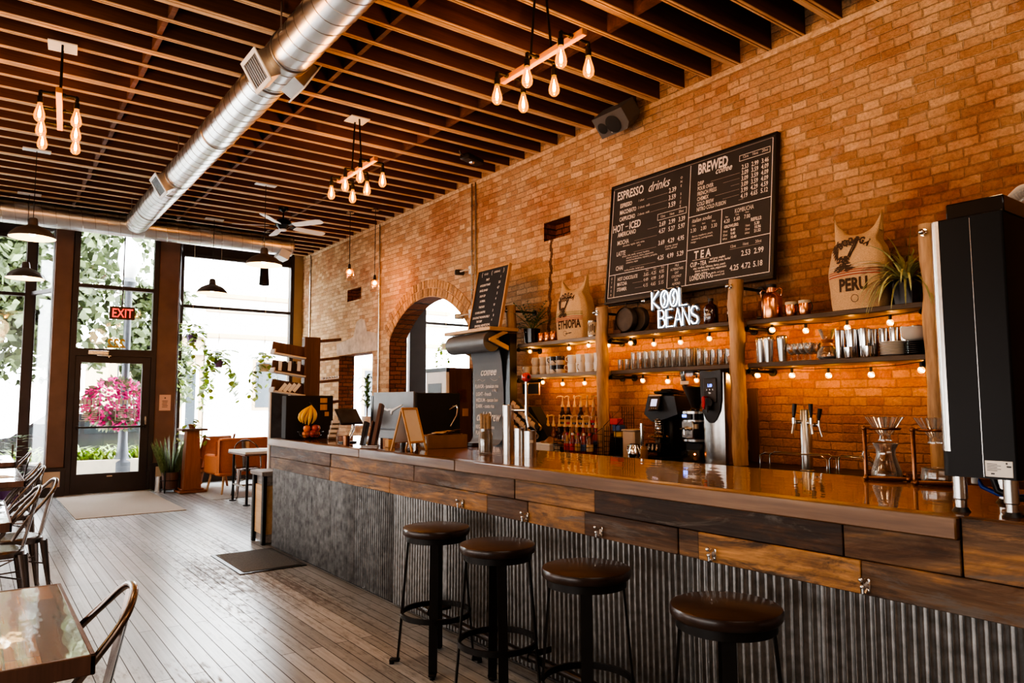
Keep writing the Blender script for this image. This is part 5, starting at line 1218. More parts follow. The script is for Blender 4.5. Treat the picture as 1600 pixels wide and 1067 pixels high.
for x in (-0.045, 0.0, 0.045): g = G(); g.cyl((x, -0.165, 0.11), (x, -0.155, 0.11), 0.02, n=14); g.cyl((x, -0.17, 0.085), (x, -0.155, 0.135), 0.008, n=8); lpart('chrome_fork', g, 'chrome', g1)
g = G(); g.box(0.0955, 0.097, 0.04, 0.08, 0.33, 0.37); g.v = [(-a, b, c) for a, b, c in g.v]; lpart('sticker', g, 'label cream', g1, ang=0)
# hopper grinder
g2 = thing('hopper_grinder', 'silver and black coffee grinder with a big clear hopper of beans', 'coffee grinder', (4.97, 4.03, BC), FR)
g = G(); g.lathe([(0, 0), (0.125, 0), (0.125, 0.02), (0.10, 0.05), (0.09, 0.10), (0, 0.10)], 28); g.box(-0.095, 0.095, -0.04, 0.12, 0.05, 0.175, 0.02); lpart('grinder_base', g, 'black plastic', g2)
g = G(); g.lathe([(0, 0.172), (0.115, 0.172), (0.115, 0.19), (0.105, 0.197), (0.0, 0.197)], 28); g.lathe([(0.105, 0.335), (0.116, 0.337), (0.116, 0.353), (0.105, 0.355)], 28); g.lathe([(0.105, 0.405), (0.118, 0.407), (0.118, 0.427), (0.07, 0.435), (0.05, 0.445), (0.0, 0.45)], 28); lpart('steel_band', g, 'brushed steel', g2)
g = G(); g.lathe([(0, 0.195), (0.105, 0.195), (0.105, 0.425), (0, 0.425)], 28); lpart('grinder_drum', g, 'black gloss', g2)
g = G(); g.box(-0.062, 0.062, -0.112, -0.09, 0.20, 0.345, 0.006); lpart('front_plate', g, 'brushed steel', g2)
g = G(); g.box(-0.05, 0.05, -0.119, -0.10, 0.36, 0.402, 0.004); f = lpart('control_panel', g, 'black plastic', g2)
g = G(); g.box(-0.045, 0.0, -0.121, -0.118, 0.376, 0.398, 0); lpart('screen', g, 'screen blue', f, ang=0)
g = G(); g.cyl((0.0, -0.11, 0.285), (0.0, -0.16, 0.275), 0.016, n=12); g.cyl((-0.06, -0.13, 0.28), (0.06, -0.13, 0.28), 0.008, n=8); g.cyl((0, -0.15, 0.29), (0, -0.15, 0.23), 0.011, n=10); lpart('dosing_fork', g, 'chrome', g2)
g = G(); g.box(0.05, 0.085, -0.094, -0.07, 0.28, 0.32); lpart('sticker', g, 'label cream', g2, ang=0)
g = G(); g.lathe([(0.040, 0.448), (0.042, 0.475), (0.110, 0.645), (0.124, 0.735), (0.124, 0.752)], 32); h_ = lpart('hopper', g, 'smoke plastic', g2)
g = G(); g.lathe([(0, 0.750), (0.127, 0.750), (0.127, 0.766), (0.0, 0.770)], 32); lpart('hopper_lid', g, 'black gloss', h_)
g = G(); g.lathe([(0, 0.452), (0.037, 0.452), (0.039, 0.478), (0.100, 0.632), (0.06, 0.640), (0, 0.645)], 28); lpart('bean_fill', g, 'coffee beans', h_)
vs, fs = text_geo('SAN CARLOS', 0.020, 0.85); g = G(); g.box(-0.055, 0.035, -0.122, -0.119, 0.655, 0.683); lpart('label', g, 'label cream', h_, ang=0)
g = G(); g.ball((0.075, -0.115, 0.07), 0.008, 8, 6); lpart('light_orange', g, 'led orange', g2)
g = G(); g.cyl((-0.04, -0.13, 0.075), (-0.04, -0.10, 0.075), 0.02, n=12); g.cyl((0.0, -0.13, 0.06), (0.0, -0.10, 0.06), 0.014, n=12); lpart('knob', g, 'chrome', g2)
# hot water tower
hw_ = thing('hot_water_tower', 'tall brushed steel hot water tower with black curved front and red tap lever', 'water dispenser', (4.97, 3.76, BC), FR)
def tower(u, v):
    x = -0.105 + 0.21 * u; z = 0.78 * v
    y = -0.11 - 0.02 * math.sin(PI * u) + 0.03 * v
    return (x, y, z)
g = G(); g.prism([(-0.105, -0.10), (-0.06, -0.125), (0.06, -0.125), (0.105, -0.10), (0.105, 0.13), (-0.105, 0.13)], 0.0, 0.745, axis='z'); lpart('tower_body', g, 'brushed steel', hw_)
g = G()
pl = [(-0.106, 0.745), (-0.10, 0.52), (-0.085, 0.43), (-0.055, 0.365), (-0.02, 0.335), (0.02, 0.335), (0.055, 0.365), (0.085, 0.43), (0.10, 0.52), (0.106, 0.745)]
g.prism(pl, -0.137, -0.118, axis='y'); g.prism([(-0.106, 0.745), (0.106, 0.745), (0.10, 0.765), (0.0, 0.755), (-0.10, 0.765)], -0.137, 0.13, axis='y'); lpart('front_cover', g, 'black plastic', hw_)
g = G(); g.box(-0.065, 0.065, -0.145, -0.135, 0.50, 0.70, 0.02); f = lpart('control_panel', g, 'dark steel', hw_)
g = G(); put_text(g, '1.00', 0.0, 0.628, 0.034, 0.8, 0, 0.001, 'CENTER', -0.1475); lpart('screen_digits', g, 'screen blue', f, ang=0, fix=False)
g = G()
for k in range(3): g.cyl((-0.03 + 0.03 * k, -0.145, 0.605), (-0.03 + 0.03 * k, -0.1475, 0.605), 0.007, n=8)
g.box(-0.012, 0.012, -0.1475, -0.145, 0.572, 0.585); lpart('button', g, 'brushed steel', f)
g = G(); g.lathe([(0, -0.012), (0.034, -0.012), (0.034, 0.012), (0, 0.012)], 20, M=T((0.0, -0.15, 0.50)) @ RX(PI / 2)); g.cyl((0, -0.13, 0.46), (0, -0.19, 0.455), 0.018, n=12); g.cyl((0, -0.185, 0.46), (0, -0.185, 0.42), 0.012, n=10); lpart('spout', g, 'black plastic', hw_)
g = G(); g.tube([(-0.03, -0.15, 0.545), (-0.03, -0.19, 0.55), (-0.03, -0.19, 0.45), (-0.03, -0.155, 0.445)], 0.008, 8); g.box(-0.045, -0.015, -0.20, -0.185, 0.46, 0.545, 0.004); lpart('tap_lever', g, 'red plastic', hw_)
# wall outlet plates (fixed on the brick)
for z, lab in ((1.365, 'tall pale outlet plate on the brick behind the log post'), (1.075, 'pale double outlet low on the brick behind the log post')):
    t_ = thing('wall_outlet', lab, 'outlet', (WX - 0.004, 3.74, z), FR)
    h2 = 0.06 if z > 1.2 else 0.04
    g = G(); g.box(-0.035, 0.035, -0.008, 0.004, -h2, h2, 0.003); lpart('plate', g, 'label cream', t_)
    if z < 1.2:
        for dz in (-0.018, 0.018): g = G(); g.box(-0.016, 0.016, -0.0095, -0.007, dz - 0.012, dz + 0.012, 0.002); lpart('socket', g, 'white plastic', t_)
g = G(); g.box(-0.05, 0.05, -0.012, 0.004, 0, 0.62, 0.004); solo('wall_raceway', g, 'walnut', 'dark vertical wooden cable cover on the brick by the outlets', 'cable cover', (WX - 0.004, 3.68, BC), FR)
# plastic container, knock box kettle, steel rod, small items
g = G(); g.box(-0.075, 0.075, -0.07, 0.07, 0, 0.25, 0.012); o = thing('plastic_tub', 'tall cloudy plastic tub right of the wire rack', 'tub', (4.80, 4.60, BC), FR); lpart('tub', g, 'cloudy plastic', o)
g = G(); g.box(-0.082, 0.082, -0.077, 0.077, 0.245, 0.262, 0.006); lpart('lid', g, 'cloudy plastic', o)
k_ = thing('steel_pitcher', 'polished round steel pitcher in front of the plastic tub', 'pitcher', (4.70, 4.49, BC), FR)
g = G(); g.lathe([(0, 0), (0.05, 0), (0.062, 0.03), (0.06, 0.07), (0.045, 0.11), (0.040, 0.13), (0.046, 0.14), (0.038, 0.13), (0.04, 0.11), (0.05, 0.02), (0, 0.02)], 26); lpart('body', g, 'chrome', k_)
g = G(); g.tube([(-0.045, 0, 0.125), (-0.08, 0, 0.12), (-0.088, 0, 0.08), (-0.06, 0, 0.05)], 0.006, 8); lpart('handle', g, 'chrome', k_)
g = G(); g.cyl((0, 0, 0), (0, 0, 0.32), 0.016, n=16); g.cyl((0, 0, 0), (0, 0, 0.02), 0.04, n=18); solo('chrome_tube', g, 'chrome', 'upright polished steel tube left of the black grinders', 'steel tube', (4.72, 4.42, BC))
g = G(); g.lathe([(0, 0), (0.032, 0), (0.034, 0.005), (0.034, 0.10), (0.029, 0.105), (0.029, 0.125), (0, 0.127)], 20); solo('spice_jar', g, 'gold syrup', 'small olive jar next to the upright steel tube', 'jar', (4.68, 4.36, BC))
# wire racks of black steel either side of the log post
def wire_rack(loc, w_, d, h, lab, nx=5, nz=6):
    t_ = thing('wire_rack', lab, 'wire rack', loc, FR, 'wire racks on the back counter')
    for s in (-1, 1):
        g = G(); x = s * w_ / 2
        g.tube([(x, -d / 2, 0), (x, -d / 2, h * 0.62), (x, d / 2, h), (x, d / 2, 0)], 0.004, 6)
        for k in range(1, nz): g.cyl((x, -d / 2, h * 0.62 * k / nz), (x, d / 2, h * 0.62 * k / nz), 0.002, n=5)
        lpart('side_frame', g, 'black steel', t_)
    for q, y in enumerate((-d / 2, d / 2)):
        g = G(); hh = h * 0.62 if q == 0 else h
        for k in range(nz): g.cyl((-w_ / 2, y, hh * k / nz + 0.004), (w_ / 2, y, hh * k / nz + 0.004), 0.0025, n=5)
        for k in range(nx + 1): g.cyl((-w_ / 2 + w_ * k / nx, y, 0), (-w_ / 2 + w_ * k / nx, y, hh), 0.002, n=5)
        lpart('wire_panel', g, 'black steel', t_)
    g = G()
    for k in range(7): g.cyl((-w_ / 2, -d / 2 + d * k / 6, 0.006), (w_ / 2, -d / 2 + d * k / 6, 0.006), 0.0025, n=5)
    lpart('wire_floor', g, 'black steel', t_)
wire_rack((4.82, 4.80, BC), 0.15, 0.24, 0.46, 'tall black wire rack with packets right of the log post')
wire_rack((4.72, 5.26, BC), 0.46, 0.22, 0.26, 'low black wire rack of bottles left of the log post', 8, 4)
for k, (dx, z, m, lab) in enumerate(((-0.03, 0.30, 'label red', 'red packet at the top of the tall wire rack'), (0.0, 0.24, 'label blue', 'dark blue packet in the tall wire rack, under the red one'), (0.02, 0.18, 'label yellow', 'yellow packet in the tall wire rack, under the blue one'))):
    g = G(); g.box(-0.05, 0.05, -0.04, 0.04, 0, 0.055, 0.004); solo('packet', g, m, lab, 'packet', (4.82 + dx, 4.80, BC + z), FR, 'packets in the tall wire rack')
# syrup bottles with pumps: two tiers
def syrup(liq, labm, capm='pump cream', turn=0.0):
    t_ = thing('syrup_bottle', 'x', 'syrup bottle', (0, 0, 0), FR + turn)
    g = G(); g.lathe([(0, 0), (0.034, 0), (0.037, 0.006), (0.037, 0.155), (0.030, 0.185), (0.016, 0.215), (0.014, 0.255), (0.016, 0.26), (0, 0.262)], 18); lpart('bottle', g, liq, t_)
    g = G(); g.lathe([(0.0376, 0.05), (0.0378, 0.05), (0.0378, 0.125), (0.0376, 0.125)], 18); lpart('label', g, labm, t_)
    g = G(); g.lathe([(0.0379, 0.075), (0.0381, 0.075), (0.0381, 0.098), (0.0379, 0.098)], 18); lpart('label_band', g, 'dark syrup' if labm != 'label cream' else 'label red', t_)
    g = G(); g.lathe([(0, 0.255), (0.019, 0.255), (0.019, 0.275), (0.012, 0.285), (0.010, 0.315), (0.006, 0.32), (0.006, 0.365), (0, 0.365)], 12); g.tube([(0, 0.012, 0.362), (0, -0.02, 0.372), (0, -0.06, 0.366), (0, -0.068, 0.35)], [0.008, 0.008, 0.006, 0.005], 8); lpart('pump', g, capm, t_)
    return t_
kinds = [('dark syrup', 'label yellow'), ('amber syrup', 'label cream'), ('gold syrup', 'label yellow'), ('dark syrup', 'label cream'), ('red syrup', 'label red'), ('gold syrup', 'label red'), ('amber syrup', 'label yellow'), ('red syrup', 'label blue')]
protos = []
step = thing('bottle_step', 'raised dark step at the back of the counter under the rear syrup bottles', 'riser', (5.10, 5.56, BC), FR)
g = G(); g.box(-0.44, 0.44, -0.07, 0.13, 0, 0.20, 0.006); lpart('riser', g, 'black plastic', step)
names = ['dark amber', 'light amber', 'golden', 'near black', 'red labelled', 'orange', 'brown', 'blue labelled']
def place_syrup(k, i, loc, lab):
    turn = (-0.5, 0.2, 0.7, -0.2, 1.0, 0.4, -0.8, 0.1, 0.6)[i % 9]
    if len(protos) <= k:
        while len(protos) <= k: protos.append(None)
    if protos[k] is None:
        p = syrup(*kinds[k]); protos[k] = (p, kids(p)); p.location = loc; p.rotation_euler = (0, 0, FR + turn); tag(p, lab, 'syrup bottle', 'syrup bottles with pumps')
    else: dup(protos[k][0], loc, FR + turn, lab, protos[k][1])
for i in range(8):
    place_syrup((0, 3, 2, 0, 2, 5, 4, 7)[i], i, (5.08, 5.90 - i * 0.097, BC + 0.20), 'pump syrup bottle on the rear step, %s from the paper roll end' % ORD[i])
for i in range(9):
    place_syrup((0, 1, 3, 6, 2, 5, 4, 1, 7)[i], i + 2, (4.90, 5.93 - i * 0.092, BC), 'pump syrup bottle in the front row, %s from the paper roll end' % ORD[i])
for i in range(5):
    k = (5, 4, 6, 7, 1)[i]; m = kinds[k]
    t_ = thing('sauce_bottle', 'short %s sauce bottle in the low wire rack, %s from the roll end' % (('orange', 'red', 'brown', 'blue labelled', 'amber')[i], ORD[i]), 'bottle', (4.74, 5.44 - i * 0.082, BC + 0.008), FR, 'sauce bottles in the low wire rack')
    g = G(); g.lathe([(0, 0), (0.032, 0), (0.034, 0.006), (0.034, 0.11), (0.014, 0.15), (0.012, 0.18), (0, 0.182)], 18); lpart('bottle', g, m[0], t_)
    g = G(); g.lathe([(0.0344, 0.03), (0.0346, 0.03), (0.0346, 0.095), (0.0344, 0.095)], 18); lpart('label', g, m[1], t_)
    g = G(); g.lathe([(0, 0.178), (0.015, 0.178), (0.013, 0.20), (0, 0.20)], 14); lpart('cap', g, 'white plastic' if i % 2 else 'red plastic', t_)
# white box with brown cloth, cow-print paper cups in a slanted holder, small chalk sign
wb = thing('white_box', 'white rectangular box on the back counter in front of the syrup bottles', 'box', (4.56, 5.66, BC), FR)
wb.location = (4.70, 5.72, BC)
g = G(); g.box(-0.14, 0.14, -0.07, 0.07, 0, 0.085, 0.004); lpart('box', g, 'white plastic', wb)
g = G(); g.box(-0.145, 0.145, -0.075, 0.075, 0.075, 0.095, 0.004); lpart('lid', g, 'white paint', wb)
g = G(); g.surf(lambda u, v: (0.26 * (u - 0.5), 0.15 * (v - 0.5), 0.06 * math.sin(PI * u) * math.sin(PI * v) + 0.008 * math.sin(14 * u + 5 * v)), 18, 12); solo('folded_cloth', g, 'kraft brown', 'crumpled brown cloth lying on the white box', 'cloth', (4.74, 5.68, BC + 0.096), FR)
cupm = G(); cupm.lathe([(0, 0.001), (0.030, 0), (0.0305, 0.004), (0.043, 0.10), (0.045, 0.104), (0.0415, 0.104), (0.029, 0.008), (0, 0.008)], 20)
hold = thing('cup_dispenser', 'slanted dark cup dispenser beside the log post', 'cup dispenser', (4.82, 6.12, BC), FR)
g = G(); g.prism([(-0.16, 0.0), (0.34, 0.0), (0.34, 0.10), (0.02, 0.46), (-0.04, 0.46), (-0.16, 0.20)], -0.015, 0.12, axis='y'); lpart('holder', g, 'black matte', hold)
cup0 = None
tl = math.radians(-136)
for row in range(3):
    for k in range(6):
        # stacks lie along a 45 degree slope, mouths upward to the left
        p = Vector((-0.19 + 0.066 * k + 0.052 * row, -0.075, 0.265 - 0.042 * k + 0.088 * row))
        q = hold.matrix_basis @ p
        lab = 'cow print paper cup in the slanted dispenser, %s of the %s stack' % (ORD[k], ('lowest', 'middle', 'upper')[row])
        if cup0 is None:
            cup0 = cupm.build('paper_cup', 'cow print'); tag(cup0, lab, 'paper cup', 'paper cups in the slanted dispenser'); o = cup0
        else: o = cup0.copy(); COL.objects.link(o); o['label'] = lab
        o.location = q; o.rotation_euler = (math.radians(0), 0, 0)
        o.matrix_basis = T(q) @ RZ(FR) @ RY(math.radians(-57)) @ RX(math.radians(8)) @ Matrix.Scale(1.08, 4)
cs_ = thing('chalk_sign', 'small blank framed chalk sign hanging on the brick above the paper cups', 'sign', (WX - 0.012, 6.60, 1.60), FR)
cs_.location = (5.12, 6.50, 1.60)
g = G(); g.box(-0.15, 0.15, -0.004, 0.004, -0.062, 0.062); lpart('slate', g, 'chalkboard', cs_, ang=0)
g = G()
for x0_, x1_, z0_, z1_ in ((-0.16, 0.16, -0.07, -0.058), (-0.16, 0.16, 0.058, 0.07), (-0.16, -0.148, -0.06, 0.06), (0.148, 0.16, -0.06, 0.06)): g.box(x0_, x1_, -0.008, 0.008, z0_, z1_, 0.002)
lpart('frame', g, 'oak frame', cs_)
g = G(); g.tube([(0, 0.0, 0.066), (0, 0.004, 0.13)], 0.003, 6); g.tube([(0, 0.004, 0.13), (0, 0.1, 0.135)], 0.003, 6); lpart('hanger', g, 'black steel', cs_)
g = G(); g.lathe([(0, 0), (0.012, 0), (0.010, 0.14), (0.006, 0.15), (0.006, 0.20), (0, 0.2)], 12); solo('red_tipped_bottle', g, 'black plastic', 'slim dark bottle with thin neck standing next to the tap column', 'bottle', (3.10, 3.99, BT))
# ================================================================== things on the shelves
SX = 5.07
def Lr(i, n, what='left'): return ORD[i]
def copies(proto, places, rz=FR):
    """places: (x,y,z,label[,turn]) ; the first place takes the prototype"""
    ks = kids(proto); base_rx = proto.rotation_euler[0]
    for i, p in enumerate(places):
        if i == 0: proto.location = p[:3]; proto.rotation_euler = (0, 0, rz + (p[4] if len(p) > 4 else 0)); proto['label'] = p[3]
        else: dup(proto, p[:3], rz + (p[4] if len(p) > 4 else 0), p[3], ks)
def mug(mat, r, h, handle=True, flare=0.0, group=None, cat='mug', name='mug', hm=None, rim=None):
    t_ = thing(name, 'x', cat, group=group)
    g = G(); g.lathe([(0, 0), (r * 0.82, 0), (r * 0.92, h * 0.06), (r * (1 - flare), h * 0.4), (r, h * 0.97), (r - 0.002, h), (r - 0.0045, h * 0.97), (r * (0.93 - flare), h * 0.3), (r * 0.8, 0.006), (0, 0.006)], 22); lpart('cup_body', g, mat, t_)
    if handle:
        g = G(); g.tube([(-r * 0.92, 0, h * 0.78), (-r - 0.02, 0, h * 0.80), (-r - 0.03, 0, h * 0.58), (-r - 0.022, 0, h * 0.34), (-r * 0.92, 0, h * 0.26)], 0.0048, 8); lpart('handle', g, hm or mat, t_)
    if rim: g = G(); g.lathe([(r - 0.0005, h * 0.80), (r + 0.0012, h * 0.80), (r + 0.0012, h), (r - 0.003, h + 0.001)], 22); lpart('rim_band', g, rim, t_)
    return t_
# --- bay 1, lower shelf: beige mugs in twos, dark-and-pale bowls, white cups in twos
m = mug('stoneware', 0.046, 0.096, group='stacked beige mugs')
pl = []
for i, (y, n) in enumerate(((6.48, 1), (6.34, 2), (6.205, 2), (6.09, 2))):
    for k in range(n): pl.append((SX - 0.02 * (i == 0), y, S2 + 0.097 * k, 'beige stoneware mug, %s of the %s stack from the chalk paper' % (('bottom', 'top')[k] if n > 1 else 'the single one', ORD[i]), (0.3, -0.2, 0.9, 2.8)[i] + 0.3 * k))
copies(m, pl)
def band_mug():
    t_ = thing('dark_top_mug', 'x', 'mug', group='mugs with dark upper halves')
    r, h = 0.05, 0.092
    g = G(); g.lathe([(0, 0), (r * 0.9, 0), (r, 0.008), (r, h * 0.52)], 24); lpart('pale_base', g, 'stoneware', t_)
    g = G(); g.lathe([(r, h * 0.52), (r, h), (r - 0.004, h), (r - 0.005, 0.01), (0, 0.008)], 24); lpart('dark_upper', g, 'dark glaze', t_)
    g = G(); g.tube([(-r, 0, h * 0.8), (-r - 0.026, 0, h * 0.78), (-r - 0.03, 0, h * 0.5), (-r, 0, h * 0.25)], 0.005, 8); lpart('handle', g, 'dark glaze', t_)
    return t_
copies(band_mug(), [(SX - 0.03 * (i % 2), 6.02 - 0.105 * (i // 2) - 0.03 * (i % 2), S2 + 0.093 * (i % 2), 'two tone mug, dark above and pale below, %s of the %s pair' % (('bottom', 'top')[i % 2], ('left', 'right')[i // 2]), 0.4 * i) for i in range(4)])
m = mug('white china', 0.056, 0.10, flare=0.10, group='stacked white cups', name='cup', cat='cup')
copies(m, [(SX - 0.02, 5.70 - 0.135 * (i // 2), S2 + 0.088 * (i % 2), 'tapered white cup, %s one of the %s stack left of the log post' % (('lower', 'upper')[i % 2], ORD[i // 2]), 0.9 + 0.5 * i) for i in range(8)][:8])
# --- bay 1, upper shelf
pot = thing('potted_palm', 'small feathery palm in a black pot on the upper shelf', 'potted plant', (5.08, 6.42, S1), FR)
g = G(); g.lathe([(0, 0.014), (0.085, 0.014), (0.098, 0.17), (0.09, 0.17), (0.08, 0.03), (0, 0.03)], 26)
for k in range(3): g.cyl((0.06 * math.cos(2.1 * k), 0.06 * math.sin(2.1 * k), 0), (0.06 * math.cos(2.1 * k), 0.06 * math.sin(2.1 * k), 0.016), 0.012, n=8)
lpart('pot', g, 'black gloss', pot); g = G(); g.lathe([(0, 0.155), (0.088, 0.155)], 20); lpart('soil', g, 'soil', pot)
g = G(); gs = G()
for k in range(22):
    a = k * 2.4; ln_ = random.uniform(0.28, 0.42); el = random.uniform(0.55, 1.25)
    d = Vector((math.cos(a) * math.cos(el), math.sin(a) * math.cos(el) * 0.55, math.sin(el))); p = Vector((0, 0, 0.15)); pts = [p.copy()]
    for i in range(9):
        d = (d + Vector((0, 0, -0.085))).normalized(); p = p + d * ln_ / 9; pts.append(p.copy())
        if i > 1:
            for s in (-1, 1):
                sd = d.cross(Vector((0, 0, 1))).normalized() * s
                g.leaf(p, sd * 0.9 + d * 0.7, (0, 0, 1), 0.10 * (1.1 - i * 0.07), 0.017, 0.4, 3, tip=0.7)
    gs.tube(pts, 0.0022, 5)
g.v = [(x, min(y, 0.19), z) for x, y, z in g.v]
lpart('frond', g, 'leaf dark', pot, fix=False, ang=0); lpart('stem', gs, 'leaf green', pot)
m = mug('copper', 0.046, 0.108, group='copper mugs', name='copper_mug')
copies(m, [(5.07 - 0.0, 6.235 - 0.104 * i, S1, 'shiny copper mug between the palm and the coffee sack, %s from the palm' % ORD[i], 2.7) for i in range(3)])
def sack(name, lab, loc, w_, h_, d_, lines, emblem_z, topfold=1.0):
    t_ = thing(name, lab, 'coffee sack', loc, FR, 'burlap coffee sacks on the top shelf')
    def S(u, v):     # u round the sack, v up
        a = 2 * PI * u; e = 0.55
        cx, cy = math.cos(a), math.sin(a)
        sq = lambda q: math.copysign(abs(q) ** e, q)
        prof = (0.90 + 0.13 * math.sin(PI * min(1, v * 1.25)) - 0.10 * max(0, v - 0.8) / 0.2)
        wob = 1 + 0.018 * math.sin(9 * a + 6 * v) + 0.022 * math.sin(5 * v * PI + 2 * a)
        squeeze = 1.0 if v < 0.82 else 1.0 - 0.85 * ((v - 0.82) / 0.18)
        ear = (abs(cx) ** 3) * 0.10 * max(0, v - 0.86) / 0.14
        x = 0.5 * w_ * sq(cx) * prof * wob; y = 0.5 * d_ * sq(cy) * prof * squeeze * (1 - 0.25 * v)
        x *= 1 - 0.16 * math.exp(-((v - 0.80) / 0.07) ** 2) + 0.10 * max(0, v - 0.9) / 0.1
        return (x, y, h_ * min(v, 0.97) * (1 - 0.10 * max(0, v - 0.8) / 0.2 * math.cos(min(1, abs(x) / (0.4 * w_)) * PI / 2)) + h_ * ear * 1.6 + 0.012 * math.sin(7 * u * PI) * max(0, v - 0.7))
    g = G(); g.surf(S, 64, 40, cu=True); n = 64
    g.add([S(i / n, 0) for i in range(n)], [list(range(n))]); lpart('cloth', g, 'burlap', t_, ang=80)
    def front(x, z):
        v = max(0, min(0.97, z / h_)); lo, hi = 0.5, 1.0     # front half: sin(a) < 0
        for _ in range(30):
            mid = 0.5 * (lo + hi)
            if S(mid, v)[0] < x: lo = mid
            else: hi = mid
        p = S(0.5 * (lo + hi), v); return (p[0], p[1] - 0.0035, z)
    for nm, mat, items in lines:
        g = G()
        for it in items:
            if it[0] == 'text': put_text(g, it[1], it[2] * w_, it[3] * h_, it[4], it[5], 0, it[6], 'CENTER', fn=front)
            elif it[0] == 'arc':
                _, st, z0, size, sx_, span, rad = it
                for q, ch in enumerate(st):
                    a = -span / 2 + span * q / (len(st) - 1)
                    vs, fs = text_geo(ch, size, sx_, 0, 0.004, 'CENTER'); c, s = math.cos(-a), math.sin(-a)
                    X, Z = rad * math.sin(a) + it_x, z0 * h_ + rad * (math.cos(a) - 1)
                    g.add([front(X + p * c - q2 * s, Z + p * s + q2 * c) for p, q2 in vs], fs)
            elif it[0] == 'band': g.surf(lambda u, v, z=it[1], t=it[2]: front(0.46 * w_ * (2 * u - 1), z * h_ + t * v + 0.012 * math.sin(3 * u)), 28, 1)
            elif it[0] == 'dabs':
                for (x, z, L_, r_) in it[1]:
                    P = []
                    for q in range(7): u = q / 6; P.append((x + L_ * (u - 0.5) * math.cos(r_), z + L_ * (u - 0.5) * math.sin(r_), 0.0045 * math.sin(PI * u) + 0.001))
                    vs = []; 
                    for X, Z, hw_2 in P: vs += [front(X - hw_2 * math.sin(r_), Z + hw_2 * math.cos(r_)), front(X + hw_2 * math.sin(r_), Z - hw_2 * math.cos(r_))]
                    g.add(vs, [(2 * q, 2 * q + 1, 2 * q + 3, 2 * q + 2) for q in range(6)])
            elif it[0] == 'ring':
                _, X, Z, r_ = it; vs = []
                for q in range(25): a = 2 * PI * q / 24; vs += [front(X * w_ + r_ * math.cos(a), Z * h_ + r_ * math.sin(a)), front(X * w_ + (r_ - 0.004) * math.cos(a), Z * h_ + (r_ - 0.004) * math.sin(a))]
                g.add(vs, [(2 * q, 2 * q + 1, 2 * q + 3, 2 * q + 2) for q in range(24)])
        lpart(nm, g, mat, t_, ang=0, fix=False)
    # gathered ears at the top corners
    for s in (-1, 1):
        g = G(); g.surf(lambda u, v, s=s: (s * (0.30 * w_ + 0.12 * w_ * v) + 0.055 * math.cos(2 * PI * u) * (1.05 - v), 0.035 * math.sin(2 * PI * u) * (1.1 - v), h_ * (0.88 + 0.17 * v) + 0.01 * math.sin(9 * u)), 12, 5, cu=True); lpart('sack_ear', g, 'burlap', t_, ang=80, fix=False)
    return t_
def rooster(cx, cz, k=1.0):
    """bird of short brush dabs: breast, wing, tail plumes, neck, comb, with twigs around"""
    D = []
    for q in range(16): a = 2.2 + 0.18 * q; D.append((cx + k * (0.045 * math.cos(a * 2.1) * (0.4 + 0.04 * q)), cz + k * (-0.045 + 0.07 * math.sin(q * 0.75) * 0.6), 0.030 * k, -0.5 + 0.08 * q))
    for q in range(6): D.append((cx - k * (0.055 + 0.004 * q), cz + k * (0.005 + 0.016 * q), 0.055 * k, 1.5 - 0.25 * q))
    for q in range(7): D.append((cx + k * (0.035 + 0.006 * q), cz + k * (0.005 + 0.013 * q), 0.028 * k, 0.9 + 0.1 * q))
    for q in range(4): D.append((cx + k * (0.06 + 0.012 * q), cz + k * (0.105 + 0.008 * (q % 2)), 0.022 * k, 1.3 - 0.5 * q))
    for q in range(9): D.append((cx + k * 0.06 * math.sin(q * 2.3), cz - k * (0.065 + 0.006 * (q % 4)), 0.032 * k, 0.5 * math.sin(q)))
    for q in range(8): D.append((cx + k * (-0.05 + 0.03 * (q % 4)), cz + k * (0.085 + 0.022 * (q // 4)), 0.020 * k, q * 0.9))
    D2 = []
    for (x, z, L_, r_) in D: D2 += [(x, z, L_ * 1.15, r_), (x + 0.010 * k * math.sin(31 * x + 17 * z), z + 0.011 * k, L_, r_ + 0.25), (x - 0.012 * k, z - 0.008 * k * math.cos(23 * z), L_ * 0.9, r_ - 0.2)]
    return D2
it_x = -0.02
eth = sack('coffee_sack', 'burlap coffee sack reading ETHIOPIA next to the palm on the top shelf', (5.09, 5.69, S1), 0.46, 0.60, 0.26,
     [('print', 'ink brown', [('arc', 'BODEGA', 0.735, 0.072, 0.72, 1.15, 0.165), ('text', 'ETHIOPIA', 0.06, 0.185, 0.125, 0.62, 0.004), ('dabs', rooster(-0.06, 0.325, 0.95)), ('ring', -0.06, 0.10, 0.028), ('dabs', [(0.0, 0.055, 0.05, 0.05), (0.05, 0.06, 0.06, 0.05)])]),
      ('red_stripe', 'ink red', [('band', 0.335, 0.006), ('band', 0.365, 0.006), ('band', 0.31, 0.005)]), ('green_stripe', 'ink green', [('band', 0.40, 0.005), ('band', 0.425, 0.004), ('band', 0.45, 0.004)])], 0.5)
it_x = 0.01
peru = sack('coffee_sack', 'burlap coffee sack reading PERU beside the spider plant on the top shelf', (5.09, 2.61, S1 - 0.01), 0.40, 0.62, 0.26,
     [('print', 'ink brown', [('arc', 'BODEGA', 0.765, 0.066, 0.72, 1.25, 0.145), ('text', 'PERU', 0.02, 0.215, 0.125, 0.72, 0.005), ('dabs', rooster(-0.05, 0.375, 1.05)), ('ring', 0.04, 0.12, 0.028)]),
      ('red_stripe', 'ink red', [('band', 0.375, 0.007), ('band', 0.405, 0.006), ('band', 0.43, 0.005)]), ('cream_stripe', 'label cream', [('band', 0.39, 0.005), ('band', 0.47, 0.004), ('band', 0.50, 0.004)])], 0.5)
t_ = thing('coffee_tin', 'tall printed tin against the log post right of the first coffee sack', 'tin', (5.04, 5.37, S1), FR)
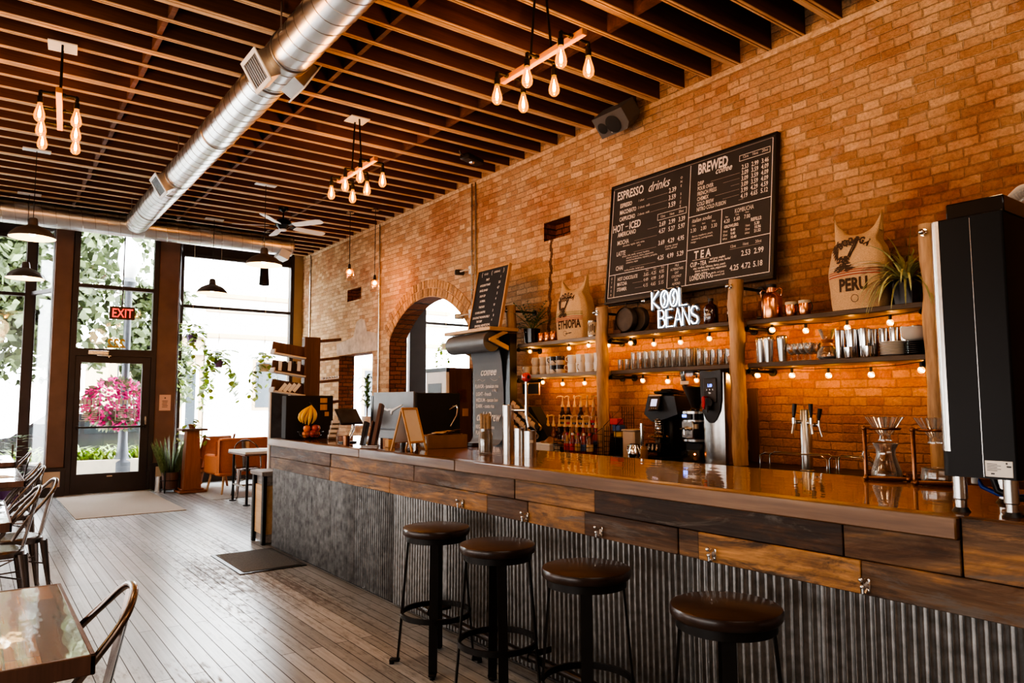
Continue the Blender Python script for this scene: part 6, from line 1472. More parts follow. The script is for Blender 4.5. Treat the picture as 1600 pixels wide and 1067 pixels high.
g = G(); g.lathe([(0, 0), (0.05, 0), (0.05, 0.165), (0, 0.165)], 24); lpart('tin', g, 'brushed steel', t_); g = G(); g.lathe([(0.0505, 0.015), (0.051, 0.015), (0.051, 0.15), (0.0505, 0.15)], 24); lpart('wrapper', g, 'label cream', t_)
g = G()
for k in range(7): g.surf(lambda u, v, k=k: (0.0515 * math.cos(-2.6 + 0.35 * k + 0.2 * u), 0.0515 * math.sin(-2.6 + 0.35 * k + 0.2 * u), 0.04 + 0.07 * v + 0.01 * (k % 3)), 3, 1)
lpart('print', g, 'ink brown', t_, fix=False)
# --- bay 2, upper shelf
t_ = thing('tin_box', 'dark old tin box beside the log post, left of the hanging pans', 'box', (5.06, 5.0, S1), FR)
g = G(); g.box(-0.055, 0.055, -0.05, 0.05, 0, 0.145, 0.006); lpart('box', g, 'walnut', t_); g = G(); g.box(-0.03, 0.03, -0.056, -0.049, 0.04, 0.11, 0.004); lpart('front_plate', g, 'gunmetal', t_); g = G(); g.cyl((0, -0.05, 0.12), (0, -0.065, 0.12), 0.012, n=12); lpart('clasp', g, 'gunmetal', t_)
pbr('old tin', (0.085, 0.062, 0.045), 0.6, 0.5, var=0.3, sc=14)
for k, (y, x, lab) in enumerate(((4.85, 4.99, 'round dark tin pan hanging from the pipe, the nearer of two'), (4.76, 5.06, 'round dark tin pan hanging behind the nearer one'))):
    t_ = thing('round_pan', lab, 'pan', (x, y, S1 + 0.125), FR, 'two round pans hanging from the pipe')
    g = G(); M = RX(PI / 2); g.lathe([(0, -0.035), (0.108, -0.035), (0.118, -0.03), (0.118, 0.03), (0.112, 0.034), (0.112, 0.018), (0.0, 0.016)], 36, M=M); lpart('pan', g, 'old tin', t_)
    g = G(); g.tube([(0, 0, 0.116), (0, 0, 0.155), (0, 0.0, 0.17)], 0.004, 6); lpart('hanging_loop', g, 'dark steel', t_)
t_ = thing('pan_rail', 'short black pipe from the log post carrying the two round pans', 'pipe', (4.99, 5.08, S1 + 0.225 + 0.02), FR)
g = G(); g.cyl((0.0, 0, 0.04), (0.42, 0.03, 0.04), 0.011, n=10); lpart('pipe', g, 'black steel', t_); g = G(); g.ball((0.43, 0.03, 0.04), 0.024); lpart('end_knob', g, 'chrome', t_)
# lit sign: tube strokes
ns = thing('neon_sign', 'white glowing lettered sign reading KOOL BEANS leaning on the top shelf', 'neon sign', (5.02, 4.555, S1 + 0.004), FR)
STR = {'K': [[(0, 0), (0, 1)], [(0.55, 1), (0.02, 0.45), (0.6, 0)]], 'O': [[(0.3 + 0.3 * math.cos(a), 0.5 + 0.5 * math.sin(a)) for a in [2 * PI * i / 18 for i in range(19)]]], 'L': [[(0, 1), (0, 0), (0.55, 0)]],
       'B': [[(0, 0), (0, 1), (0.35, 1), (0.5, 0.86), (0.5, 0.66), (0.35, 0.53), (0, 0.53)], [(0.35, 0.53), (0.56, 0.4), (0.56, 0.14), (0.38, 0), (0, 0)]], 'E': [[(0.52, 1), (0, 1), (0, 0), (0.55, 0)], [(0, 0.52), (0.45, 0.52)]],
       'A': [[(0, 0), (0.3, 1), (0.6, 0)], [(0.11, 0.35), (0.49, 0.35)]], 'N': [[(0, 0), (0, 1), (0.55, 0), (0.55, 1)]], 'S': [[(0.52, 0.84), (0.40, 0.98), (0.16, 0.98), (0.02, 0.8), (0.06, 0.62), (0.48, 0.40), (0.54, 0.2), (0.40, 0.02), (0.14, 0.02), (0.0, 0.18)]],
       'bean': [[(0.36, 0.86), (0.24, 0.66), (0.36, 0.40), (0.26, 0.16)]]}
gt = G(); gb = G()
def letter(ch, x, z, s, w_):
    for st_ in STR[ch]:
        P = [(x + a * w_, -0.012, z + b * s) for a, b in st_]; gt.tube(P, 0.0046, 8); 
        for p in P: gt.ball(p, 0.0046, 8, 4)
        gb.tube([(p[0], 0.006, p[2]) for p in P], 0.024, 8); gb.ball((P[0][0], 0.006, P[0][2]), 0.024, 8, 6); gb.ball((P[-1][0], 0.006, P[-1][2]), 0.024, 8, 6)
for i, ch in enumerate('KOOL'): letter(ch, 0.02 + 0.108 * i, 0.19, 0.155, 0.15)
for i in (1, 2): letter('bean', 0.02 + 0.108 * i, 0.19, 0.155, 0.15)
for i, ch in enumerate('BEANS'): letter(ch, 0.095 + 0.094 * i, 0.012, 0.155, 0.135)
gb.v = [(x, 0.002 + (y - 0.006) * 0.12, z) for x, y, z in gb.v]
lpart('letter_tube', gt, 'neon white', ns); lpart('backing', gb, 'neon backing', ns)
def brown_bottle(lab, y, x=5.05):
    t_ = thing('brown_bottle', lab, 'bottle', (x, y, S1), FR)
    g = G(); g.lathe([(0, 0), (0.058, 0), (0.062, 0.006), (0.062, 0.13), (0.052, 0.158), (0.024, 0.178), (0.020, 0.20), (0, 0.20)], 26); lpart('bottle', g, 'brown glass', t_); g = G(); g.lathe([(0, 0.198), (0.022, 0.198), (0.022, 0.222), (0, 0.223)], 18); lpart('cap', g, 'black plastic', t_)
    g = G()
    for q, st in enumerate(('the', 'bloom', 'cold coffee')):
        vs, fs = text_geo(st, (0.026, 0.034, 0.012)[q], 0.8, 0, 0.001, 'CENTER'); g.add([(0.0628 * math.sin(a / 0.0628), -0.0628 * math.cos(a / 0.0628), (0.112, 0.07, 0.05)[q] + b) for a, b in vs], fs)
    lpart('print', g, 'chalk', t_, ang=0, fix=False)
brown_bottle('dark brown growler bottle with white print right of the lit sign', 3.90); brown_bottle('second dark brown bottle, half hidden by the log post', 3.70, 5.10)
# --- bay 3, upper shelf
T1 = S1 - 0.01
t_ = thing('copper_growler', 'tall copper growler jug with side handles on the top shelf', 'growler', (5.07, 3.325, T1), FR)
g = G(); g.lathe([(0, 0), (0.078, 0), (0.082, 0.008), (0.082, 0.155), (0.07, 0.19), (0.036, 0.215), (0.036, 0.255), (0, 0.255)], 30); lpart('jug', g, 'copper', t_)
g = G(); g.lathe([(0, 0.252), (0.04, 0.252), (0.04, 0.278), (0, 0.28)], 24); lpart('lid', g, 'black plastic', t_)
for s in (-1, 1): g = G(); g.tube([(s * 0.036, 0, 0.225), (s * 0.075, 0, 0.245), (s * 0.10, 0, 0.225), (s * 0.085, 0, 0.18)], 0.006, 8); lpart('side_handle', g, 'copper', t_)
g = G(); g.cyl((-0.08, -0.02, 0.02), (-0.115, -0.03, 0.02), 0.012, n=10); lpart('tap', g, 'black plastic', t_)
m = mug('copper', 0.044, 0.118, group='copper mugs with pale rims', name='copper_mug', rim='label cream', hm='black plastic')
copies(m, [(5.07, 3.155, T1, 'copper mug with pale rim, next to the copper growler', 2.9), (5.07, 3.04, T1, 'copper mug with pale rim, further from the growler', 2.9)])
sp_ = thing('spider_plant', 'arching spider plant in a square black pot at the end of the top shelf', 'potted plant', (5.06, 2.28, T1), FR)
g = G(); g.lathe([(0, 0), (0.08, 0), (0.098, 0.17), (0.09, 0.17), (0.075, 0.02), (0, 0.02)], 4, M=RZ(PI / 4)); lpart('pot', g, 'black gloss', sp_, ang=20)
g = G()
for k in range(125):
    a = random.uniform(0, 2 * PI); el = random.uniform(0.35, 1.35); L_ = random.uniform(0.28, 0.48)
    d = (math.cos(a) * math.cos(el), math.sin(a) * math.cos(el) * 0.7 - 0.1, math.sin(el)); g.leaf((0.02 * math.cos(a), 0.02 * math.sin(a), 0.16), d, (0, 0, 1), L_, 0.019, random.uniform(1.6, 3.2), 9, tip=0.4)
g.leaf((0, 0, 0.16), (0.12, 0, 1), (1, 0, 0), 0.44, 0.013, 0.1, 6, tip=0.4); g.leaf((0, 0, 0.16), (-0.5, 0, 1), (1, 0, 0), 0.40, 0.014, 0.2, 6, tip=0.4)
g.v = [(x, min(y, 0.19 + 0.1 * (y - 0.19) if y > 0.19 else y), z if z > 0.003 or y < -0.13 else 0.003) for x, y, z in g.v]
lpart('leaf_tuft', g, 'leaf variegated', sp_, ang=0, fix=False)
# --- bay 2, lower shelf: tumblers
def tumbler(r, h, name='glass_tumbler', group='clear tumblers on the lower shelf', sham=0.012):
    g = G(); g.lathe([(0, 0), (r * 0.86, 0), (r * 0.9, 0.003), (r, h), (r - 0.002, h + 0.001), (r - 0.003, h), (r * 0.84, sham), (0, sham)], 20); return g
gl = None
def glass_run(gm, name, places, group):
    p = None
    for x, y, z, lab in places:
        if p is None: p = solo(name, gm, 'clear glass', lab, 'glass', (x, y, z), group=group)
        else:
            o = p.copy(); COL.objects.link(o); o.location = (x, y, z); o['label'] = lab
glass_run(tumbler(0.030, 0.105), 'small_glass', [(5.06 + 0.05 * (i % 2), 5.00 - 0.047 * i, S2, 'short clear glass, %s in the run right of the log post' % ORD[i]) for i in range(4)], 'short clear glasses')
glass_run(tumbler(0.040, 0.165), 'tall_glass', [(5.05, 4.80 - 0.083 * i, S2, 'tall clear glass under the lit sign, %s from the short glasses' % ORD[i]) for i in range(9)], 'tall clear glasses, front row')
glass_run(tumbler(0.040, 0.165), 'tall_glass', [(5.16, 4.77 - 0.083 * i, S2, 'tall clear glass in the back row under the lit sign, %s from the short glasses' % ORD[i]) for i in range(9)], 'tall clear glasses, back row')
glass_run(tumbler(0.034, 0.135), 'medium_glass', [(5.05, 4.02 - 0.074 * i, S2, 'medium ribbed clear glass near the log post, %s after the tall ones' % ORD[i]) for i in range(5)], 'medium clear glasses')
# --- bay 3, lower shelf
glass_run(tumbler(0.032, 0.12), 'small_glass', [(5.10, 3.465, S2, 'clear glass tucked behind the log post by the steel shakers')], None)
def shaker(r, h):
    t_ = thing('steel_shaker', 'x', 'shaker', group='steel cocktail shakers')
    g = G(); g.lathe([(0, 0), (r * 0.68, 0), (r * 0.70, 0.005), (r * 0.98, h * 0.80), (r, h * 0.84), (r, h * 0.88)], 22); lpart('tin', g, 'brushed steel', t_); g = G(); g.lathe([(r * 1.02, h * 0.87), (r * 1.02, h * 0.96), (r * 0.9, h), (0, h)], 22); lpart('cap', g, 'chrome', t_); return t_
copies(shaker(0.042, 0.205), [(5.05, 3.42, S2, 'steel shaker right of the log post, first of four'), (5.02, 3.335, S2 - 0.0, 'steel shaker, second of four'), (5.10, 3.26, S2, 'steel shaker, third of four, standing back'), (5.04, 3.225, S2, 'steel shaker, last of the four, before the stem glasses')])
def stem():
    g = G(); g.lathe([(0, 0), (0.03, 0), (0.03, 0.003), (0.004, 0.008), (0.0035, 0.05), (0.02, 0.06), (0.034, 0.085), (0.034, 0.105), (0.027, 0.135), (0.026, 0.135), (0.032, 0.10), (0.018, 0.065), (0, 0.056)], 18); return g
glass_run(stem(), 'stem_glass', [(5.04 + 0.07 * (i % 2), 3.15 - 0.05 * (i // 2) - 0.02 * (i % 2), S2, 'small clear stem glass left of the glass coffee flask, %s in the %s row' % (ORD[i // 2], ('front', 'back')[i % 2])) for i in range(8)], 'small stem glasses')
t_ = thing('glass_coffee_flask', 'hourglass shaped clear coffee flask with wooden collar on the lower shelf', 'coffee flask', (5.06, 2.865, S2), FR)
g = G(); g.lathe([(0, 0), (0.06, 0.0), (0.074, 0.02), (0.07, 0.06), (0.028, 0.115), (0.026, 0.13), (0.06, 0.215), (0.064, 0.225), (0.061, 0.225), (0.024, 0.13), (0.026, 0.115), (0.068, 0.058), (0.072, 0.02), (0, 0.004)], 28); lpart('flask', g, 'clear glass', t_)
g = G(); g.lathe([(0.034, 0.095), (0.048, 0.098), (0.036, 0.122), (0.048, 0.148), (0.034, 0.15)], 22); lpart('wood_collar', g, 'teak', t_)
g = G(); g.tube([(-0.05, -0.01, 0.125), (-0.066, -0.01, 0.11), (-0.058, -0.01, 0.09)], 0.006, 8); lpart('tie', g, 'black plastic', t_)
def steel_cup(r, h): g = G(); g.lathe([(0, 0), (r * 0.82, 0), (r * 0.85, 0.004), (r, h), (r + 0.002, h + 0.002), (r - 0.002, h), (r * 0.8, 0.008), (0, 0.008)], 20); return g
def steel_run(gm, places, group):
    p = None
    for x, y, z, lab in places:
        if p is None: p = solo('steel_tumbler', gm, 'chrome', lab, 'tumbler', (x, y, z), group=group)
        else: o = p.copy(); COL.objects.link(o); o.location = (x, y, z); o['label'] = lab
steel_run(steel_cup(0.033, 0.205), [(5.03 + 0.05 * (i % 2), 2.755 - 0.047 * i, S2, 'tall polished steel tumbler right of the coffee flask, %s in line' % ORD[i]) for i in range(5)], 'tall steel tumblers')
steel_run(steel_cup(0.033, 0.205), [(5.15, 2.72 - 0.075 * i, S2, 'polished steel tumbler in the back row, %s from the coffee flask' % ORD[i]) for i in range(7)], 'steel tumblers, back row')
steel_run(steel_cup(0.036, 0.075), [(4.995, 2.665, S2, 'short steel cup in front of the tall steel tumblers'), (4.995, 2.53, S2, 'short steel cup next to the plate stack')], 'short steel cups')
def dish(r, mat, name, n, y, x, z, dz, lab, cat, grp):
    g = G(); g.lathe([(0, 0), (r * 0.6, 0), (r, 0.012), (r, 0.015), (r * 0.95, 0.015), (r * 0.58, 0.004), (0, 0.004)], 30); p = None
    for k in range(n):
        l_ = lab % ORD[k]
        if p is None: p = solo(name, g, mat, l_, cat, (x, y, z), group=grp)
        else: o = p.copy(); COL.objects.link(o); o.location = (x + random.uniform(-.002, .002), y, z + dz * k); o['label'] = l_
dish(0.088, 'white china', 'plate', 9, 2.385, 5.06, S2, 0.0105, 'white plate, %s from the bottom of the pale stack', 'plate', 'stack of white plates')
dish(0.078, 'dark glaze', 'dark_bowl', 7, 2.225, 5.04, S2, 0.0125, 'black dish, %s from the bottom of the dark stack by the brewer', 'dish', 'stack of black dishes')
def bowl(r, h): g = G(); g.lathe([(0, 0), (r * 0.5, 0), (r * 0.85, h * 0.4), (r, h), (r - 0.004, h), (r * 0.8, h * 0.4), (0, 0.006)], 30); return g
p = None
for k in range(4):
    lab = 'pale bowl, %s from the bottom, on top of the black dishes' % ORD[k]; z = S2 + 0.0125 * 7 + 0.006 + 0.016 * k; r_ = 0.086
    if p is None: p = solo('bowl', bowl(0.084, 0.045), 'white china', lab, 'bowl', (5.04, 2.235, z), group='pale bowls on the black dishes')
    else: o = p.copy(); COL.objects.link(o); o.location = (5.04, 2.235, z); o['label'] = lab
# ================================================================== ducts
def spiral_duct(name, lab, p0, p1, r, axis):
    """spiral-seamed round duct along an axis"""
    t_ = thing(name, lab, 'duct', p0)
    L_ = (Vector(p1) - Vector(p0)).length; M = RX(-PI / 2) if axis == 'y' else RY(PI / 2)
    g = G(); g.lathe([(r, 0), (r, L_)], 48, M=M); lpart('duct_tube', g, 'duct steel', t_)
    g = G(); pts = []; pit = 0.165; n = int(L_ / pit * 28)
    for i in range(n + 1): a = 2 * PI * i / 28; pts.append((r * 1.004 * math.cos(a), r * 1.004 * math.sin(a), L_ * i / n))
    g.tube(pts, 0.0035, 4, M=M); lpart('spiral_seam', g, 'duct fitting', t_)
    return t_, M, L_
DX, DZ, DR = 1.90, 4.235, 0.170
d1, M1, L1 = spiral_duct('round_duct', 'large round spiral duct running from overhead to the street windows', (DX, -2.4, DZ), (DX, 12.2, DZ), DR, 'y')
for y in (1.0, 3.2, 5.45, 5.95, 7.6, 9.3, 9.75, 11.2):
    g = G(); g.lathe([(DR + 0.004, y + 2.4 - 0.012), (DR + 0.010, y + 2.4 - 0.006), (DR + 0.010, y + 2.4 + 0.006), (DR + 0.004, y + 2.4 + 0.012)], 40, M=M1); lpart('duct_collar', g, 'duct fitting', d1)
for y in (-1.0, 2.2, 5.2, 8.6, 11.6):
    g = G(); g.box(-DR - 0.008, -DR - 0.002, y + 2.4 - 0.012, y + 2.4 + 0.012, -0.0, ZC + 0.05 - DZ); g.box(DR + 0.002, DR + 0.008, y + 2.4 - 0.012, y + 2.4 + 0.012, 0.0, ZC + 0.05 - DZ); lpart('hanger_strap', g, 'duct fitting', d1)
# supply registers boxed into the duct
for k, (y, side, lab) in enumerate(((5.70, -1, 'white louvred air register on the left flank of the duct, nearer'), (5.70, 1, 'white air register box on the right flank of the duct, nearer'),
                                    (9.52, -1, 'white louvred air register on the left flank of the duct, towards the windows'),)):
    t_ = thing('air_register', lab, 'air vent', (DX, y, DZ), group='air registers on the duct')
    M = RY(side * math.radians(90 + 32)) if side > 0 else RY(-math.radians(90 + 32))
    w2, h2 = 0.155, 0.11
    g = G(); g.box(-h2, h2, -w2, w2, 0.10, 0.235, 0.004, M); lpart('boot', g, 'duct fitting', t_)
    g = G()
    for a in ((-h2 - 0.025, h2 + 0.025, -w2 - 0.025, -w2 + 0.012), (-h2 - 0.025, h2 + 0.025, w2 - 0.012, w2 + 0.025), (-h2 - 0.025, -h2 + 0.012, -w2, w2), (h2 - 0.012, h2 + 0.025, -w2, w2)): g.box(a[0], a[1], a[2], a[3], 0.232, 0.245, 0.003, M)
    lpart('frame', g, 'white paint', t_)
    g = G(); g.box(-h2, h2, -w2, w2, 0.2355, 0.237, 0, M); 
    lpart('grille_backing', g, 'black plastic', t_)
    g = G()
    for q in range(8): y_ = -w2 + 0.02 + q * (2 * w2 - 0.04) / 7; g.box(-h2, h2, y_ - 0.002, y_ + 0.002, 0.237, 0.240, 0, M)
    lpart('grille', g, 'dark steel', t_)
d2, M2, L2 = spiral_duct('cross_duct', 'round spiral duct crossing the room in front of the street windows', (XL + 0.02, 12.35, 4.20), (4.35, 12.35, 4.20), 0.175, 'x')
g = G(); g.lathe([(0.177, 0), (0.177, 0.02), (0.10, 0.025), (0.0, 0.025)], 40, M=T((L2, 0, 0)) @ M2); lpart('end_cap', g, 'duct fitting', d2)
g = G(); M = T((L2 - 0.18, -0.02, -0.08)) @ RY(math.radians(20)); g.box(-0.02, 0.16, -0.14, 0.14, -0.15, -0.0, 0.004, M); lpart('end_register', g, 'white paint', d2)
# round spot pipe hanging below the cross duct
sp = thing('hanging_spot', 'short brown tubular lamp hanging by the right end of the cross duct', 'lamp', (3.99, 12.6, 3.51))
g = G(); g.lathe([(0.085, 0), (0.088, 0.0), (0.080, 0.14), (0.07, 0.30), (0.055, 0.36), (0, 0.37)], 26); lpart('tube_shade', g, 'dark steel', sp); g = G(); g.cyl((0, 0, 0.36), (0, 0, ZC - 3.51), 0.008, n=8); lpart('rod', g, 'black steel', sp)
g = G(); g.ball((0, 0, 0.30), 0.02, 8, 6); lpart('bulb', g, 'white bulb', sp)

# ================================================================== chandeliers: wooden beam, pipe arms, six filament bulbs
def bulb_geo(c):
    return [(0.0, -0.160), (0.020, -0.156), (0.036, -0.138), (0.0405, -0.115), (0.036, -0.085), (0.024, -0.045), (0.0165, -0.015), (0.0165, 0.0)]
def chandelier(loc, lab, group, rz=0.0):
    x, y, zt = loc
    t_ = thing('beam_chandelier', lab, 'chandelier', (x, y, ZC - 0.012), rz, group=group)
    zb = 3.87 - (ZC - 0.012)
    g = G(); g.box(-0.105, 0.105, -0.10, 0.10, 0.0, 0.012, 0.002); lpart('ceiling_plate', g, 'white paint', t_)
    for dy in (-0.09, 0.09): g = G(); g.cyl((0, dy * 0.6, 0.004), (0, dy * 1.3, zb + 0.02), 0.009, n=8); lpart('hanging_rod', g, 'black steel', t_)
    g = G(); g.box(-0.022, 0.022, -0.46, 0.46, zb - 0.022, zb + 0.022, 0.004); lpart('wood_beam', g, 'lamp beam wood', t_)
    for i, dy in enumerate((-0.36, 0.0, 0.36)):
        g = G()
        g.tube([(-0.11, dy, zb), (0.11, dy, zb)], 0.010, 10)
        for s in (-1, 1): g.ball((s * 0.118, dy, zb - 0.004), 0.0165, 10, 8); g.cyl((s * 0.024, dy, zb), (s * 0.045, dy, zb), 0.016, n=10)
        lpart('pipe_arm', g, 'black steel', t_)
    for s in (-1, 1):
        for dy in (-0.36, 0.0, 0.36):
            c = (s * 0.122, dy, zb - 0.085)
            g = G(); g.lathe([(0, 0.085), (0.014, 0.085), (0.014, 0.045), (0.0205, 0.04), (0.0205, -0.008), (0, -0.008)], 14, c); so = lpart('socket', g, 'black steel', t_)
            g = G(); g.lathe(bulb_geo(c), 18, c); b_ = lpart('bulb', g, 'amber glass', t_)
            g = G(); g.lathe([(0, -0.130), (0.008, -0.124), (0.0125, -0.106), (0.0105, -0.078), (0.005, -0.055), (0.0025, -0.035), (0, -0.033)], 10, c); lpart('filament', g, 'filament', b_)
            lamp('POINT', 'bulb_light', (c[0], c[1], c[2] - 0.147), 4.4, (1.0, 0.68, 0.38), 0.006, parent=t_)
chandelier((3.10, 3.80, 0), 'wooden beam chandelier with six filament bulbs nearest above the stools', 'beam chandeliers')
chandelier((3.10, 6.86, 0), 'wooden beam chandelier with six filament bulbs over the far half of the bar', 'beam chandeliers')
chandelier((0.46, 6.86, 0), 'wooden beam chandelier left of the round duct, its bulbs stacked end on', 'beam chandeliers', -0.09)
# ---- dome pendants
def dome(loc, lab, zr):
    x, y = loc
    t_ = thing('dome_pendant', lab, 'pendant lamp', (x, y, zr), group='dark enamel dome pendants')
    g = G(); g.lathe([(0.235, 0.0), (0.238, 0.006), (0.215, 0.05), (0.165, 0.098), (0.10, 0.13), (0.055, 0.148), (0.050, 0.20), (0.040, 0.232), (0.012, 0.24), (0, 0.24)], 40); lpart('dome_shade', g, 'dome enamel', t_)
    g = G(); g.lathe([(0.232, 0.001), (0.210, 0.045), (0.160, 0.092), (0.095, 0.123), (0.0, 0.132)], 40); lpart('shade_lining', g, 'dome inside', t_)
    g = G(); g.ball((0, 0, 0.055), 0.038, 14, 10); g.cyl((0, 0, 0.08), (0, 0, 0.13), 0.018, n=10); lpart('bulb', g, 'white bulb', t_)
    g = G(); g.cyl((0, 0, 0.238), (0, 0, ZC - zr - 0.02), 0.0045, n=6); lpart('cord', g, 'black plastic', t_)
    g = G(); g.box(-0.14, 0.14, -0.05, 0.05, ZC - zr - 0.024, ZC - zr - 0.006, 0.003); lpart('ceiling_plate', g, 'white paint', t_)
dome((0.46, 9.89), 'dark dome pendant on the left, the nearer of the two left ones', 3.365); dome((3.05, 9.66), 'dark dome pendant below the ceiling fan, the nearer of the two right ones', 3.30)
dome((0.50, 12.05), 'dark dome pendant on the left, the one closer to the window', 3.20); dome((2.98, 12.0), 'dark dome pendant in front of the bright right window', 3.20)
# ---- small caged glass pendants
for x, y, z, lab in ((4.58, 10.34, 3.47, 'small caged glass pendant in front of the brick, left of its pair'), (4.83, 9.97, 3.27, 'small caged glass pendant hanging lower, right of its pair')):
    t_ = thing('cage_pendant', lab, 'pendant lamp', (x, y, z), group='caged glass pendants')
    g = G(); g.ball((0, 0, 0.0), 0.052, 16, 12); b_ = lpart('bulb', g, 'amber glass', t_); g = G(); g.ball((0, 0, 0), 0.030, 12, 8); lpart('filament', g, 'filament', b_)
    g = G(); g.lathe([(0, 0.13), (0.016, 0.125), (0.024, 0.08), (0.024, 0.045), (0, 0.045)], 14); lpart('socket', g, 'dark steel', t_)
    g = G()
    for k in range(8): a = k * PI / 4; g.tube([(0.024 * math.cos(a), 0.024 * math.sin(a), 0.06), (0.065 * math.cos(a), 0.065 * math.sin(a), 0.03), (0.07 * math.cos(a), 0.07 * math.sin(a), -0.06), (0.072 * math.cos(a), 0.072 * math.sin(a), -0.12)], 0.002, 5)
    for zz in (-0.04, -0.115): g.tube([(0.07 * math.cos(2 * PI * k / 20), 0.07 * math.sin(2 * PI * k / 20), zz) for k in range(20)], 0.002, 5, closed=True)
    lpart('wire_cage', g, 'copper pipe', t_)
    g = G(); g.cyl((0, 0, 0.12), (0, 0, ZC - z - 0.02), 0.005, n=6); lpart('cord', g, 'dark steel', t_); g = G(); g.lathe([(0, ZC - z - 0.024), (0.06, ZC - z - 0.022), (0.06, ZC - z), (0, ZC - z)], 18); lpart('ceiling_plate', g, 'brushed steel', t_)
    lamp('POINT', 'bulb_light', (0, 0, -0.042), 6, (1.0, 0.6, 0.25), 0.01, parent=t_)
# ---- ceiling fan
fn_ = thing('ceiling_fan', 'ceiling fan with five pale blades and black motor near the brick wall', 'ceiling fan', (3.66, 10.72, ZC))
g = G(); g.lathe([(0, 0), (0.075, 0), (0.07, -0.04), (0.03, -0.06), (0.012, -0.07), (0.012, -0.16), (0.04, -0.17), (0.09, -0.19), (0.115, -0.215), (0.115, -0.27), (0.085, -0.30), (0.06, -0.33), (0.0, -0.335)], 28); lpart('motor', g, 'black gloss', fn_)
g = G(); g.lathe([(0, -0.36), (0.05, -0.355), (0.055, -0.335), (0, -0.33)], 20); lpart('bottom_cap', g, 'white paint', fn_)
for k in range(5):
    a = math.radians(12 + 72 * k); M = RZ(a) @ T((0, 0, -0.285)) @ RX(math.radians(-13))
    g = G(); pl = [(0.20, -0.05), (0.26, -0.062), (0.66, -0.072), (0.72, -0.05), (0.735, 0.0), (0.72, 0.05), (0.66, 0.072), (0.26, 0.062), (0.20, 0.05)]; g.prism(pl, -0.004, 0.004, axis='z', M=M); b_ = lpart('fan_blade', g, 'white paint', fn_)
    g = G(); g.box(0.09, 0.25, -0.018, 0.018, 0.004, 0.010, 0.002, M); g.tube([(0.12, 0.0, 0.006), (0.17, 0.035, 0.006), (0.24, 0.03, 0.006)], 0.006, 6, M=M); g.tube([(0.12, 0, 0.006), (0.17, -0.035, 0.006), (0.24, -0.03, 0.006)], 0.006, 6, M=M); lpart('blade_iron', g, 'black steel', b_)
# ---- loudspeaker, projector-like box, exit sign
ls = thing('loudspeaker', 'dark grey two cone loudspeaker hung under the joists at the top of the brick', 'speaker', (5.06, 4.98, 4.28), FR)
MS = T((0, 0, 0)) @ RY(math.radians(0)) @ RX(math.radians(42))
g = G(); g.prism([(-0.215, -0.10), (0.14, -0.10), (0.20, -0.04), (0.20, 0.12), (-0.215, 0.12)], -0.11, 0.11, axis='z', M=MS @ RX(PI / 2) @ RZ(0)); lpart('cabinet', g, 'speaker grey', ls)
for cx, r_ in ((-0.135, 0.052), (0.015, 0.085)):
    g = G(); M = MS @ T((cx, -0.111, 0.0)) @ RX(PI / 2); g.lathe([(r_, -0.002), (r_ + 0.006, 0.006), (r_, 0.008), (r_ * 0.8, 0.010), (0, 0.014)], 28, M=M); lpart('speaker_cone', g, 'black matte', ls)
g = G(); g.box(-0.055, -0.047, -0.114, -0.110, -0.075, -0.035, 0, MS); lpart('badge', g, 'white paint', ls)
g = G(); g.tube([(0.02, 0.02, 0.08), (0.02, 0.06, 0.14)], 0.014, 8); lpart('bracket', g, 'black steel', ls)
pj = thing('ceiling_camera', 'flat black ceiling device with silver trim under the joists by the brick', 'ceiling device', (4.68, 7.06, ZC - 0.09), math.radians(20))
g = G(); g.box(-0.16, 0.16, -0.07, 0.07, 0.0, 0.07, 0.015); lpart('case', g, 'black plastic', pj); g = G(); g.lathe([(0, -0.02), (0.03, -0.015), (0.035, 0.0), (0, 0.0)], 18); lpart('lens', g, 'chrome', pj)
for s in (-1, 1): g = G(); g.tube([(s * 0.15, 0, 0.03), (s * 0.20, 0.02, 0.06), (s * 0.22, 0.02, 0.09)], 0.010, 8); lpart('arm', g, 'gunmetal', pj)
ex = thing('exit_sign', 'red lettered EXIT sign hung in front of the door glass', 'exit sign', (1.90, 13.28, 2.83))
g = G(); g.box(-0.185, 0.185, -0.03, 0.03, 0, 0.21, 0.006); lpart('case', g, 'exit case', ex)
g = G(); put_text(g, 'EXIT', 0.0, 0.033, 0.205, 0.74, 0, 0.003, 'CENTER', -0.032); lpart('letters', g, 'exit red', ex, ang=0, fix=False)
g = G(); g.cyl((0, 0, 0.205), (0, 0, ZC - 2.83), 0.010, n=8); lpart('hanging_rod', g, 'dark steel', ex)
nt_ = thing('notice_sheet', 'pale pink paper notice taped to the brown column right of the door', 'notice', (2.635, YD - 0.024, 1.33))
g = G(); g.box(-0.09, 0.09, -0.002, 0.002, 0, 0.27); pbr('pink paper', (0.72, 0.45, 0.34), 0.8, var=0.03); lpart('sheet', g, 'pink paper', nt_, ang=0)
g = G()
for k in range(5): g.box(-0.045 + 0.004 * (k % 2), 0.045 - 0.006 * (k % 3), -0.0035, -0.002, 0.16 - 0.026 * k, 0.168 - 0.026 * k)
g.ball((0, -0.003, 0.215), 0.012, 8, 6); g.v = [(x, max(y, -0.004), z) for x, y, z in g.v]; lpart('print', g, 'ink brown', nt_, ang=0)
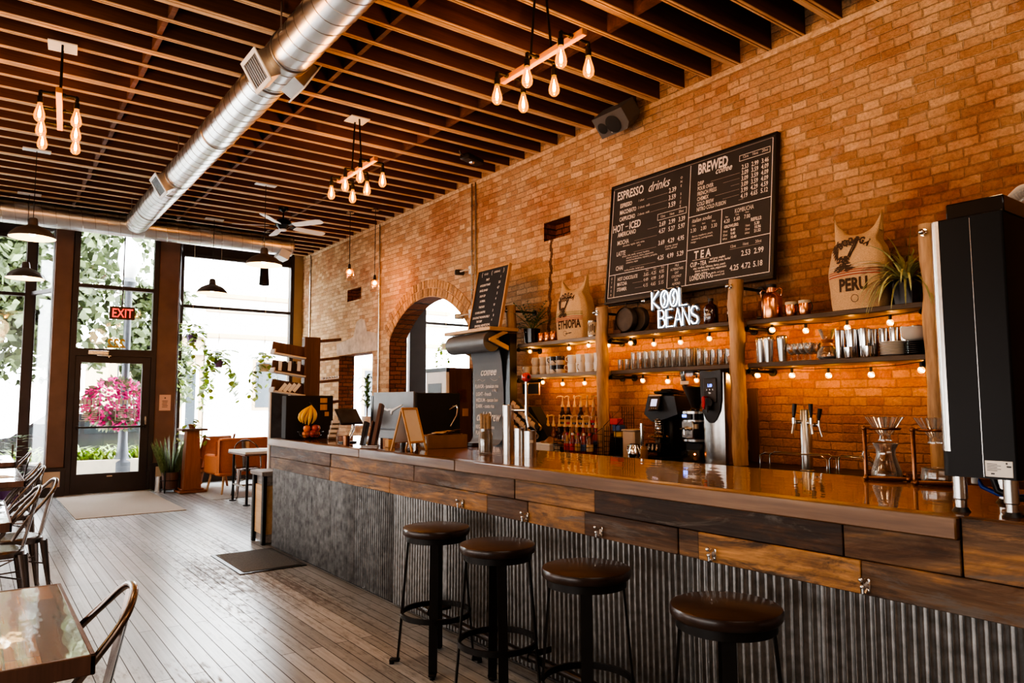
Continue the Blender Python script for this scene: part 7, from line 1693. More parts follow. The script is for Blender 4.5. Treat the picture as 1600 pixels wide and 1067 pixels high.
# ================================================================== seating: steel bistro chairs, tables, lounge corner
def bistro_chair():
    """pressed steel chair; seat centre at the origin, back towards +x"""
    t_ = thing('bistro_chair', 'x', 'chair')
    g = G()
    def seat(u, v):
        a = 2 * PI * u; cx, sx_ = math.cos(a), math.sin(a); e = 0.62
        sq = lambda q: math.copysign(abs(q) ** e, q)
        r = v
        return (0.175 * sq(cx) * r, (0.178 - 0.012 * cx) * sq(sx_) * r, 0.452 - 0.010 * (1 - r) ** 0.5 * 0.4 - 0.012 * max(0, r - 0.93) / 0.07)
    g.surf(seat, 32, 10, cu=True); lo = [(seat(i / 32, 1)) for i in range(32)]
    g.add(lo + [(x * 1.015, y * 1.015, z - 0.035) for x, y, z in lo], [(i, (i + 1) % 32, 32 + (i + 1) % 32, 32 + i) for i in range(32)]); lpart('seat', g, 'gunmetal', t_)
    for sx_, sy_ in ((-1, -1), (-1, 1), (1, -1), (1, 1)):
        g = G(); t0 = (sx_ * 0.150, sy_ * 0.150, 0.425); b0 = (sx_ * 0.205, sy_ * 0.195, 0.0)
        def lg(u, v, t0=t0, b0=b0, sx_=sx_, sy_=sy_):
            k = 1 - u * 0 ; w_ = 0.055 * (1 - v) + 0.022 * v; a = -PI / 2 + PI * u
            cx = t0[0] + (b0[0] - t0[0]) * v; cy = t0[1] + (b0[1] - t0[1]) * v; z = t0[2] * (1 - v)
            rx = w_ * 0.55 * math.cos(a); ry = w_ * math.sin(a) * 0.72
            d = Vector((sx_, sy_, 0)).normalized(); s_ = Vector((-d.y, d.x, 0)); p = Vector((cx, cy, z)) + d * rx + s_ * ry
            return tuple(p)
        g.surf(lg, 8, 6); g.cyl((b0[0], b0[1], 0), (b0[0], b0[1], 0.02), 0.015, n=10); lpart('leg', g, 'gunmetal', t_, fix=False)
    g = G(); hoop = [(-0.05, -0.186, 0.445), (-0.02, -0.192, 0.50), (0.045, -0.196, 0.60), (0.125, -0.192, 0.70), (0.205, -0.150, 0.79), (0.243, -0.080, 0.845), (0.254, 0.0, 0.862)]
    hoop += [(x, -y, z) for x, y, z in hoop[-2::-1]]
    P = []
    for i in range(len(hoop) - 1):
        h0, h1, h2, h3 = hoop[max(0, i - 1)], hoop[i], hoop[i + 1], hoop[min(len(hoop) - 1, i + 2)]
        for k in range(5):
            u = k / 5; P.append(tuple(0.5 * (2 * h1[j] + (h2[j] - h0[j]) * u + (2 * h0[j] - 5 * h1[j] + 4 * h2[j] - h3[j]) * u * u + (3 * h1[j] - h0[j] - 3 * h2[j] + h3[j]) * u ** 3) for j in range(3)))
    P.append(hoop[-1]); g.tube(P, 0.0125, 10); lpart('back_hoop', g, 'gunmetal', t_)
    g = G(); g.surf(lambda u, v: (0.165 + 0.087 * v + 0.012 * math.cos(PI * (u - 0.5)), (0.048 + 0.012 * v) * (2 * u - 1), 0.44 + 0.41 * v), 6, 6); g.surf(lambda u, v: (0.161 + 0.087 * v + 0.012 * math.cos(PI * (u - 0.5)), (0.048 + 0.012 * v) * (2 * u - 1), 0.44 + 0.41 * v), 6, 6); lpart('back_splat', g, 'gunmetal', t_, fix=False)
    g = G()
    for s in (-1, 1): g.tube([(-0.165, s * 0.165, 0.25), (0.0, 0.0, 0.275), (0.165, -s * 0.165, 0.25)], 0.006, 6)
    lpart('cross_brace', g, 'gunmetal', t_)
    return t_
ch = bistro_chair(); chk = kids(ch); ch['group'] = 'steel bistro chairs'
for i, (x, y, a, lab) in enumerate(((0.19, 2.66, 0.0, 'steel bistro chair tucked under the nearest plank table'), (0.16, 6.20, 0.06, 'steel bistro chair at the left frame edge, the front one of the row'), (0.31, 8.10, 0.0, 'steel bistro chair at the second left table, nearer side'),
                                    (0.32, 8.72, -0.06, 'steel bistro chair at the second left table, further side'), (0.36, 10.90, 0.0, 'steel bistro chair at the left table closest to the street window'), (0.30, 6.72, 0.15, 'dark steel bistro chair just behind the front one of the left row'),
                                    (3.60, 10.16, -PI / 2, 'steel bistro chair at the small square table, on its near side'), (3.50, 11.62, PI / 2 - 0.1, 'steel bistro chair behind the small square table near the orange armchair'))):
    if i == 0: ch.location = (x, y, 0); ch.rotation_euler = (0, 0, a); ch['label'] = lab
    else: dup(ch, (x, y, 0), a, lab, chk)
def plank_table(x0, x1, y0, y1, lab, z=0.75):
    t_ = thing('plank_table', lab, 'table', (0.5 * (x0 + x1), 0.5 * (y0 + y1), 0), group='plank tables along the left side')
    a, b_ = 0.5 * (x1 - x0), 0.5 * (y1 - y0)
    lpart('table_top', G().box(-a + 0.012, a - 0.012, -b_ + 0.012, b_ - 0.012, z - 0.03, z - 0.001, 0.002), 'table boards', t_)
    g = G()
    for q in ((-a, a, -b_, -b_ + 0.015), (-a, a, b_ - 0.015, b_), (-a, -a + 0.015, -b_, b_), (a - 0.015, a, -b_, b_)): g.box(q[0], q[1], q[2], q[3], z - 0.055, z, 0.003)
    lpart('edge_band', g, 'walnut', t_)
    for s in (-1, 1):
        g = G(); g.box(-0.03, 0.03, s * (b_ - 0.25) - 0.03, s * (b_ - 0.25) + 0.03, 0.02, z - 0.05, 0.004); lpart('pedestal', g, 'black steel', t_)
        g = G(); g.box(-0.28, 0.28, s * (b_ - 0.25) - 0.035, s * (b_ - 0.25) + 0.035, 0, 0.025, 0.006); g.box(-0.25, 0.25, s * (b_ - 0.25) - 0.02, s * (b_ - 0.25) + 0.02, z - 0.06, z - 0.03, 0.004); lpart('base_foot', g, 'black steel', t_)
plank_table(-0.62, 0.31, 2.37, 3.38, 'glossy patchwork plank table nearest at the bottom left corner')
plank_table(-0.55, 0.42, 8.02, 9.66, 'glossy plank table in the left row, behind the front chairs')
plank_table(-0.55, 0.45, 10.68, 12.15, 'glossy plank table in the left row, closest to the window')
plank_table(-0.62, 0.22, 5.25, 6.45, 'plank table cut by the left frame edge beside the front chair')
g = G(); g.surf(lambda u, v: (0.28 * (u - 0.5) + 0.03 * math.sin(9 * v), 0.4 * (v - 0.5), 0.02 + 0.035 * math.sin(PI * u) * math.sin(PI * v) * (1.3 + math.sin(8 * u + 7 * v))), 18, 22); solo('black_bag', g, 'black plastic', 'crumpled black bag lying on the table at the left frame edge', 'bag', (0.04, 6.12, 0.752))
for k, (x, y, m, lab) in enumerate(((0.22, 8.6, 'cream cord', 'round pale paper menu lying on the second left table'), (0.2, 11.3, 'white paint', 'white paper menu lying on the table closest to the window'))):
    g = G(); g.box(-0.11, 0.11, -0.15, 0.15, 0, 0.003, 0.001); solo('paper_menu', g, m, lab, 'menu', (x, y, 0.751), 0.3)
# ---- mats
solo('entrance_mat', G().box(1.10, 2.40, 10.64, 13.38, 0.0, 0.009, 0.003), 'mat tan', 'large tan entrance mat in front of the glass door', 'mat')
g = G(); g.box(1.88, 2.465, 6.38, 7.34, 0.0, 0.008, 0.003); o = thing('floor_mat', 'small dark grey floor mat beside the far end of the bar', 'mat', (2.17, 6.86, 0)); wpart('rubber_base', g, 'black plastic', o)
g = G(); g.box(1.92, 2.425, 6.42, 7.30, 0.007, 0.013, 0.002); wpart('carpet', g, 'mat grey', o)
solo('lounge_rug', G().box(2.95, 4.9, 11.5, 13.9, 0.0, 0.008, 0.002), 'rug grey', 'pale grey rug under the orange armchair and plant stand', 'rug')
# ---- tall table by the bar end
tt = thing('cafe_table', 'small square table with black pipe legs past the far end of the bar', 'table', (3.52, 10.92, 0))
g = G(); g.box(-0.40, 0.40, -0.42, 0.42, 0.725, 0.76, 0.004); lpart('table_top', g, 'plaster', tt); g = G(); g.box(-0.405, 0.405, -0.425, 0.425, 0.70, 0.726, 0.004); lpart('top_rim', g, 'walnut', tt)
for sx_ in (-1, 1):
    for sy_ in (-1, 1):
        g = G(); g.cyl((sx_ * 0.34, sy_ * 0.34, 0.01), (sx_ * 0.34, sy_ * 0.34, 0.71), 0.019, n=12); lpart('leg', g, 'black steel', tt); g = G(); g.lathe([(0, 0), (0.05, 0), (0.05, 0.012), (0.02, 0.016), (0, 0.016)], 16, (sx_ * 0.34, sy_ * 0.34, 0)); lpart('flange_foot', g, 'black steel', tt)
g = G(); g.cyl((-0.34, -0.34, 0.25), (-0.34, 0.34, 0.25), 0.016, n=10); g.cyl((0.34, -0.34, 0.25), (0.34, 0.34, 0.25), 0.016, n=10); g.cyl((-0.34, 0, 0.25), (0.34, 0, 0.25), 0.016, n=10); lpart('pipe_rail', g, 'brushed steel', tt)
g = G(); g.box(-0.11, 0.11, -0.08, 0.08, 0, 0.004, 0.001); solo('menu_sheet', g, 'far window', 'grey printed sheet lying on the square table', 'menu', (3.55, 10.95, 0.762), 0.2)
# ---- orange armchair seen from behind
ac = thing('orange_armchair', 'burnt orange upholstered armchair seen from behind near the right window', 'armchair', (3.52, 12.35, 0.008), math.radians(8))
g = G(); g.surf(lambda u, v: ((0.36 + 0.03 * v) * math.sin(PI * (u - 0.5)) if False else (0.40 + 0.02 * v) * (2 * u - 1), -0.34 - 0.05 * v + 0.10 * abs(2 * u - 1) ** 3, 0.33 + 0.54 * v - 0.03 * abs(2 * u - 1) ** 4 * v), 18, 10)
g.surf(lambda u, v: ((0.39 + 0.02 * v) * (2 * u - 1), -0.22 - 0.05 * v + 0.10 * abs(2 * u - 1) ** 3, 0.33 + 0.53 * v - 0.03 * abs(2 * u - 1) ** 4 * v), 18, 10)
for s in (-1, 1): g.surf(lambda u, v, s=s: (s * (0.40 + 0.02 * v), -0.24 - 0.05 * v + 0.02 * u - 0.0 + (-0.06 * (1 - u)), 0.33 + 0.53 * v), 2, 10)
g.box(-0.42, 0.42, -0.36, -0.16, 0.29, 0.34, 0.02); g.box(-0.40, 0.40, -0.385, -0.245, 0.84, 0.885, 0.02); lpart('back_shell', g, 'orange fabric', ac)
g = G(); g.box(-0.38, 0.38, -0.28, 0.34, 0.30, 0.44, 0.04); lpart('seat_cushion', g, 'orange fabric', ac)
for s in (-1, 1): g = G(); g.box(s * 0.36 - 0.05, s * 0.36 + 0.05, -0.28, 0.30, 0.30, 0.62, 0.035); lpart('arm', g, 'orange fabric', ac)
for x, y in ((-0.33, -0.28), (0.33, -0.28), (-0.33, 0.26), (0.33, 0.26)): g = G(); g.tube([(x * 0.9, y * 0.9, 0.31), (x * 1.06, y * 1.1, 0.0)], [0.024, 0.013], 12); lpart('leg', g, 'pale pine', ac)
# ---- wooden lounge chair with leather
lc = thing('lounge_chair', 'wooden lounge chair with tan leather cushions behind the plant stand', 'lounge chair', (3.22, 13.35, 0.0), math.radians(28))
for s in (-1, 1):
    g = G(); x = s * 0.32
    g.tube([(x, 0.36, 0.0), (x, 0.30, 0.30), (x, 0.28, 0.52)], [0.02, 0.026, 0.024], 10); g.tube([(x, -0.30, 0.0), (x, -0.22, 0.25), (x, -0.34, 0.62), (x, -0.44, 0.92)], [0.02, 0.026, 0.024, 0.018], 10); g.box(x - 0.03, x + 0.03, -0.36, 0.36, 0.51, 0.54, 0.01); g.tube([(x, 0.32, 0.26), (x, -0.24, 0.22)], 0.022, 10); lpart('side_frame', g, 'teak', lc)
g = G(); g.box(-0.28, 0.28, -0.25, 0.33, 0.29, 0.39, 0.03, RX(math.radians(4))); lpart('seat_cushion', g, 'tan leather', lc)
g = G(); g.box(-0.28, 0.28, -0.05, 0.05, 0.0, 0.56, 0.03, T((0, -0.24, 0.36)) @ RX(math.radians(17))); lpart('back_cushion', g, 'tan leather', lc)
# ---- plant stand with trailing plant
ps = thing('plant_stand', 'tapered wooden pedestal plant stand with a dark square top', 'plant stand', (2.92, 12.75, 0.008))
g = G(); w0, w1 = 0.135, 0.095
g.add([(-w0, -w0, 0.06), (w0, -w0, 0.06), (w0, w0, 0.06), (-w0, w0, 0.06), (-w1, -w1, 1.0), (w1, -w1, 1.0), (w1, w1, 1.0), (-w1, w1, 1.0)], [(0, 1, 5, 4), (1, 2, 6, 5), (2, 3, 7, 6), (3, 0, 4, 7), (0, 3, 2, 1), (4, 5, 6, 7)]); lpart('pillar', g, 'teak', ps)
g = G(); g.box(-0.21, 0.21, -0.21, 0.21, 0, 0.035, 0.006); g.box(-0.17, 0.17, -0.17, 0.17, 0.035, 0.065, 0.006); lpart('foot', g, 'teak', ps); g = G(); g.box(-0.20, 0.20, -0.20, 0.20, 0.995, 1.03, 0.006); lpart('top', g, 'walnut', ps)
def heart(g, p, d, s): g.leaf(p, d, (0, 0, 1), s, s * 0.72, 0.6, 4, tip=0.0)
def vine_plant(name, lab, loc, pot_r, pot_h, potm, nl, vines, sp, sm=0.055, hang=None, leafm='leaf bright', grp=None):
    t_ = thing(name, lab, 'hanging plant' if hang else 'potted plant', loc, group=grp)
    g = G(); g.lathe([(0, 0), (pot_r * 0.75, 0), (pot_r, pot_h), (pot_r * 0.92, pot_h), (pot_r * 0.68, 0.01), (0, 0.01)], 22); lpart('pot', g, potm, t_)
    g = G(); gs = G()
    for k in range(nl):
        a = random.uniform(0, 2 * PI); r_ = random.uniform(0.2, 1.0) * sp; p = Vector((r_ * math.cos(a), r_ * math.sin(a) * 0.7, pot_h + random.uniform(-0.02, 0.8) * sp)); heart(g, p, (math.cos(a), math.sin(a), random.uniform(-0.4, 0.6)), sm * random.uniform(0.7, 1.3))
        if k % 3 == 0: gs.tube([(0, 0, pot_h * 0.8), tuple(p * 0.6 + Vector((0, 0, pot_h * 0.5))), tuple(p)], 0.002, 4)
    for k in range(vines):
        a = 2 * PI * k / vines + random.uniform(-0.4, 0.4); L_ = random.uniform(0.3, 1.0) * (hang or 0.35); pts = [Vector((0, 0, pot_h))]; d = Vector((math.cos(a), 0.7 * math.sin(a), 0.35)).normalized()
        n = int(L_ / 0.05) + 4
        for i in range(n):
            d = (d + Vector((random.uniform(-.22, .22), random.uniform(-.22, .22), -0.33))).normalized(); pts.append(pts[-1] + d * 0.05)
            if i > 0 and random.random() < 0.8: heart(g, pts[-1], (random.uniform(-1, 1), random.uniform(-1, 0.5), random.uniform(-0.6, 0.3)), sm * random.uniform(0.8, 1.3))
        gs.tube([tuple(p) for p in pts], 0.0025, 4)
    lpart('leaf_cluster', g, leafm, t_, ang=0, fix=False); lpart('stem', gs, 'leaf green', t_)
    if hang:
        g = G()
        for k in range(3): a = 2 * PI * k / 3; g.tube([(pot_r * math.cos(a), pot_r * math.sin(a), pot_h), (0, 0, pot_h + 0.45)], 0.003, 5)
        g.cyl((0, 0, pot_h + 0.45), (0, 0, ZC + 0.02 - loc[2]), 0.003, n=5); lpart('hanger_cord', g, 'cream cord', t_)
    return t_
vine_plant('pothos', 'small trailing green plant on top of the wooden plant stand', (2.92, 12.75, 1.038), 0.06, 0.07, 'terracotta', 14, 5, 0.13, 0.085)
vine_plant('hanging_pothos', 'trailing plant in a purple pot hanging left in the right window', (3.12, 13.85, 2.55), 0.10, 0.13, 'purple pot', 75, 9, 0.26, 0.115, 1.3, grp='hanging plants in the right window')
vine_plant('hanging_pothos', 'trailing plant in a small dark pot hanging in the middle of the right window', (3.55, 13.7, 2.10), 0.085, 0.13, 'purple pot', 80, 9, 0.26, 0.115, 1.1, grp='hanging plants in the right window')
vine_plant('hanging_pothos', 'trailing plant in a cream holder hanging beside the tall card shelves', (4.22, 13.2, 2.02), 0.10, 0.14, 'cream cord', 55, 7, 0.27, 0.11, 0.8, grp='hanging plants in the right window')
# ---- snake plant in a stand
sk_ = thing('snake_plant', 'snake plant with upright blades in a dark pot on a wire stand by the door', 'potted plant', (2.66, 12.95, 0.0))
g = G(); g.lathe([(0, 0.06), (0.12, 0.06), (0.14, 0.33), (0.13, 0.33), (0.11, 0.08), (0, 0.08)], 26); lpart('pot', g, 'walnut', sk_); g = G(); g.lathe([(0, 0.30), (0.13, 0.30)], 20); lpart('soil', g, 'soil', sk_)
g = G()
for k in range(4): a = PI / 4 + k * PI / 2; g.cyl((0.155 * math.cos(a), 0.155 * math.sin(a), 0), (0.155 * math.cos(a), 0.155 * math.sin(a), 0.36), 0.009, n=8)
for z in (0.055, 0.20): g.tube([(0.152 * math.cos(2 * PI * k / 24), 0.152 * math.sin(2 * PI * k / 24), z) for k in range(24)], 0.006, 6, closed=True)
lpart('plant_stand', g, 'black steel', sk_)
g = G()
for k in range(38):
    a = k * 2.4; r_ = 0.02 + 0.08 * random.random(); t2 = random.uniform(0.1, 0.55); L_ = random.uniform(0.38, 0.70)
    g.leaf((r_ * math.cos(a), r_ * math.sin(a), 0.28), (math.cos(a) * t2, math.sin(a) * t2, 1), (-math.sin(a), math.cos(a), 0.1), L_, 0.085, -0.1, 6, tip=0.55)
lpart('leaf_blades', g, 'snake leaf', sk_, ang=0, fix=False)
g = G(); g.cyl((0, 0, 0), (0, 0, 0.26), 0.06, n=20); solo('white_canister', g, 'brushed steel', 'small ribbed pale metal canister beside the snake plant pot', 'canister', (2.50, 13.05, 0.0))
# ---- plants at the left window
t_ = thing('potted_shrub', 'leafy dark shrub in a pot by the left window', 'potted plant', (0.50, 13.0, 0.0))
g = G(); g.lathe([(0, 0), (0.12, 0), (0.15, 0.32), (0.13, 0.32), (0, 0.28)], 22); lpart('pot', g, 'purple pot', t_)
g = G()
for k in range(90): a = random.uniform(0, 2 * PI); r_ = 0.22 * math.sqrt(random.random()); heart(g, (r_ * math.cos(a), r_ * math.sin(a), 0.36 + 0.62 * random.random()), (math.cos(a), math.sin(a), 0.5), 0.10)
lpart('leaf_cluster', g, 'leaf dark', t_, ang=0, fix=False); g = G(); g.cyl((0, 0, 0.28), (0, 0, 0.85), 0.012, n=8); lpart('stem', g, 'bark', t_)
t_ = thing('orange_bench', 'orange upholstered bench back under the left window', 'bench', (-0.4, 13.3, 0.0))
g = G(); g.box(-0.9, 0.72, 0.1, 0.22, 0.35, 0.88, 0.03); lpart('backrest', g, 'orange fabric', t_); g = G(); g.box(-0.9, 0.72, -0.35, 0.12, 0.30, 0.45, 0.03); lpart('seat', g, 'orange fabric', t_); g = G(); g.box(-0.88, 0.70, -0.3, 0.2, 0.0, 0.30, 0.01); lpart('plinth', g, 'walnut', t_)
# ---- tall card shelves and the low bench at the bar end, slate sign
tr = thing('card_display', 'tall brown post with sloping card shelves behind the far bar end', 'display stand', (3.02, 7.82, 0))
g = G(); g.box(-0.09, 0.09, -0.05, 0.05, 0.0, 2.185, 0.006); lpart('post', g, 'walnut', tr); g = G(); g.box(-0.30, 0.30, -0.20, 0.20, 0, 0.04, 0.006); lpart('foot', g, 'walnut', tr)
for k, z in enumerate((2.07, 1.87, 1.66)):
    g = G(); M = T((-0.27, 0.02, z)) @ RY(math.radians(8)); g.box(-0.16, 0.19, -0.012, 0.012, -0.10, 0.03, 0.003, M); sh = lpart('shelf_back', g, 'walnut', tr)
    g = G(); g.box(-0.17, 0.19, -0.13, 0.0, -0.115, -0.095, 0.003, M); g.box(-0.17, -0.155, -0.13, 0.01, -0.11, -0.06, 0.003, M); lpart('shelf_ledge', g, 'plaster', sh)
for k, z in enumerate((2.16, 1.95, 1.70, 1.46)):
    g = G(); M = T((0.20, -0.01, z)) @ RY(math.radians(-7)); g.box(-0.12, 0.11, -0.10, 0.06, -0.018, 0.012, 0.003, M); lpart('side_shelf', g, 'walnut', tr)
for k in range(9):
    up = k < 5
    g = G(); M = T((-0.37 + 0.052 * (k % 5), -0.06, (1.80 if up else 1.575))) @ RX(math.radians(-10 if up else 0)) @ RY(math.radians(6 if up else 40)); g.box(-0.018, 0.018, -0.004, 0.004, 0, 0.11, 0.001, M)
    solo('greeting_card', g, ('white paint', 'black plastic')[k % 2] if up else 'white paint', '%s card standing on the %s left shelf of the card display, %s along' % (('white', 'dark')[k % 2] if up else 'pale tilted', ('middle', 'lowest')[not up], ORD[k % 5]), 'card', (3.02, 7.82, 0), group='cards on the display shelves')
for k in range(6):
    g = G(); g.cyl((0, 0, 0), (0, 0, 0.02), 0.016, n=12); solo('small_tin', g, 'chrome', 'small round tin on the right card shelf, %s from the post' % ORD[k], 'tin', (3.02 + 0.125 + 0.033 * k, 7.77, 1.713 + 0.004 * k), group='small tins on the card shelf')
lb = thing('low_bench', 'low wooden ledge cabinet with black post at the far end of the bar', 'cabinet', (2.63, 7.72, 0))
g = G(); g.box(-0.22, 0.75, -0.20, 0.20, 0.70, 0.745, 0.004); lpart('ledge', g, 'shelf board', lb); g = G(); g.box(-0.165, 0.70, -0.18, 0.16, 0.60, 0.70, 0.004); lpart('rail', g, 'shelf board', lb)
g = G(); g.box(-0.20, -0.165, -0.19, -0.13, 0.0, 0.70, 0.004); g.box(-0.20, -0.165, 0.13, 0.19, 0, 0.70, 0.004); lpart('post', g, 'black steel', lb); g = G(); g.box(-0.18, 0.70, -0.16, 0.14, 0.10, 0.60, 0.003); lpart('side_panel', g, 'pale pine', lb); g = G(); g.box(-0.165, 0.70, -0.18, 0.16, 0.02, 0.10, 0.003); lpart('bottom_rail', g, 'shelf board', lb)
sg = thing('slate_board', 'upright bluish slate board with pale frame behind the far bar end', 'sign', (2.83, 8.35, 0))
g = G(); g.box(-0.075, 0.16, -0.015, 0.015, 0.0, 1.60, 0.004); lpart('slate', g, 'slate glass', sg); g = G(); g.box(-0.095, -0.075, -0.025, 0.025, 0, 1.62, 0.003); g.box(0.12, 0.15, -0.025, 0.0, 0, 1.62, 0.003); g.box(-0.095, 0.16, -0.025, 0.025, 1.60, 1.63, 0.003); lpart('frame', g, 'white paint', sg)
g = G(); g.box(-0.12, 0.2, -0.16, 0.16, 0, 0.03, 0.004); lpart('foot', g, 'white paint', sg)
# ---- fridge beyond the paper roll
fr = thing('glass_door_fridge', 'dark brown fridge with white framed glass door between arch and paper roll', 'fridge', (5.13, 8.22, 0))
g = G(); g.box(-0.20, 0.15, -0.26, 0.26, 0.05, 1.90, 0.008); lpart('cabinet', g, 'walnut', fr); g = G(); g.box(-0.25, -0.20, -0.26, 0.26, 0.10, 1.86, 0.006); d_ = lpart('door', g, 'white paint', fr)
g = G(); g.box(-0.254, -0.249, -0.15, 0.20, 0.25, 1.70, 0.003); lpart('door_glass', g, 'far window', d_); g = G(); g.box(-0.285, -0.25, -0.23, -0.205, 1.20, 1.42, 0.006); lpart('handle', g, 'black steel', d_)
g = G(); g.box(-0.252, -0.202, -0.27, 0.27, 1.845, 1.90, 0.004); lpart('header', g, 'black plastic', fr); g = G(); g.box(-0.195, 0.14, -0.25, 0.25, 0.0, 0.055); lpart('plinth', g, 'black plastic', fr)
g = G(); g.box(-0.08, 0.06, -0.264, -0.259, 1.45, 1.62); lpart('taped_photo', g, 'copper pipe', fr, ang=0); g = G(); g.box(0.0, 0.09, -0.264, -0.259, 1.27, 1.37); lpart('taped_note', g, 'oak frame', fr, ang=0)
# ---- leafy plant on the sill of the brick window opening
dr = thing('window_plant', 'long leafed green plant standing in the brick window opening', 'potted plant', (5.46, 11.50, 1.05))
g = G(); g.lathe([(0, 0), (0.075, 0), (0.095, 0.17), (0.085, 0.17), (0, 0.14)], 20); lpart('pot', g, 'white china', dr); g = G(); gs = G(); gs.cyl((0, 0, 0.12), (0.0, 0.0, 0.82), 0.012, n=8)
for k in range(30): a = k * 2.4; g.leaf((0, 0, 0.30 + 0.55 * (k / 30)), (math.cos(a) * 0.5, math.sin(a) * 0.9, 0.9), (0, 0, 1), random.uniform(0.24, 0.38), 0.06, 1.6, 6, tip=0.5)
lpart('leaf_cluster', g, 'leaf green', dr, ang=0, fix=False); lpart('stem', gs, 'bark', dr)
vine_plant('hanging_pothos', 'trailing plant hanging in the room beyond the arch', (7.9, 12.9, 2.55), 0.10, 0.13, 'cream cord', 20, 6, 0.22, 0.085, 1.1, grp=None)
# ================================================================== the street
struct('pavement', G().box(-14, 30, YF + 0.3, 17.9, -0.2, -0.04), 'sidewalk', ang=0)
struct('entry_slab', G().box(0.7, 2.99, YD + 0.1, YF + 0.3, -0.12, -0.005), 'sidewalk', ang=0)
struct('street', G().box(-40, 60, 17.9, 60, -0.3, -0.16), 'asphalt', ang=0)
# planter bed with foliage
pb = thing('planter_bed', 'low stone planter wall with leafy plants outside the door', 'planter', (2.2, 16.6, -0.04))
g = G(); g.box(-1.8, 2.4, -0.55, -0.35, 0, 0.40, 0.01); g.box(-1.8, 2.4, 0.5, 0.7, 0, 0.40, 0.01); g.box(-1.8, -1.6, -0.4, 0.6, 0, 0.40, 0.01); g.box(2.2, 2.4, -0.4, 0.6, 0, 0.40, 0.01); lpart('planter_wall', g, 'planter stone', pb)
g = G(); g.box(-1.6, 2.2, -0.36, 0.52, 0, 0.34); lpart('soil', g, 'soil', pb, ang=0)
g = G()
for k in range(420):
    x, y = random.uniform(-1.55, 2.15), random.uniform(-0.3, 0.5); a = random.uniform(0, 2 * PI); g.leaf((x, y, 0.33), (math.cos(a) * 0.5, math.sin(a) * 0.5, 1), (0, 0, 1), random.uniform(0.35, 0.62), 0.06, 1.1, 4, tip=0.5)
lpart('bed_plants', g, 'leaf bright', pb, ang=0, fix=False)['kind'] = 'stuff'
# street lamp with globe, banner arm and flower basket
sl = thing('street_lamp', 'grey street lamp post with white globe outside the door', 'street lamp', (2.42, 16.2, 0.3))
g = G(); g.lathe([(0, -0.34), (0.20, -0.34), (0.20, 0.0), (0.12, 0.1), (0.085, 0.4), (0.07, 1.2), (0.065, 3.45), (0.10, 3.5), (0.14, 3.6), (0.10, 3.68), (0, 3.7)], 20); lpart('post', g, 'post grey', sl)
g = G(); g.lathe([(0.09, 3.68), (0.17, 3.82), (0.225, 4.02), (0.20, 4.25), (0.12, 4.42), (0.0, 4.5)], 24); lpart('globe', g, 'white paint', sl)
fb_ = thing('flower_basket', 'round hanging basket full of pink petunias on the street lamp', 'flower basket', (2.26, 16.0, 1.45))
g = G(); gp = G()
for k in range(1300):
    v = Vector((random.gauss(0, 1), random.gauss(0, 1), random.gauss(0, 1))).normalized(); p = Vector((v.x * 0.58, v.y * 0.55, v.z * 0.50)) * random.uniform(0.75, 1.0)
    if random.random() < 0.52: gp.leaf(p, v + Vector((0, 0, 0.1)), v.orthogonal(), 0.06, 0.085, 0.2, 2); gp.leaf(p, v.orthogonal() + v, v, 0.06, 0.08, 0.2, 2)
    else: g.leaf(p, v, v.orthogonal(), 0.10, 0.06, 0.5, 2)
lpart('leaf_cluster', g, 'tree leaf', fb_, ang=0, fix=False); lpart('petal_cluster', gp, 'petal pink', fb_, ang=0, fix=False); g = G(); g.lathe([(0, -0.42), (0.2, -0.38), (0.35, -0.2), (0.36, -0.1)], 20); lpart('basket', g, 'bark', fb_); g = G(); g.tube([(0, 0, 0.3), (0.0, 0.0, 0.75), (0.16, 0.2, 0.8)], 0.012, 6); lpart('bracket', g, 'post grey', fb_)
# parked car
car = thing('parked_car', 'grey parked car across the pavement, seen low through the door', 'car', (2.0, 19.2, -0.16))
prof = [(-2.2, 0.35), (-2.25, 0.62), (-2.1, 0.82), (-1.35, 0.92), (-0.75, 1.38), (0.55, 1.42), (1.25, 1.0), (2.05, 0.88), (2.22, 0.62), (2.2, 0.35), (1.78, 0.33), (1.7, 0.60), (1.4, 0.68), (1.1, 0.60), (1.02, 0.30), (-1.02, 0.30), (-1.1, 0.60), (-1.4, 0.68), (-1.7, 0.60), (-1.78, 0.33)]
g = G(); g.prism(prof, -0.85, 0.85, axis='y'); lpart('car_body', g, 'car paint', car, ang=25); g = G(); g.prism([(-1.2, 0.95), (-0.72, 1.32), (-0.1, 1.35), (-0.1, 0.95)], -0.86, -0.84, axis='y'); g.prism([(-0.02, 0.95), (-0.02, 1.35), (0.5, 1.35), (1.05, 0.98)], -0.86, -0.84, axis='y'); lpart('side_glass', g, 'far window', car)
for x in (-1.4, 1.4):
    for y in (-0.72, 0.72): g = G(); g.lathe([(0, -0.1), (0.2, -0.1), (0.33, -0.09), (0.34, 0.0), (0.33, 0.09), (0.2, 0.1), (0, 0.1)], 26, M=T((x, y, 0.33)) @ RX(PI / 2)); w_ = lpart('wheel', g, 'tyre rubber', car); g = G(); g.lathe([(0, -0.11), (0.12, -0.115), (0.2, -0.105), (0.2, 0.105), (0, 0.11)], 20, M=T((x, y, 0.33)) @ RX(PI / 2)); lpart('hub_cap', g, 'brushed steel', w_)
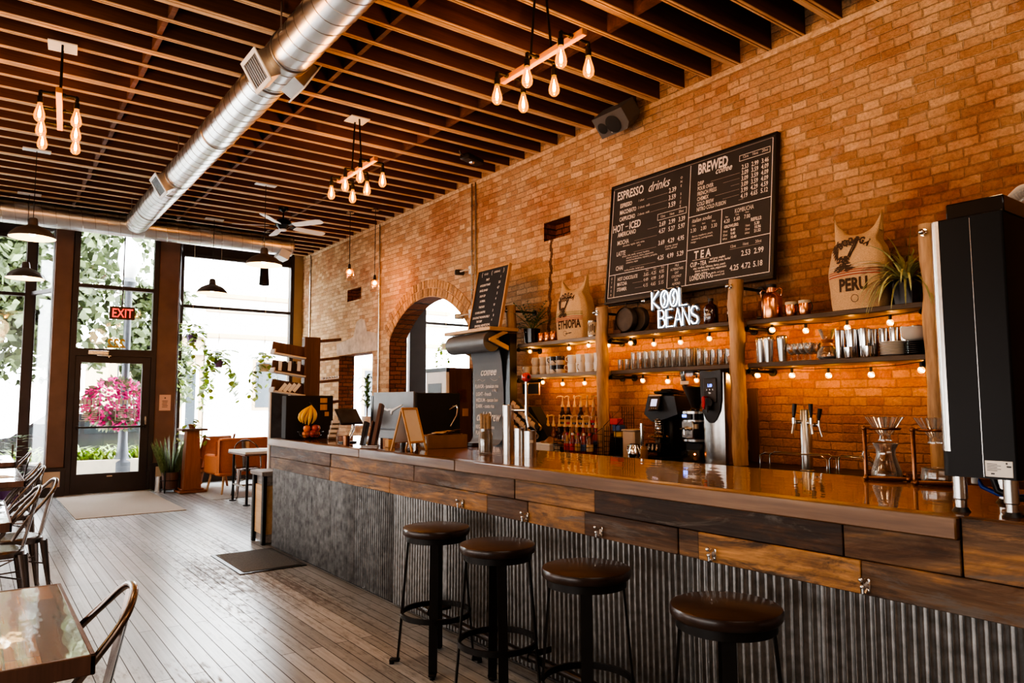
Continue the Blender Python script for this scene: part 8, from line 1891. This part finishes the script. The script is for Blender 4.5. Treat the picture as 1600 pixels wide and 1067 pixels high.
# trees
def tree(loc, lab, h, r, n, tr_r=0.13, lean=0.0):
    t_ = thing('street_tree', lab, 'tree', loc, group='trees on the street')
    g = G(); g.tube([(0, 0, 0), (0.05 + lean * 0.3, 0, h * 0.3), (lean, 0.05, h * 0.55), (lean, 0, h * 0.8)], [tr_r, tr_r * 0.8, tr_r * 0.6, tr_r * 0.25], 10)
    for k in range(7): a = k * 2.4; g.tube([(lean * 0.8, 0, h * 0.42), (lean + 0.5 * r * math.cos(a), 0.5 * r * math.sin(a), h * 0.62), (lean + 0.8 * r * math.cos(a), 0.8 * r * math.sin(a), h * (0.62 + 0.05 * (k % 3)))], [tr_r * 0.45, tr_r * 0.28, tr_r * 0.1], 7)
    lpart('trunk', g, 'bark', t_); g = G()
    cl = [(Vector((lean + random.uniform(-.7, .7) * r, random.uniform(-.7, .7) * r, h * 0.68 + random.uniform(-.28, .3) * h)), random.uniform(0.35, 0.55) * r) for _ in range(16)]
    for k in range(n):
        c, cr = random.choice(cl); v = Vector((random.gauss(0, 1), random.gauss(0, 1), random.gauss(0, 1))).normalized(); p = c + v * cr * random.uniform(0.6, 1.0)
        g.leaf(p, (random.uniform(-1, 1), random.uniform(-1, 1), random.uniform(-1, 0.4)), v, random.uniform(0.16, 0.26), 0.14, 0.3, 2)
    lpart('crown', g, 'tree leaf', t_, ang=0, fix=False)
tree((1.5, 18.6, -0.1), 'street tree with a loose green crown behind the door glass', 6.6, 2.3, 7500, 0.13, -0.5)
tree((-0.9, 18.2, -0.1), 'street tree behind the left window', 5.6, 1.9, 5200, 0.12)
tree((3.55, 19.5, -0.1), 'street tree at the left side of the right window', 4.6, 0.9, 2400, 0.10, 0.0)
# buildings across the street
def building(name, lab, x0, x1, y, h, mat, wins, cornices, mat2='tan render'):
    t_ = thing(name, lab, 'building', (0.5 * (x0 + x1), y, -0.2), group='buildings across the street'); cx = 0.5 * (x0 + x1)
    g = G(); g.box(x0 - cx, x1 - cx, 0, 6, 0, h); lpart('front_wall', g, mat, t_, ang=0)
    for z in cornices: g = G(); g.box(x0 - cx - 0.05, x1 - cx + 0.05, -0.18, 0.02, z, z + 0.16, 0.01); lpart('cornice', g, mat2, t_)
    for wx0, wx1, z0, z1 in wins:
        g = G(); g.box(wx0 - cx - 0.1, wx1 - cx + 0.1, -0.06, 0.02, z0 - 0.1, z1 + 0.1, 0.01); f_ = lpart('window_frame', g, mat2, t_); g = G(); g.box(wx0 - cx, wx1 - cx, -0.075, -0.055, z0, z1); lpart('pane', g, 'far window', f_, ang=0)
building('white_building', 'pale rendered shop front across the street in the right window', 6.3, 16.0, 26.0, 5.3, 'pale render', [(8.0, 9.7, 1.5, 3.1), (12.2, 13.6, 0.2, 2.9)], (3.9, 4.8, 5.3))
building('tan_building', 'tan brick building with a glazed shop door across the street', 3.4, 6.25, 26.0, 3.9, 'tan render', [(4.2, 5.2, 0.3, 2.8), (5.7, 6.0, 0.5, 2.8)], (3.3, 3.9), 'pale render')
building('left_building', 'pale corner building beyond the trees on the left', -14.0, 0.2, 30.0, 7.5, 'pale render', [(-3.2, -1.6, 0.4, 3.0), (-0.9, -0.1, 0.4, 3.0), (-3.2, -1.6, 4.2, 6.0), (-6.5, -4.5, 0.4, 3)], (3.6, 7.4))
# ================================================================== light
w = bpy.data.worlds.new('world'); SC.world = w; w.use_nodes = True
nt = w.node_tree; nt.nodes.clear()
bg = nt.nodes.new('ShaderNodeBackground'); ou = nt.nodes.new('ShaderNodeOutputWorld')
tc = nt.nodes.new('ShaderNodeTexCoord'); sp = nt.nodes.new('ShaderNodeSeparateXYZ'); nt.links.new(tc.outputs['Generated'], sp.inputs[0])
rp = ramp(nt, [(0.0, (0.80, 0.80, 0.80)), (0.5, (0.95, 0.96, 0.98)), (1.0, (0.80, 0.88, 1.0))])
mr = nt.nodes.new('ShaderNodeMapRange'); mr.inputs['From Min'].default_value = -1; nt.links.new(sp.outputs[2], mr.inputs['Value']); nt.links.new(mr.outputs['Result'], rp.inputs['Fac'])
nt.links.new(rp.outputs['Color'], bg.inputs['Color']); bg.inputs['Strength'].default_value = 11.0
nt.links.new(bg.outputs[0], ou.inputs['Surface'])
def portal(x0, x1, z0, z1, y):
    o = lamp('AREA', 'sky_portal', ((x0 + x1) / 2, y, (z0 + z1) / 2), 1.0, (1, 1, 1), x1 - x0, (-PI / 2, 0, 0), z1 - z0)
    o.data.cycles.is_portal = True
portal(XL, 0.65, 0.4, 4.2, YF + 0.15); portal(0.7, 2.95, 0, 4.4, YF + 0.15); portal(3.0, 5.1, 0.4, 4.2, YF + 0.15); portal(5.7, 12.0, 0.4, 4.3, YF + 0.15)
s = lamp('SUN', 'sun', (0, -10, 20), 3.0, (1.0, 0.95, 0.88)); s.data.angle = 0.02
s.rotation_euler = Vector((0.25, 0.75, -0.85)).to_track_quat('-Z', 'Y').to_euler()
WARM = (1.0, 0.62, 0.30)
# chandeliers further back in the same grid, lights only for fill, outside the view
for x, y in ((0.48, 3.78), (0.48, 0.7), (3.1, 0.7), (-2.1, 3.78), (-2.1, 6.85)):
    lamp('POINT', 'ceiling_bulbs', (x, y, 3.6), 22, WARM, 0.25)
# added fill on the unseen windowless left wall, low so the corrugations catch it
lamp('AREA', 'side_fill', (XL + 0.15, 4.2, 1.05), 92, (1.0, 0.97, 0.94), 9.0, (PI / 2, 0, -PI / 2), 1.5)
for x, y, e in ((-1.4, 6.8, 40), (0.6, -1.2, 25)):  # two area lights added as fill, with no fixture in the room
    lamp('AREA', 'ceiling_fill', (x, y, 3.9), e, (1.0, 0.90, 0.80), 3.0, (0, math.radians(30), 0) if x < 0 else (math.radians(30), 0, 0), 3.6)
# ---- view and sampling quality
vs_ = SC.view_settings
vs_.view_transform = 'AgX'; vs_.look = 'AgX - High Contrast'; vs_.exposure = 1.05; vs_.gamma = 1.0
cy = SC.cycles
cy.max_bounces = 8; cy.diffuse_bounces = 4; cy.glossy_bounces = 4; cy.transmission_bounces = 6; cy.transparent_max_bounces = 24
cy.caustics_reflective = False; cy.caustics_refractive = False; cy.sample_clamp_indirect = 4.0; cy.blur_glossy = 0.5
